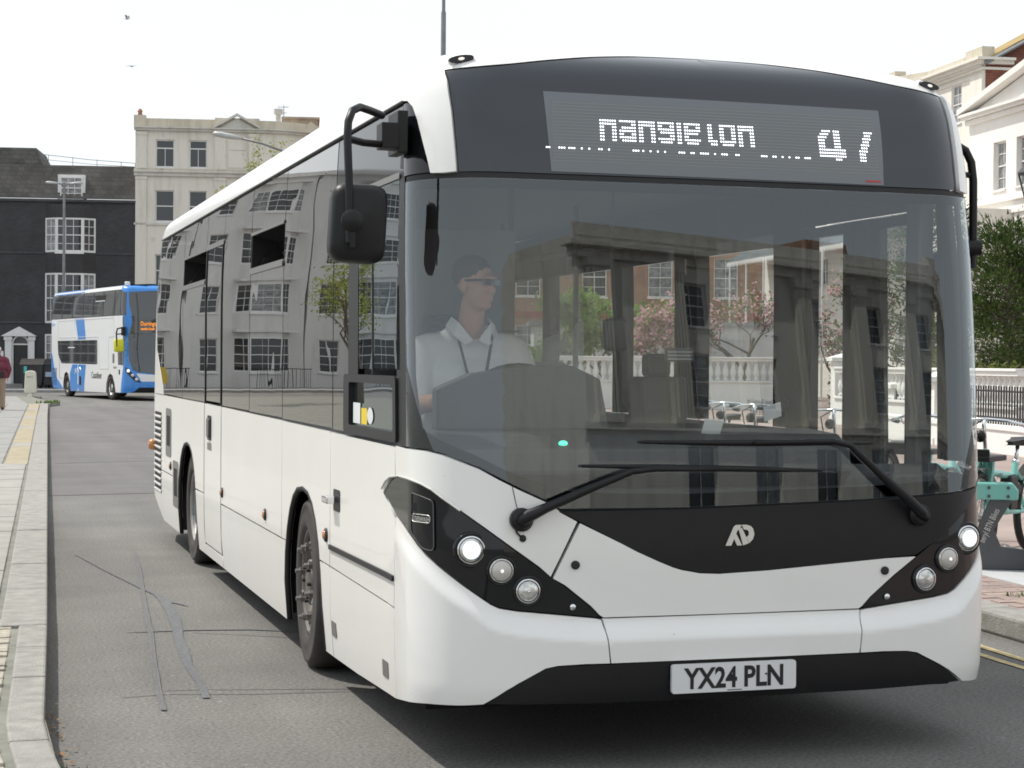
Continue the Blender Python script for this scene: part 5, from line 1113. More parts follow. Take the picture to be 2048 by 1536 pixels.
lr.build('luggage_rack', m_mblack, BUS, bevel=.006)

# ------------------------------------------------------------------ people (one continuous skin each)
m_skin = mat('skin', (.62,.35,.26), .55, var=.08, vs=8)
def capsule(mb, a, b, ra, rb, n=12):
    a, b = Vector(a), Vector(b); k = 6; pts = [a.lerp(b, i/k) for i in range(k+1)]; mb.tube(pts, [ra+(rb-ra)*i/k for i in range(k+1)], n); mb.ball(a, ra, n, 8); mb.ball(b, rb, n, 8)
def fuse(name, mb, m, parent, vox=.012, sm=3):
    """fuse overlapping shapes into one smooth skin"""
    me = bpy.data.meshes.new(name); me.from_pydata(mb.v, [], mb.f); o = bpy.data.objects.new(name, me); COL.objects.link(o)
    r = o.modifiers.new('r', 'REMESH'); r.mode = 'VOXEL'; r.voxel_size = vox
    s = o.modifiers.new('s', 'SMOOTH'); s.iterations = sm; s.factor = .5
    bpy.context.view_layer.update(); me2 = bpy.data.meshes.new_from_object(o.evaluated_get(bpy.context.evaluated_depsgraph_get())); bpy.data.objects.remove(o)
    me2.materials.clear(); me2.materials.append(m); me2.polygons.foreach_set('use_smooth', [True]*len(me2.polygons)); return obj(name, me2, parent)
def head(mb, c, yaw=0., s=1.):
    """head facing -y, then turned by yaw about z"""
    k0 = len(mb.v)
    mb.ball((0,.015,.045), (.074,.094,.088), 16, 12); mb.ball((0,-.02,-.03), (.060,.072,.085), 14, 10); mb.ball((0,-.052,-.088), (.034,.032,.026), 10, 8)
    mb.add([(-.014,-.085,.02),(.014,-.085,.02),(.018,-.092,-.035),(-.018,-.092,-.035),(0,-.122,-.032)], [(0,1,4),(1,2,4),(2,3,4),(3,0,4),(0,3,2,1)])
    mb.ball((0,-.083,.032), (.055,.022,.013), 12, 6); mb.ball((0,-.086,-.062), (.024,.014,.010), 10, 6)
    for sg in (-1,1): mb.ball((sg*.076,.012,-.005), (.010,.022,.034), 10, 8); mb.ball((sg*.030,-.074,-.02), (.022,.02,.022), 8, 6)
    mb.xf(Matrix.Translation(c) @ Matrix.Rotation(yaw,4,'Z') @ Matrix.Scale(s,4), k0)
def hand(mb, w, d, up, s=1., curl=.5):
    """palm, four bent fingers of unequal length and a side thumb; w wrist, d pointing, up back of hand"""
    w, d, up = Vector(w), Vector(d).normalized(), Vector(up).normalized(); sd = d.cross(up).normalized(); up = sd.cross(d)
    for k in range(4):
        off = (-.03+.02*k)*s; base_ = w+d*.085*s+sd*off; ln = (.070,.082,.076,.058)[k]*s
        capsule(mb, w+d*.01*s+sd*off*.6, base_, .014*s, .012*s, 8); m1 = base_+(d*math.cos(curl)-up*math.sin(curl))*ln*.5; m2 = m1+(d*math.cos(curl*2.2)-up*math.sin(curl*2.2))*ln*.5
        capsule(mb, base_, m1, .010*s, .009*s, 8); capsule(mb, m1, m2, .009*s, .0075*s, 8)
    t0 = w+d*.03*s-sd*.035*s; t1 = t0+(d*.6-sd*.6-up*.3).normalized()*.038*s; capsule(mb, w+d*.015*s-sd*.015*s, t0, .015*s, .013*s, 8); capsule(mb, t0, t1, .012*s, .0105*s, 8); capsule(mb, t1, t1+(d*.85-sd*.2-up*.4).normalized()*.03*s, .0105*s, .009*s, 8)

DX, DY = 2.895-.655, 6.52+1.50
DR = thing('person', 'bus driver in a white open necked shirt, lanyard and dark glasses seated at the wheel', 'person', (DX, DY, .0))
b = MB(); HZ = 1.905
head(b, (-.0,-.06,HZ), R(38)); capsule(b, (0,.01,1.72), (0,-.03,1.83), .062, .056)
capsule(b, (0,.12,.98), (0,.10,1.25), .155, .15); capsule(b, (-.07,.09,1.28), (.07,.09,1.28), .15, .15); capsule(b, (-.15,.05,1.62), (.15,.05,1.62), .075, .075); capsule(b, (-.09,.06,1.45), (.09,.06,1.45), .13, .13)
for sg in (-1,1):
    capsule(b, (sg*.20,.05,1.60), (sg*.27,-.06,1.36), .062, .050); capsule(b, (sg*.27,-.06,1.36), (sg*.185,-.46,1.40), .045, .032); hand(b, (sg*.185,-.47,1.40), (-sg*.25,-.9,.1), (sg*.3,.1,.9), 1., 1.0)
    capsule(b, (sg*.10,.12,.98), (sg*.15,-.38,.98), .09, .07); capsule(b, (sg*.15,-.38,.98), (sg*.15,-.50,.52), .062, .045); capsule(b, (sg*.15,-.50,.45), (sg*.15,-.66,.41), .045, .035)
bo = fuse('body', b, m_skin, DR, .009, 2)
m_shirt = mat('white shirt', (.86,.86,.88), .8, bump=.25, bs=9, dist=.03)
s_ = MB(); capsule(s_, (0,.12,.98), (0,.10,1.25), .175, .172); capsule(s_, (-.08,.085,1.30), (.08,.085,1.30), .165, .165); capsule(s_, (-.175,.05,1.615), (.175,.05,1.615), .082, .082); capsule(s_, (-.10,.055,1.46), (.10,.055,1.46), .148, .148); capsule(s_, (-.07,.045,1.68), (.07,.045,1.68), .055, .055)
for sg in (-1,1): capsule(s_, (sg*.215,.05,1.60), (sg*.275,-.04,1.40), .080, .074)
fuse('shirt', s_, m_shirt, DR, .011, 2)
c_ = MB()
for sg in (-1,1): c_.add([(sg*.012,-.075,1.655),(sg*.075,-.055,1.735),(sg*.085,.03,1.76),(sg*.115,.02,1.72),(sg*.10,-.07,1.675),(sg*.055,-.098,1.63)], [(0,1,2,3,4,5) if sg>0 else (5,4,3,2,1,0)])
co = c_.build('collar', m_shirt, DR); so_ = co.modifiers.new('t','SOLIDIFY'); so_.thickness = .008
MB().tube([(-.085,.0,1.735),(-.08,-.075,1.66),(-.05,-.105,1.52),(0,-.13,1.36)], .007, 6).tube([(.085,.0,1.735),(.075,-.08,1.66),(.045,-.105,1.52),(0,-.13,1.36)], .007, 6).build('lanyard', mat('dark lanyard',(.03,.03,.04),.8), DR)
for sg in (-1,1): MB().box(sg*.19-.04,-.0,1.697,sg*.19+.04,.09,1.705).build('epaulette', mat('navy cloth',(.03,.04,.08),.8), DR)
hm = MB(); k0 = 0; hm.ball((0,.024,.058), (.080,.098,.085), 16, 12); hm.v = [(x,y,max(z,.035 if y < .0 else -.03)) for x,y,z in hm.v]; hm.v = [(x, max(y,-.072), z) for x,y,z in hm.v]
hm.xf(Matrix.Translation((0,-.06,HZ)) @ Matrix.Rotation(R(38),4,'Z')); hm.build('hair', mat('dark brown hair',(.035,.025,.02),.7,bump=.5,bs=80), DR, smooth=True)
gm = MB(); gm.box(-.060,-.100,-.002,-.006,-.092,.028).box(.006,-.100,-.002,.060,-.092,.028).box(-.012,-.104,.018,.012,-.096,.026).box(-.078,-.10,.016,-.072,.02,.026).box(.072,-.10,.016,.078,.02,.026); gm.xf(Matrix.Translation((0,-.06,HZ)) @ Matrix.Rotation(R(38),4,'Z')); gm.build('glasses', m_gblack, DR, bevel=.003)
tr = MB()
for sg in (-1,1): capsule(tr, (sg*.10,.12,.98), (sg*.15,-.38,.985), .10, .082); capsule(tr, (sg*.15,-.38,.985), (sg*.15,-.50,.50), .075, .065)
fuse('trousers', tr, mat('dark trousers',(.02,.02,.03),.9), DR, .014, 2)

# pedestrian walking away on the left pavement
PD = thing('person', 'pedestrian in a burgundy jumper and tan trousers walking away along the pavement', 'person', (1.02,52.3,.118), R(-6))
b = MB(); HZ = 1.62; head(b, (0,.03,HZ), R(180)); capsule(b, (0,0,1.42), (0,.02,1.54), .06, .058); capsule(b, (-.15,0,1.38), (.15,0,1.38), .085, .085); capsule(b, (-.09,0,1.2), (.09,0,1.2), .13, .13); capsule(b, (-.08,0,.95), (.08,0,.95), .13, .13)
m_burg = mat('burgundy wool', (.17,.035,.06), .9, bump=.3, bs=30); m_tan = mat('tan trousers', (.36,.27,.20), .9, bump=.3, bs=14, dist=.03)
s_ = MB(); capsule(s_, (-.16,0,1.39), (.16,0,1.39), .10, .10); capsule(s_, (-.10,0,1.2), (.10,0,1.2), .155, .155); capsule(s_, (-.10,0,.98), (.10,0,.98), .165, .165); capsule(s_, (0,0,1.46), (0,.01,1.5), .075, .07)
t_ = MB(); capsule(t_, (-.08,0,.93), (.08,0,.93), .15, .15)
for sg in (-1,1):
    f_ = sg*.16
    capsule(b, (sg*.21,0,1.38), (sg*.29,-.03,1.12), .055, .045); capsule(b, (sg*.29,-.03,1.12), (sg*.25,.12-.05*sg,.90), .042, .032); hand(b, (sg*.25,.12-.05*sg,.89), (-sg*.1,.4,-.9), (sg*1,0,0), 1., .5)
    capsule(b, (sg*.09,0,.93), (sg*.10,f_*.55+.02,.50), .085, .06); capsule(b, (sg*.10,f_*.55+.02,.50), (sg*.10,f_-.03,.09), .055, .04); capsule(b, (sg*.10,f_-.05,.055), (sg*.11,f_+.12,.04), .045, .035)
    capsule(s_, (sg*.22,0,1.38), (sg*.30,-.03,1.12), .075, .068); capsule(s_, (sg*.30,-.03,1.12), (sg*.255,.11-.05*sg,.93), .065, .05)
    capsule(t_, (sg*.09,0,.93), (sg*.10,f_*.55+.02,.50), .115, .092); capsule(t_, (sg*.10,f_*.55+.02,.50), (sg*.10,f_-.03,.10), .088, .078)
fuse('body', b, m_skin, PD, .014, 2); fuse('jumper', s_, m_burg, PD, .016, 2); fuse('trousers', t_, m_tan, PD, .016, 2)
sh = MB()
for sg in (-1,1): capsule(sh, (sg*.10,sg*.16-.06,.05), (sg*.11,sg*.16+.13,.045), .055, .045)
fuse('shoes', sh, mat('brown shoe',(.12,.06,.045),.6), PD, .012, 1)
hm = MB(); hm.ball((0,.02,HZ+.06), (.083,.10,.075), 14, 10); hm.build('hair', mat('white hair',(.62,.61,.6),.8,bump=.5,bs=60), PD, smooth=True)
bgm = MB(); rbox(bgm, (0,0,0), .15,.06,.10,.05); bgm.xf(Matrix.Translation((.03,-.18,.98))); bgm.build('waist_bag', mat('dark canvas bag',(.035,.02,.025),.8), PD, smooth=True, auto=50)

# ------------------------------------------------------------------ blue and white double decker
m_blue = mat('bright blue bus paint', (.035,.235,.66), .3, coat=.5); m_wbus = mat('white livery', (.78,.79,.80), .3, coat=.4, var=.01, vs=2)
m_ltblue = mat('pale blue decal', (.32,.55,.85), .4); m_mirror_y = mat('yellow mirror', (.62,.62,.02), .4); m_orange = mat('amber led text', (1,.35,.05), .5, emit=(1,.32,.05), est=.35)
m_t2 = mat('dark bus window', (.028,.030,.033), .04, spec=.9, coat=.6)
DD = thing('double_deck_bus', 'blue and white double deck bus turning out of the side road by the black house', 'bus', (7.0536,68.5555,0), R(11.8))
W2 = pchip([(.2,1.23),(.5,1.25),(3.0,1.25),(4.1,1.20),(4.25,1.15),(4.32,1.0),(4.36,.6)]); Y2 = pchip([(.2,.05),(.5,0),(1.2,.04),(2.6,.22),(3.0,.22),(4.0,.30),(4.2,.38),(4.32,.62),(4.36,1.2)])
L2 = 10.55
def S2(s, z, o=0.):
    sg = -1 if s < 0 else 1; a = abs(s); w = W2(z); y0 = Y2(z); rc = .38; fx = w-rc; k = rc*math.pi/2
    def P(a):
        if a <= .87: x = a*fx/.87; return (x, y0+.06*(x/1.25)**2, 0, -1)
        if a <= .87+k: t = (a-.87)/rc; return (fx+rc*math.sin(t), y0+.06*(fx/1.25)**2+rc*(1-math.cos(t)), math.sin(t), -math.cos(t))
        y = y0+.04+rc+(a-.87-k); yr = .44+(a-.87-k); y = y+(yr-y)*min(1,(a-.87-k)/.8); return (w, y, 1, 0)
    x, y, nx, ny = P(a); return (sg*(x+nx*o), y+ny*o, z)
K2_ = .87+.38*math.pi/2-.44           # s = y + K2_ on the sides
def p2(name, pts, m, o=0., step=.25, par=None, th=.02, sides=(-1,)):
    """panel on the side of the double decker, points given as (distance behind the nose, height)"""
    for sg in sides: r = panel(name, [(sg*(y+K2_), z) for y,z in pts], m, par or DD, o=o, th=th, step=step, surf=S2)
    return r
full = [(.25,.30),(1.22,.30),(1.32,.62),(1.6,.93),(1.92,1.0),(2.2,.90),(2.42,.62),(2.5,.27),(7.55,.25),(7.62,.62),(7.85,.93),(8.17,1.02),(8.45,.93),(8.62,.62),(8.68,.28),(10.2,.34),(10.5,.8),(10.5,3.17),(.25,3.17)]
w_ = p2('side_panel', full, m_wbus, sides=(-1,1)); 
p2('roof_cove', [(-.05,4.14),(10.4,4.15),(10.3,4.34),(.2,4.345)], m_wbus, sides=(-1,1), step=.12)
p2('blue_band', [(5.7,4.155),(10.38,4.155),(10.28,4.335),(5.9,4.337)], m_blue, .004, .12, th=.004)
p2('upper_window', [(-.12,4.12),(10.44,4.13),(10.46,3.19),(-.14,3.19)], m_t2, -.004, .2, sides=(-1,1))
for y in (1.45,2.95,4.3,5.75,7.3,8.9): p2('window_seal', [(y-.03,4.12),(y+.03,4.12),(y+.03,3.2),(y-.03,3.2)], m_rubber, .002, .3, th=.006)
for y in (2.75,): p2('hopper_window', [(y-.05,3.98),(y+1.25,3.98),(y+1.25,3.78),(y-.05,3.78)], m_dark, .003, .3, th=.004); p2('hopper_rail', [(y-.05,3.79),(y+1.25,3.79),(y+1.25,3.76),(y-.05,3.76)], m_sticker_w, .010, .3, th=.006)
p2('lower_window', round_poly([(3.66,2.28),(9.52,2.28),(9.42,1.72),(8.92,1.36),(3.64,1.34)],.06), m_t2, .003, .2, th=.006, sides=(-1,1)); p2('hopper_rail', [(6.9,2.02),(7.9,2.02),(7.9,1.98),(6.9,1.98)], m_sticker_w, .008, .3, th=.004)
for y in (5.2,6.75): p2('window_seal', [(y-.03,2.27),(y+.03,2.27),(y+.03,1.35),(y-.03,1.35)], m_rubber, .005, .3, th=.004)
p2('cab_window', round_poly([(-.25,2.28),(.9,2.28),(.86,1.33),(-.32,1.33)],.05), m_t2, .003, .1, th=.006, sides=(-1,1))
p2('blue_front_corner', [(.22,3.17),(.15,2.3),(.26,1.38),(.57,.30),(-.05,.30),(-.15,.9),(-.08,1.2),(.03,1.5),(.03,2.4),(-.12,2.9),(-.10,3.18),(.0,3.6),(.03,4.13),(.10,4.13),(.10,3.185)], m_blue, .0042, .08, th=.008, sides=(-1,1))
p2('blue_roof_front', [(-.2,4.14),(.35,4.145),(.40,4.34),(.05,4.32)], m_blue, .005, .06, sides=(-1,1))
p2('blue_rear', [(10.5,1.85),(10.30,1.6),(10.08,1.2),(9.6,.75),(8.80,.42),(8.70,.285),(10.2,.345),(10.5,.81)], m_blue, .004, .15, th=.006)
p2('blue_stripe', [(5.52,3.14),(7.05,3.14),(6.5,2.32),(5.28,2.32)], m_blue, .004, .2, th=.006); p2('blue_stripe', [(5.26,1.32),(7.24,1.32),(7.60,.95),(7.58,.62),(7.54,.262),(5.53,.26)], m_blue, .004, .2, th=.006)
p2('stripe_line', [(7.0,3.13),(6.8,3.13),(6.38,2.33),(6.5,2.33)], m_wbus, .007, .3, th=.003); p2('stripe_line', [(6.42,1.31),(6.33,1.31),(6.33,.265),(6.46,.265)], m_wbus, .007, .3, th=.003)
def line2(pts, name='panel_trim', m=None, r=.010): return MB().tube([S2(-(y+K2_), z, .004) for y,z in pts], r, 4).build(name, m or m_wbus, DD)
line2([(9.36,3.1),(1.43,3.11),(1.42,2.41),(2.17,2.38),(2.08,1.19),(3.35,1.18),(3.51,2.41),(9.35,2.41),(9.36,3.1)])
line2([(9.2,1.2),(9.3,1.9)], m=m_frame, r=.006); line2([(8.75,.75),(9.25,.75),(9.2,1.2)], m=m_frame, r=.006)
for k in range(13): p2('vent_slot', [(9.62,1.15-k*.055),(10.45,1.15-k*.055),(10.45,1.128-k*.055),(9.62,1.128-k*.055)], m_dark, .006, .4, th=.004)
def txt2(s_, size, y, z, m, sx=1., shear=0., bold=0., par=None):
    vs, fs = text_geo(s_, size, shear, bold); return MB().add([S2(-(y+K2_)+a*sx, z+b, .006) for a,b in vs], fs).build('side_lettering', m, par or DD)
txt2('Coastliner', .36, 3.74, .80, mat('dark grey print',(.06,.065,.08),.6), .95, 0, .004); txt2('Stagecoach', .15, 1.25, 1.2, mat('dark grey print',(.06,.065,.08),.6), .7)
for (y,z,sc_) in ((6.4,.95,1.),(10.1,2.9,.6)): line2([(y+.5*sc_,z-.02),(y+.35*sc_,z+.22*sc_),(y+.22*sc_,z),(y+.05*sc_,z+.24*sc_),(y-.1*sc_,z+.04*sc_),(y-.3*sc_,z+.25*sc_),(y-.45*sc_,z+.16*sc_)], 'gull_emblem', m_wbus if sc_ == 1 else m_ltblue, .018*sc_)
p2('side_flap', round_poly([(1.35,1.75),(1.6,1.75),(1.6,1.4),(1.35,1.4)],.03), m_frame, .004, .2, th=.006); p2('side_flap', [(5.9,.85),(6.2,.85),(6.2,.50),(5.9,.50)], m_mblack, .006, .2, th=.006); p2('side_flap', [(.62,1.16),(.78,1.16),(.78,.98),(.62,.98)], m_mblack, .006, .2, th=.006)
# front
def f2(name, pts, m, o=0., step=.1, th=.02): return panel(name, pts, m, DD, o=o, th=th, step=step, surf=S2)
f2('upper_windscreen', [(-1.27,4.02),(0,4.10),(1.27,4.02),(1.28,3.25),(1.3,3.0),(-1.3,3.0),(-1.28,3.25)], m_t2)
f2('destination_glass', [(-1.3,2.995),(1.3,2.995),(1.25,2.50),(-1.25,2.50)], m_t2, .001)
f2('windscreen', [(-1.28,2.495),(1.28,2.495),(1.25,1.35),(.75,1.08),(0,1.0),(-.75,1.08),(-1.25,1.35)], m_ws)
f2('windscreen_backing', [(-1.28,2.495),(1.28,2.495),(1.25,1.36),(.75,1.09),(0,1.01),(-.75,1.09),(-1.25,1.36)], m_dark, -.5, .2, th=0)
f2('roof_dome', [(-1.4,4.14),(-1.19,4.03),(0,4.11),(1.19,4.03),(1.4,4.14),(1.35,4.33),(0,4.355),(-1.35,4.33)], m_blue, .003)
f2('front_panel', [(-1.30,1.33),(-.75,1.07),(0,.99),(.75,1.07),(1.30,1.33),(1.42,.9),(1.35,.34),(.9,.34),(.7,.5),(-.7,.5),(-.9,.34),(-1.35,.34),(-1.42,.9)], m_blue)
f2('front_white_panel', [(-.80,1.02),(0,.96),(.80,1.02),(.62,.72),(-.62,.72)], m_wbus, .005, th=.008); f2('front_valance', [(-.9,.335),(-.7,.49),(.7,.49),(.9,.335),(.6,.3),(-.6,.3)], m_mblack, -.004)
for sg in (-1,1):
    hc = f2('headlight_cluster', [(sg*a,z) for a,z in ((1.22,1.25),(1.12,1.22),(.72,.76),(.62,.68),(.80,.70),(1.0,.85),(1.2,1.08))], m_gblack, .006, .08, .01)
    for a, z in ((1.10,1.12),(.95,.95),(.80,.80)): MB().lathe([(.06,0),(.06,.02),(.01,.03)], S2(sg*a,z,.004), (sg*.3,-1,0), 12).build('headlight', m_lampon if a == 1.10 else m_lens, hc)
for s_, sz, z in (('Durrington',.22,2.80),('seaside South',.13,2.64)):
    vs, fs = text_geo(s_, sz, 0, .006); x0 = min(v[0] for v in vs); MB().add([(-.60+(a-x0)*.75, S2(-.4,z)[1]-.02, z+b) for a,b in vs], fs).build('route_lettering', m_orange, DD)
MB().box(-1.15,.4,.30,1.15,10.3,.5).build('chassis', m_dark, DD)
MB().box(-1.2,10.46,.4,1.2,10.52,4.1).build('rear_wall', m_blue, DD); MB().add([(sx*W2(z)*f,y,z) for y in (.7,10.3) for sx,f,z in ((-1,.98,4.33),(1,.98,4.33))]+[(0,.7,4.38),(0,10.3,4.38)], [(0,4,5,2),(4,1,3,5)]).build('roof', m_wbus, DD)
MB().box(-1.18,.6,1.3,1.18,10.3,1.32).box(-1.18,.8,2.6,1.18,10.3,2.7).box(-.02,.8,.5,.02,10.3,4.1).build('inner_structure', m_dark, DD)
MB().lathe([(.10,4.30),(.10,4.42),(.08,4.44)], (-.95,.75,0), n=10).build('roof_light', m_wbus, DD)
for y_ in (1.92,8.17):
    w = bpy.data.objects.new('wheel', None); COL.objects.link(w); w.parent = DD; w.location = (-1.08,y_,.48); w.rotation_euler = (0,0,R(6 if y_ < 3 else 0))
    MB().lathe([(.28,-.12),(.44,-.13),(.48,-.08),(.48,.08),(.45,.13),(.3,.13),(.28,.10)], (0,0,0), (-1,0,0), 32, False).build('tyre', m_tyre, w, smooth=True); MB().lathe([(.29,.11),(.26,.05),(.18,.08),(.1,.12),(.001,.12)], (0,0,0), (-1,0,0), 24, False).build('rim', m_alu if y_ > 3 else m_chrome, w, smooth=True)
    c = w.copy(); COL.objects.link(c); c.location.x = 1.08; c.rotation_euler.z += math.pi
    for q in w.children: e = q.copy(); COL.objects.link(e); e.parent = c
    MB().prism([(y_-.62,.3),(y_-.62,1.1),(y_+.62,1.1),(y_+.62,.3)], -1.18, 1.18, 'x').build('wheel_box', m_dark, DD)
mh = MB(); rbox(mh, (0,0,0), .17,.10,.24,.09); mh.xf(Matrix.Translation((-1.50,-.05,2.05))); mi = mh.build('mirror_housing', m_mirror_y, DD, smooth=True, auto=40)
MB().tube([(-1.2,.25,2.66),(-1.40,.0,2.70),(-1.58,-.12,2.66),(-1.62,-.14,2.5),(-1.60,-.13,2.0)], .03, 6).tube([(-1.2,.25,2.5),(-1.60,-.13,2.46)], .025, 6).box(-1.3,.15,2.42,-1.18,.35,2.74).build('mirror_arm', m_mblack, DD, smooth=True, auto=40)
# ------------------------------------------------------------------ street furniture
m_bollard = mat('cream bollard plastic', (.72,.69,.58), .5, var=.06, vs=4); m_pole = mat('grey lamp column', (.20,.21,.21), .55, .2, var=.15, vs=3)
m_bin = mat('dark grey bin', (.045,.043,.043), .6, var=.25, vs=5); m_binlid = mat('bin lid', (.15,.135,.12), .6, var=.3, vs=4)
BL = thing('bollard', 'cream round topped plastic bollard on the end of the left pavement', 'bollard', (2.62,72.5,.0), R(-12))
bo = MB(); prof = [(-.19,.20),(-.235,.26),(-.20,.98),(-.17,1.03),(-.09,1.07),(0,1.08),(.09,1.07),(.17,1.03),(.20,.98),(.235,.26),(.19,.20)]
bo.prism(prof[::-1], -.11, .11, 'y').build('shell', m_bollard, BL, bevel=.03); MB().lathe([(.15,.0),(.13,.10),(.10,.205)], (0,0,0), n=14).build('foot', m_bollard, BL)
vs, fs = text_geo('BHCC', .11); MB().add([(a*.8,-.113,.80+b) for a,b in vs], fs).build('lettering', mat('faded blue print',(.10,.12,.22),.7), BL)
def bin_(x, y, rz, lab, lidm, w=1.05, tag_=None, h=1.12):
    b = thing('communal_bin', lab, 'bin', (x,y,.12), rz, 'communal wheeled bins')
    m = MB(); m.add([(-w*.44,-.40,.16),(w*.44,-.40,.16),(w*.5,-.5,h),(-w*.5,-.5,h),(-w*.44,.40,.16),(w*.44,.40,.16),(w*.5,.5,h),(-w*.5,.5,h)], [(0,1,2,3),(5,4,7,6),(1,5,6,2),(4,0,3,7),(3,2,6,7),(0,4,5,1)])
    for k in range(5): zz = .32+k*.155; m.box(-w*.49,-.415-.016*k,zz,w*.49,-.395-.016*k,zz+.05)
    m.build('body', m_bin, b, bevel=.015); l = MB(); l.prism([(-.54,h),(.54,h),(.54,h+.06),(.28,h+.30),(-.50,h+.10)], -w*.53, w*.53, 'x'); l.build('lid', lidm, b, bevel=.02)
    for sx in (-1,1):
        for sy in (-1,1): q = MB().lathe([(.085,-.03),(.09,0),(.085,.03)], (sx*w*.36,sy*.32,.09), (1,0,0), 14).build('caster', m_rubber, b)
    if tag_:
        x0, z0, x1, z1, m_ = tag_; MB().box(x0,-.52,z0,x1,-.475,z1).build('notice', m_, b)
    return b
bin_(3.35,90.2,R(-8),'grey communal bin with a turquoise notice, nearest the white doorway',m_binlid,1.05,(-.36,.72,-.22,1.05,mat('turquoise notice',(.10,.50,.50),.6)))
bin_(4.35,90.1,R(-16),'black communal bin with a pale label, middle of the three by the black house',m_bin,.9,(-.3,.55,.3,.78,mat('blue white label',(.38,.46,.62),.6)))
bin_(5.20,88.9,R(-20),'tall communal bin with a sloping brown lid right behind the blue double decker',m_binlid,1.1,None,1.2)
# lamp columns
def lamp_head(mb, p, d, ln=.75):
    p = Vector(p); d = Vector(d).normalized(); mb.tube([p, p+d*ln*.35, p+d*ln*.7, p+d*ln*.95, p+d*ln], [.05,.085,.10,.07,.02], 10)
LA = thing('street_lamp', 'double armed grey street lamp in front of the black house', 'street lamp', (4.70,88.6,.0), R(-12))
MB().lathe([(.11,0),(.10,1.8),(.075,1.9),(.06,9.75),(.05,9.8)], n=12).box(-.09,-.09,4.7,.09,.09,4.95).build('column', m_pole, LA, smooth=True, auto=40)
for sg in (-1,1):
    MB().tube([(0,0,9.72),(sg*.12,0,9.80),(sg*.32,0,9.84)], .035, 8).build('arm', m_pole, LA); h = MB(); lamp_head(h, (sg*.25,0,9.83), (sg,0,.10), .62); h.v = [(x,y*1.3,9.83+(z-9.83)*.75) for x,y,z in h.v]; h.build('lantern', mat('pale lantern',(.45,.46,.46),.4,var=.1), LA, smooth=True)
LB = thing('street_lamp', 'single arm street lamp reaching over the road behind the white bus roof', 'street lamp', (10.9,57.8,.0), R(-16))
MB().lathe([(.10,0),(.09,1.6),(.06,1.7),(.05,7.6)], n=12).build('column', m_pole, LB, smooth=True, auto=40); MB().tube([(0,0,7.55),(-.25,0,7.95),(-.9,0,8.22),(-1.7,0,8.50),(-2.45,0,8.68)], [.045,.042,.04,.036,.033], 8).build('arm', m_pole, LB, smooth=True)
h = MB(); lamp_head(h, (-2.35,0,8.66), (-1,0,.17), .95); h.v = [(x,y*1.2,z) for x,y,z in h.v]; h.build('lantern', mat('pale lantern',(.45,.46,.46),.4), LB, smooth=True)
LC = thing('street_lamp', 'tall tapered grey lamp column standing up behind the roof of the white bus', 'street lamp', (10.15,38.8,.12))
MB().lathe([(.11,0),(.10,1.8),(.066,1.9),(.056,9.1),(.040,9.15),(.034,11.5)], n=12).build('column', m_pole, LC, smooth=True, auto=40); MB().tube([(0,0,11.4),(-.3,0,11.7),(-1.2,0,11.9)], .03, 8).build('arm', m_pole, LC); h = MB(); lamp_head(h, (-1.1,0,11.9), (-1,0,.1), .7); h.build('lantern', mat('pale lantern',(.45,.46,.46),.4), LC, smooth=True)
def lantern_post(x, y, lab, m, hh=4.6):
    l = thing('lantern_lamp', lab, 'street lamp', (x,y,.12))
    MB().lathe([(.16,0),(.15,.5),(.09,.6),(.07,1.4),(.085,1.42),(.055,1.5),(.045,hh-.95),(.09,hh-.9),(.03,hh-.82),(.05,hh-.7)], n=12).build('post', m, l, smooth=True, auto=40)
    z0, z1 = hh-.62, hh-.05; a, b = .12, .27; c = MB()
    for i in range(4):
        t0, t1 = R(45+90*i), R(135+90*i)
        c.tube([(a*math.cos(t0),a*math.sin(t0),z0),(b*math.cos(t0),b*math.sin(t0),z1)], .016, 5); c.tube([(b*math.cos(t0),b*math.sin(t0),z1),(b*math.cos(t1),b*math.sin(t1),z1)], .02, 5); c.tube([(a*math.cos(t0),a*math.sin(t0),z0),(a*math.cos(t1),a*math.sin(t1),z0)], .014, 5)
        c.add([(b*1.12*math.cos(t0),b*1.12*math.sin(t0),z1+.02),(b*1.12*math.cos(t1),b*1.12*math.sin(t1),z1+.02),(.1*math.cos(t1),.1*math.sin(t1),z1+.24),(.1*math.cos(t0),.1*math.sin(t0),z1+.24)], [(0,1,2,3)])
    c.lathe([(.12,z1+.23),(.13,z1+.30),(.05,z1+.36),(.03,z1+.44),(.045,z1+.48),(.001,z1+.52)], n=10).lathe([(.17,z0-.02),(.05,z0-.1)], n=8); c.tube([(0,0,z0-.03),(0,0,z0-.15)], .02, 6)
    c.build('lantern_frame', m, l); gg = MB()
    for i in range(4):
        t0, t1 = R(45+90*i), R(135+90*i); gg.quad((a*.97*math.cos(t0),a*.97*math.sin(t0),z0),(a*.97*math.cos(t1),a*.97*math.sin(t1),z0),(b*.97*math.cos(t1),b*.97*math.sin(t1),z1),(b*.97*math.cos(t0),b*.97*math.sin(t0),z1))
    gg.build('lantern_glass', m_clear, l); return l
lantern_post(17.45,27.0,'black four sided lantern lamp at the right edge beside the conifers', mat('grey black lamp iron',(.035,.036,.04),.4), 4.75)
lantern_post(20.65,56.4,'pale lantern lamp post seen through the bus windows among the blossom', mat('pale lamp iron',(.5,.5,.48),.5), 5.0)
US = thing('urn_pedestal', 'dark iron urn pedestal on the balustrade pier seen through the bus', 'urn', (21.9,52.7,1.75))
MB().lathe([(.34,0),(.34,.08),(.2,.14),(.12,.25),(.10,.9),(.15,.94),(.10,1.0),(.12,1.1),(.30,1.22),(.32,1.28),(.2,1.28)], n=16).build('urn', m_iron, US, smooth=True, auto=50)
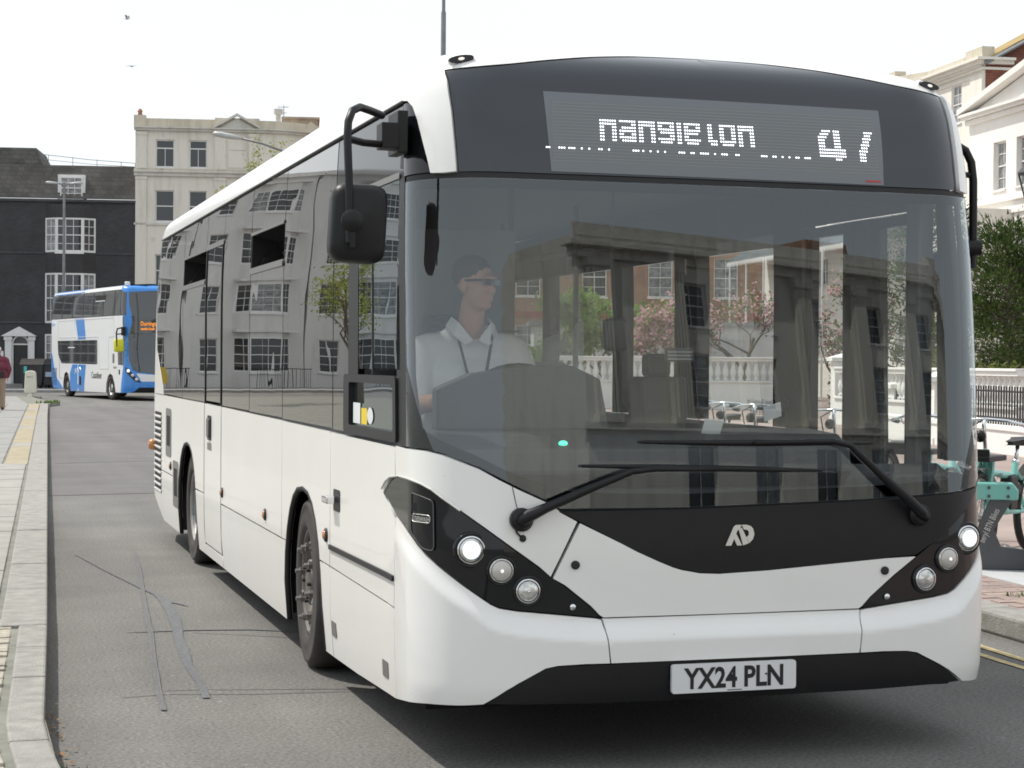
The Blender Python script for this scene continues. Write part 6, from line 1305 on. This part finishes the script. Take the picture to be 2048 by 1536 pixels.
# white balustrades and walls
m_wwall = rendermat('white painted wall', (.80,.79,.76), stain=(.5,.49,.44), amount=.25)
BPROF = [(.085,0),(.085,.05),(.05,.07),(.05,.10),(.09,.20),(.095,.28),(.07,.38),(.045,.50),(.045,.53),(.07,.56),(.07,.60)]
bal_me = None
def balustrade(x0, y0, x1, y1, lab, zb, zt, sp=.235, base=0., piers=True):
    global bal_me
    ln = math.hypot(x1-x0,y1-y0); b = thing('balustrade', lab, 'wall', (x0,y0,base), math.atan2(y1-y0,x1-x0))
    MB().box(0,-.14,0,ln,.14,zb).box(-.0,-.19,zb-.06,ln,.19,zb).build('wall', m_wwall, b, bevel=.01); hh = zt-zb-.14
    MB().box(0,-.16,zt-.14,ln,.16,zt).box(0,-.2,zt-.05,ln,.2,zt+.002).build('rail', m_wwall, b, bevel=.01)
    if bal_me is None: o = MB().lathe(BPROF, n=12).build('baluster', m_wwall, None, smooth=True, auto=50); bal_me = o.data; bpy.data.objects.remove(o)
    n_ = int(ln/sp)
    for k in range(n_): q = obj('baluster', bal_me, b); q.location = ((k+.5)*ln/n_,0,zb); q.scale = (1,1,hh/.6)
    return b
def pier(x, y, rz, w, h, lab, cap=True, d=None):
    d = d or w; p = thing('wall_pier', lab, 'pier', (x,y,0), rz); MB().box(-w/2,-d/2,0,w/2,d/2,h-.16).box(-w/2-.03,-d/2-.03,0,w/2+.03,d/2+.03,.25).build('shaft', m_wwall, p, bevel=.008)
    c = MB(); a, b = w/2+.09, d/2+.09; c.add([(-a,-b,h-.16),(a,-b,h-.16),(a,b,h-.16),(-a,b,h-.16),(-a,-b,h-.07),(a,-b,h-.07),(a,b,h-.07),(-a,b,h-.07),(0,0,h+.06)], [(3,2,1,0),(0,1,5,4),(1,2,6,5),(2,3,7,6),(3,0,4,7),(4,5,8),(5,6,8),(6,7,8),(7,4,8)]); c.build('cap', m_wwall, p); return p
balustrade(17.6,54.25,24.7,52.1,'white balustrade wall below the blossom trees, seen through the bus windscreen',1.02,1.76)
pier(24.95,52.0,R(-17),.5,2.05,'white pier ending the far balustrade, seen through the bus')
pier(21.45,41.6,R(-17),.62,1.80,'tallest white pier with a flat cap, seen through the bus beside the bicycles')
PP = pier(19.9,35.8,R(-17),.56,1.20,'low white pier with a black and yellow notice, seen through the bus'); MB().box(-.24,-.305,.62,-.02,-.283,1.0).build('notice', m_ink, PP); MB().box(-.24,-.304,.25,-.02,-.283,.61).build('notice', m_sticker_y, PP)
for r_ in range(5): MB().box(-.22,-.309,.66+r_*.065,-.05-.02*(r_%3),-.305,.68+r_*.065).build('notice_line', m_sticker_w, PP)
balustrade(20.3,39.6,18.6,29.0,'white balustrade behind the railings, right of the white bus',.80,1.50,.25)
lw = thing('low_wall', 'low white wall with dark iron railings on top, right of the white bus', 'wall', (16.15,24.8,.0), math.atan2(28.8-24.8,16.9-16.15))
MB().box(-4,-.14,0,9.5,.14,.58).box(-4,-.17,.50,9.5,.17,.584).build('wall', m_wwall, lw, bevel=.01)
br_ = MB().box(-.011,-.011,.58,.011,.011,1.22).build('railing_bar', m_iron, lw); br_.location.x = -2.
for k in range(1,66): q = obj('railing_bar', br_.data, lw); q.location.x = -2.+k*.115
rb_ = MB()
for zz in (.68,1.12): rb_.box(-2,-.014,zz,5.6,.014,zz+.03)
rb_.build('railing_rail', m_iron, lw); pier(17.05,29.3,R(75),.36,1.42,'white pier at the end of the iron railings beside the front corner of the bus')
# bicycle docks and hire bicycles
m_teal = mat('turquoise paint', (.20,.53,.47), .35, coat=.4); m_dock = mat('grey dock steel', (.10,.105,.115), .45, .3, var=.1, vs=5)
BA = math.atan2(12.09-11.42, 7.83-6.95)
def dock(x, y, lab):
    d = thing('cycle_dock', lab, 'bicycle dock', (x,y,.135), BA-R(65), 'bicycle docks')
    MB().prism([(-.16,0),(.34,0),(.34,.04),(.30,.14),(.07,.16),(.02,.28),(.15,.50),(.0,.51),(-.14,.18)], -.022, .022, 'y').build('post', m_dock, d, bevel=.006)
    MB().prism([(-.16,.49),(.18,.49),(.18,.56),(.14,.61),(-.16,.61)], -.055, .055, 'y').build('head', m_teal, d, bevel=.012)
    for a in (-.02,.11):
        for z in (.515,.575): MB().lathe([(.012,0),(.012,.006)], (a,-.056,z), (0,-1,0), 8).build('bolt', m_dock, d)
    vs, fs = text_geo('beryl BTN Bikes', .062); Mx = Matrix.Translation((.005,-.024,.30)) @ Matrix.Rotation(R(66),4,'Y').inverted()
    MB().add([tuple(Mx @ Vector((a*.62,0,b))) for a,b in vs], fs).build('lettering', m_badge, d); return d
dock(6.90,11.17,'grey and turquoise bicycle dock nearest the right front corner of the bus'); dock(7.02,10.62,'grey bicycle dock cut by the right edge of the picture')
for k in range(1,7): dock(6.92+k*.03,11.17+k*.62,'bicycle dock in the row mostly hidden behind the white bus')
def bike(x, y, lab, rz=BA):
    """front hub at the origin, rear hub 1.08 m along +x"""
    b = thing('hire_bicycle', lab, 'bicycle', (x,y,.135), rz, 'turquoise hire bicycles')
    for wx in (0,1.08):
        MB().lathe([(.29,-.022),(.315,-.03),(.335,0),(.315,.03),(.29,.022),(.285,0)], (wx,0,.335), (0,1,0), 32, False).build('tyre', m_rubber, b, smooth=True)
        sp = MB().lathe([(.288,-.012),(.278,-.012),(.278,.012),(.288,.012)], (wx,0,.335), (0,1,0), 28, False).lathe([(.03,-.05),(.03,.05)], (wx,0,.335), (0,1,0), 8)
        for k in range(14): a = k*2*math.pi/14; sp.tube([(wx+.03*math.cos(a),.02*(-1)**k,.335+.03*math.sin(a)),(wx+.28*math.cos(a+.3),0,.335+.28*math.sin(a+.3))], .0025, 3, False)
        sp.build('rim', m_alu, b)
        g_ = MB(); N_ = 12; a0, a1 = (R(20),R(170)) if wx else (R(10),R(150))
        for k in range(N_):
            t0, t1 = a0+(a1-a0)*k/N_, a0+(a1-a0)*(k+1)/N_; g_.add([(wx+.36*math.cos(t),s_,.335+.36*math.sin(t)) for t,s_ in ((t0,-.035),(t1,-.035),(t1,.035),(t0,.035))], [(0,1,2,3)])
        g_.build('mudguard', m_badge if not wx else m_mblack, b)
    f_ = MB().tube([(.13,0,.80),(.20,0,.55),(.32,0,.42),(.52,0,.36),(.60,0,.36)], .035, 8).tube([(.60,0,.34),(.73,0,.70)], .026, 8).tube([(.70,0,.60),(.16,0,.66)], .026, 8).tube([(.60,0,.34),(1.08,.05,.335)], .016, 6).tube([(.60,0,.34),(1.08,-.05,.335)], .016, 6).tube([(.72,0,.66),(1.08,.06,.335)], .013, 6).tube([(.72,0,.66),(1.08,-.06,.335)], .013, 6).tube([(.14,.05,.74),(0,.06,.335)], .018, 6).tube([(.14,-.05,.74),(0,-.06,.335)], .018, 6)
    f_.build('frame', m_teal, b, smooth=True, auto=50)
    MB().tube([(.73,0,.70),(.77,0,.84)], .016, 8).lathe([(.028,.0),(.028,.04)], (.733,0,.69), (.25,0,1), 10).build('seat_post', m_chrome, b, smooth=True)
    sd = MB(); sd.add([(.60,.02,.865),(.60,-.02,.865),(.78,-.05,.87),(.88,-.085,.885),(.90,0,.89),(.88,.085,.885),(.78,.05,.87),(.60,.015,.835),(.60,-.015,.835),(.78,-.03,.825),(.88,-.07,.825),(.90,0,.825),(.88,.07,.825),(.78,.03,.825)], [(6,5,4,3,2,1,0)[::-1],(7,8,9,10,11,12,13)[::-1]]+[(i,(i+1)%7,(i+1)%7+7,i+7) for i in range(7)])
    sd.build('saddle', m_rubber, b, bevel=.012)
    hb_ = MB().tube([(.13,0,.78),(.09,0,1.0),(.12,0,1.04)], .016, 8).tube([(.30,-.31,.985),(.20,-.29,.995),(.13,-.16,1.03),(.12,0,1.04),(.13,.16,1.03),(.20,.29,.995),(.30,.31,.985)], .012, 8); hb_.build('handlebar', m_chrome, b, smooth=True)
    for sg in (-1,1): MB().tube([(.22,sg*.292,.994),(.36,sg*.315,.98)], .018, 8).build('grip', m_rubber, b, smooth=True); MB().tube([(.16,sg*.2,1.02),(.24,sg*.23,.99),(.32,sg*.25,.965)], .007, 6).build('brake_lever', m_chrome, b)
    k_ = MB().box(-.24,-.17,.75,.10,.17,.79).box(-.24,-.17,.785,-.225,.17,.84); k_.build('front_carrier', m_mblack, b, bevel=.01)
    MB().box(-.15,.02,.80,.02,.15,.86).build('carrier_clip', m_badge, b, bevel=.008); MB().tube([(.10,.02,1.03),(-.05,.05,.98),(-.02,.03,.80)], .006, 5).build('cable', m_rubber, b); MB().ball((.02,0,.92), (.035,.045,.045), 10, 6).build('lamp', m_mblack, b)
    MB().box(.52,-.045,.36,.68,.045,.62).build('battery_case', m_mblack, b, bevel=.02)
    vs, fs = text_geo('6425', .06); MB().add([(.34-a*-1,-.028,.60+bb) for a,bb in vs], fs).build('number', m_ink, b); return b
bike(6.95,11.42,'turquoise hire bicycle with black saddle beside the right front corner of the bus')
for k, (x, y) in enumerate(((6.98,12.35),(7.02,13.9),(7.06,15.6),(7.1,16.4),(7.2,17.3))): bike(x, y, ['hire bicycle seen through the right end of the windscreen','hire bicycle with a front carrier seen through the bus doorway','hire bicycle seen through the middle bus window, nearest of three','hire bicycle seen through the middle bus window, second of three','hire bicycle seen through the middle bus window, farthest of three'][k])
# for sale style white board at the right edge
SB = thing('sign_board', 'white board on a post at the right edge in front of the conifers', 'sign', (21.4,33.2,0), R(-20)); MB().box(-.03,-.03,0,.03,.03,2.35).build('post', m_trim, SB); MB().box(-.06,-.05,2.35,.8,-.03,2.95).build('board', m_trim, SB)
# gulls
def gull(x, y, z, rz, lab, fold):
    g_ = thing('gull', lab, 'bird', (x,y,z), rz); b = MB(); b.ball((0,0,0), (.09,.26,.085), 12, 8); b.ball((0,-.27,.035), (.05,.07,.05), 10, 6); b.add([(-.015,-.33,.03),(.015,-.33,.03),(0,-.40,.015),(0,-.33,.045)], [(0,1,2),(1,3,2),(3,0,2)]); b.add([(-.04,.2,.02),(.04,.2,.02),(.09,.42,.01),(-.09,.42,.01),(0,.2,.05)], [(0,1,2,3),(4,2,1),(4,0,3)])
    b.build('body', mat('gull white',(.55,.56,.58),.8), g_, smooth=True)
    for sg in (-1,1):
        w = MB(); P = [(sg*.05,0),(sg*.32,fold),(sg*.68,fold*.4)]
        for q in range(2):
            (xa,za),(xb,zb_) = P[q],P[q+1]; c0, c1 = (.17,.16,.03)[q], (.17,.16,.03)[q+1]
            w.add([(xa,-c0*.6,za),(xb,-c1*.6+.03,zb_),(xb,c1*.6+.05,zb_),(xa,c0*.6,za),(xa,-c0*.5,za+.02),(xb,-c1*.5+.03,zb_+.015),(xb,c1*.5+.05,zb_+.01),(xa,c0*.5,za+.015)], [(3,2,1,0),(4,5,6,7),(0,1,5,4),(2,3,7,6)])
        w.build('wing', mat('gull grey',(.25,.26,.29),.8), g_)
gull(*(lambda v: (v.x,v.y,v.z))(Vector((0,0,1.56))+Vector((.0838,.9791,.1793))*205), R(60), 'gull with raised wings high in the pale sky above the cream house', .38)
gull(*(lambda v: (v.x,v.y,v.z))(Vector((0,0,1.56))+Vector((.0866,.9843,.1553))*190), R(150), 'gliding gull with spread wings just above the cream house', .03)
# ------------------------------------------------------------------ trees
m_bark = mat('grey bark', (.13,.11,.09), .9, var=.3, vs=12, bump=.5, bs=30)
def tree(name, lab, x, y, h, spread, trunk, mats, nleaf, lsize, seed, z0=.12, group=None, levels=4, cat='tree', up=.55, twig=1.0, nb=(3,4)):
    rnd_ = random.Random(seed); t = thing(name, lab, cat, (x,y,z0), 0, group); tm = MB(); tips = []
    def grow(p, d, ln, r, lev):
        n_ = 4; pts = [p]; rs = [r]; q = p.copy(); dd = d.copy()
        for i in range(n_):
            dd = (dd+Vector((rnd_.gauss(0,.12),rnd_.gauss(0,.12),rnd_.gauss(.04,.08)))).normalized(); q = q+dd*ln/n_; pts.append(q.copy()); rs.append(r*(1-.5*(i+1)/n_))
        tm.tube(pts, rs, 7 if lev < 2 else 4, False)
        if lev >= levels-1:
            for i in range(1,5): tips.append((pts[i], dd))
        if lev < levels:
            for k in range(rnd_.randint(*nb)+(1 if lev == 0 else 0)):
                a = rnd_.random()*6.283; tilt = rnd_.uniform(.45,1.0); sd = Vector((math.cos(a),math.sin(a),0))
                nd = (dd*(1-tilt*.6)+sd*tilt*spread+Vector((0,0,up*.3))).normalized(); i = rnd_.randint(2,4); grow(pts[i], nd, ln*rnd_.uniform(.55,.78), rs[i]*.75, lev+1)
    grow(Vector((0,0,0)), Vector((0,0,1)), h*trunk, h*.017, 0); tm.build('trunk', m_bark, t, smooth=True)
    for ci, (m_, frac, nm) in enumerate(mats):
        c = MB(); n_ = int(nleaf*frac)
        for _ in range(n_):
            p, d = tips[rnd_.randrange(len(tips))]; q = p+Vector((rnd_.gauss(0,.16*twig),rnd_.gauss(0,.16*twig),rnd_.gauss(.0,.14*twig))); a = rnd_.random()*6.283; e = rnd_.uniform(-.9,.9); s_ = lsize*rnd_.uniform(.6,1.3)
            u = Vector((math.cos(a)*math.cos(e),math.sin(a)*math.cos(e),math.sin(e))); v = u.orthogonal().normalized()*s_*.5; c.add([q-u*s_*.6,q-v,q+u*s_*.6,q+v], [(0,1,2,3)])
        c.build(nm, m_, t)
    return t
m_pink = leafmat('pink blossom', (.50,.27,.30), (.62,.42,.42)); m_green = leafmat('fresh spring leaf', (.13,.22,.045), (.22,.32,.08), .4); m_olive = leafmat('olive leaf', (.09,.12,.035), (.16,.17,.06)); m_lime = leafmat('yellow green leaf', (.24,.28,.07), (.33,.36,.12), .4)
tree('blossom_tree', 'bare branched blossom tree with a straight trunk seen through the middle bus window', 25.6,57.0,5.8,1.0,.42,[(m_olive,.5,'crown'),(m_pink,.5,'blossom')],2200,.11,3,levels=4)
tree('blossom_tree', 'pink blossom tree beside the urn, seen through the bus windscreen', 23.6,58.0,4.6,1.1,.36,[(m_pink,.75,'blossom'),(m_green,.25,'crown')],2600,.13,5,levels=4)
tree('blossom_tree', 'pink and green blossom tree in front of the veranda house', 27.9,54.6,5.2,1.0,.36,[(m_pink,.5,'blossom'),(m_olive,.5,'crown')],2400,.12,8,levels=4)
tree('leafy_tree', 'small bright green tree left of the lantern, seen through the bus windscreen', 20.3,61.0,4.9,1.0,.40,[(m_green,1,'crown')],4200,.15,9,levels=3)
tree('leafy_tree', 'slim green tree behind the urn, seen through the bus windscreen', 22.3,61.5,4.6,.9,.42,[(m_green,1,'crown')],2600,.14,12,levels=3)
tree('spring_tree', 'tall thin spring tree with yellow green buds before the cream house', 14.0,84.0,17.0,.8,.36,[(m_lime,1,'crown')],2200,.12,21,z0=0,levels=5,up=2.2,nb=(2,3))
tree('spring_tree', 'sparse spring tree on the left mirrored in the cab window of the white bus', -9.6,60.0,8.0,.8,.34,[(m_lime,1,'crown')],1500,.10,31,levels=5,nb=(2,3),twig=1.5)
def conifer(x, y, h, w, lab, seed, nclump=170):
    rnd_ = random.Random(seed); t = thing('conifer', lab, 'tree', (x,y,.1)); tm = MB(); tm.tube([(0,0,0),(.05,.02,h*.4),(0,.05,h*.95)], [h*.035,h*.022,.02], 8)
    c = MB(); nv = 0
    for k in range(nclump):
        f = rnd_.random()**.8; z = h*(.10+.90*f); a = rnd_.random()*6.283; rr = w*(1-f)**.6*rnd_.choice((.35,.6,.9,1.0,1.4))*rnd_.uniform(.85,1.1)+.08; p = Vector((rr*math.cos(a),rr*math.sin(a),z))
        tm.tube([(0,0,max(.1,z-.25*rr)),tuple(p)], [.025,.008], 4, False); out = Vector((math.cos(a),math.sin(a),.25)).normalized(); cs = rnd_.uniform(.22,.58)*w*.45
        for _ in range(rnd_.choice((60,110,150))):
            d = (out*rnd_.uniform(-.3,1.1)+Vector((rnd_.gauss(0,.65),rnd_.gauss(0,.65),rnd_.gauss(.18,.42)))); q = p+d*cs; u = (d+Vector((0,0,.5))).normalized()*rnd_.uniform(.08,.19); v = u.cross(Vector((rnd_.gauss(0,1),rnd_.gauss(0,1),rnd_.gauss(0,1)))).normalized()*rnd_.uniform(.014,.034); c.add([q-v,q+v,q+u], [(0,1,2)])
    tm.build('trunk', m_bark, t); c.build('crown', leafmat('conifer needles', (.024,.046,.018), (.105,.145,.045), .22), t); return t
conifer(24.7,39.3,4.75,2.1,'dark ragged conifer at the right edge in front of the pedimented house',41,150)
conifer(25.9,45.2,5.9,1.9,'dark conifer seen through the right end of the windscreen',42,120)
conifer(27.5,42.0,4.1,1.6,'shorter conifer behind the right edge of the bus',43,100)
def shrub(x, y, h, w, lab, m_, seed, n=1800):
    rnd_ = random.Random(seed); t = thing('shrub', lab, 'shrub', (x,y,.1)); c = MB(); s_ = MB()
    for k in range(9): a = rnd_.random()*6.283; s_.tube([(0,0,0),(w*.5*math.cos(a),w*.5*math.sin(a),h*.7)], [.03,.01], 4, False)
    for _ in range(n):
        a = rnd_.random()*6.283; f = rnd_.random()**.5; e = rnd_.random(); q = Vector((w*f*math.cos(a),w*f*math.sin(a),h*(.08+.9*e)*(1-.35*f*f))); u = Vector((rnd_.gauss(0,1),rnd_.gauss(0,1),rnd_.gauss(.4,1))).normalized()*.10; v = u.orthogonal().normalized()*.035; c.add([q-u*.5,q-v,q+u,q+v], [(0,1,2,3)])
    s_.build('stem', m_bark, t); c.build('leaves', m_, t)
shrub(20.9,33.2,1.6,1.0,'olive green shrub behind the white balustrade right of the bus',m_olive,51)
shrub(21.8,37.2,2.0,1.1,'tangled shrub below the conifers behind the balustrade',m_olive,52)
shrub(23.6,36.6,1.5,.9,'pink flowering shrub under the dark conifer',m_pink,53,700)
shrub(22.8,43.5,1.7,.8,'reddish bare shrub beside the tallest white pier',mat('reddish twig leaf',(.12,.08,.06),.9),54,600)
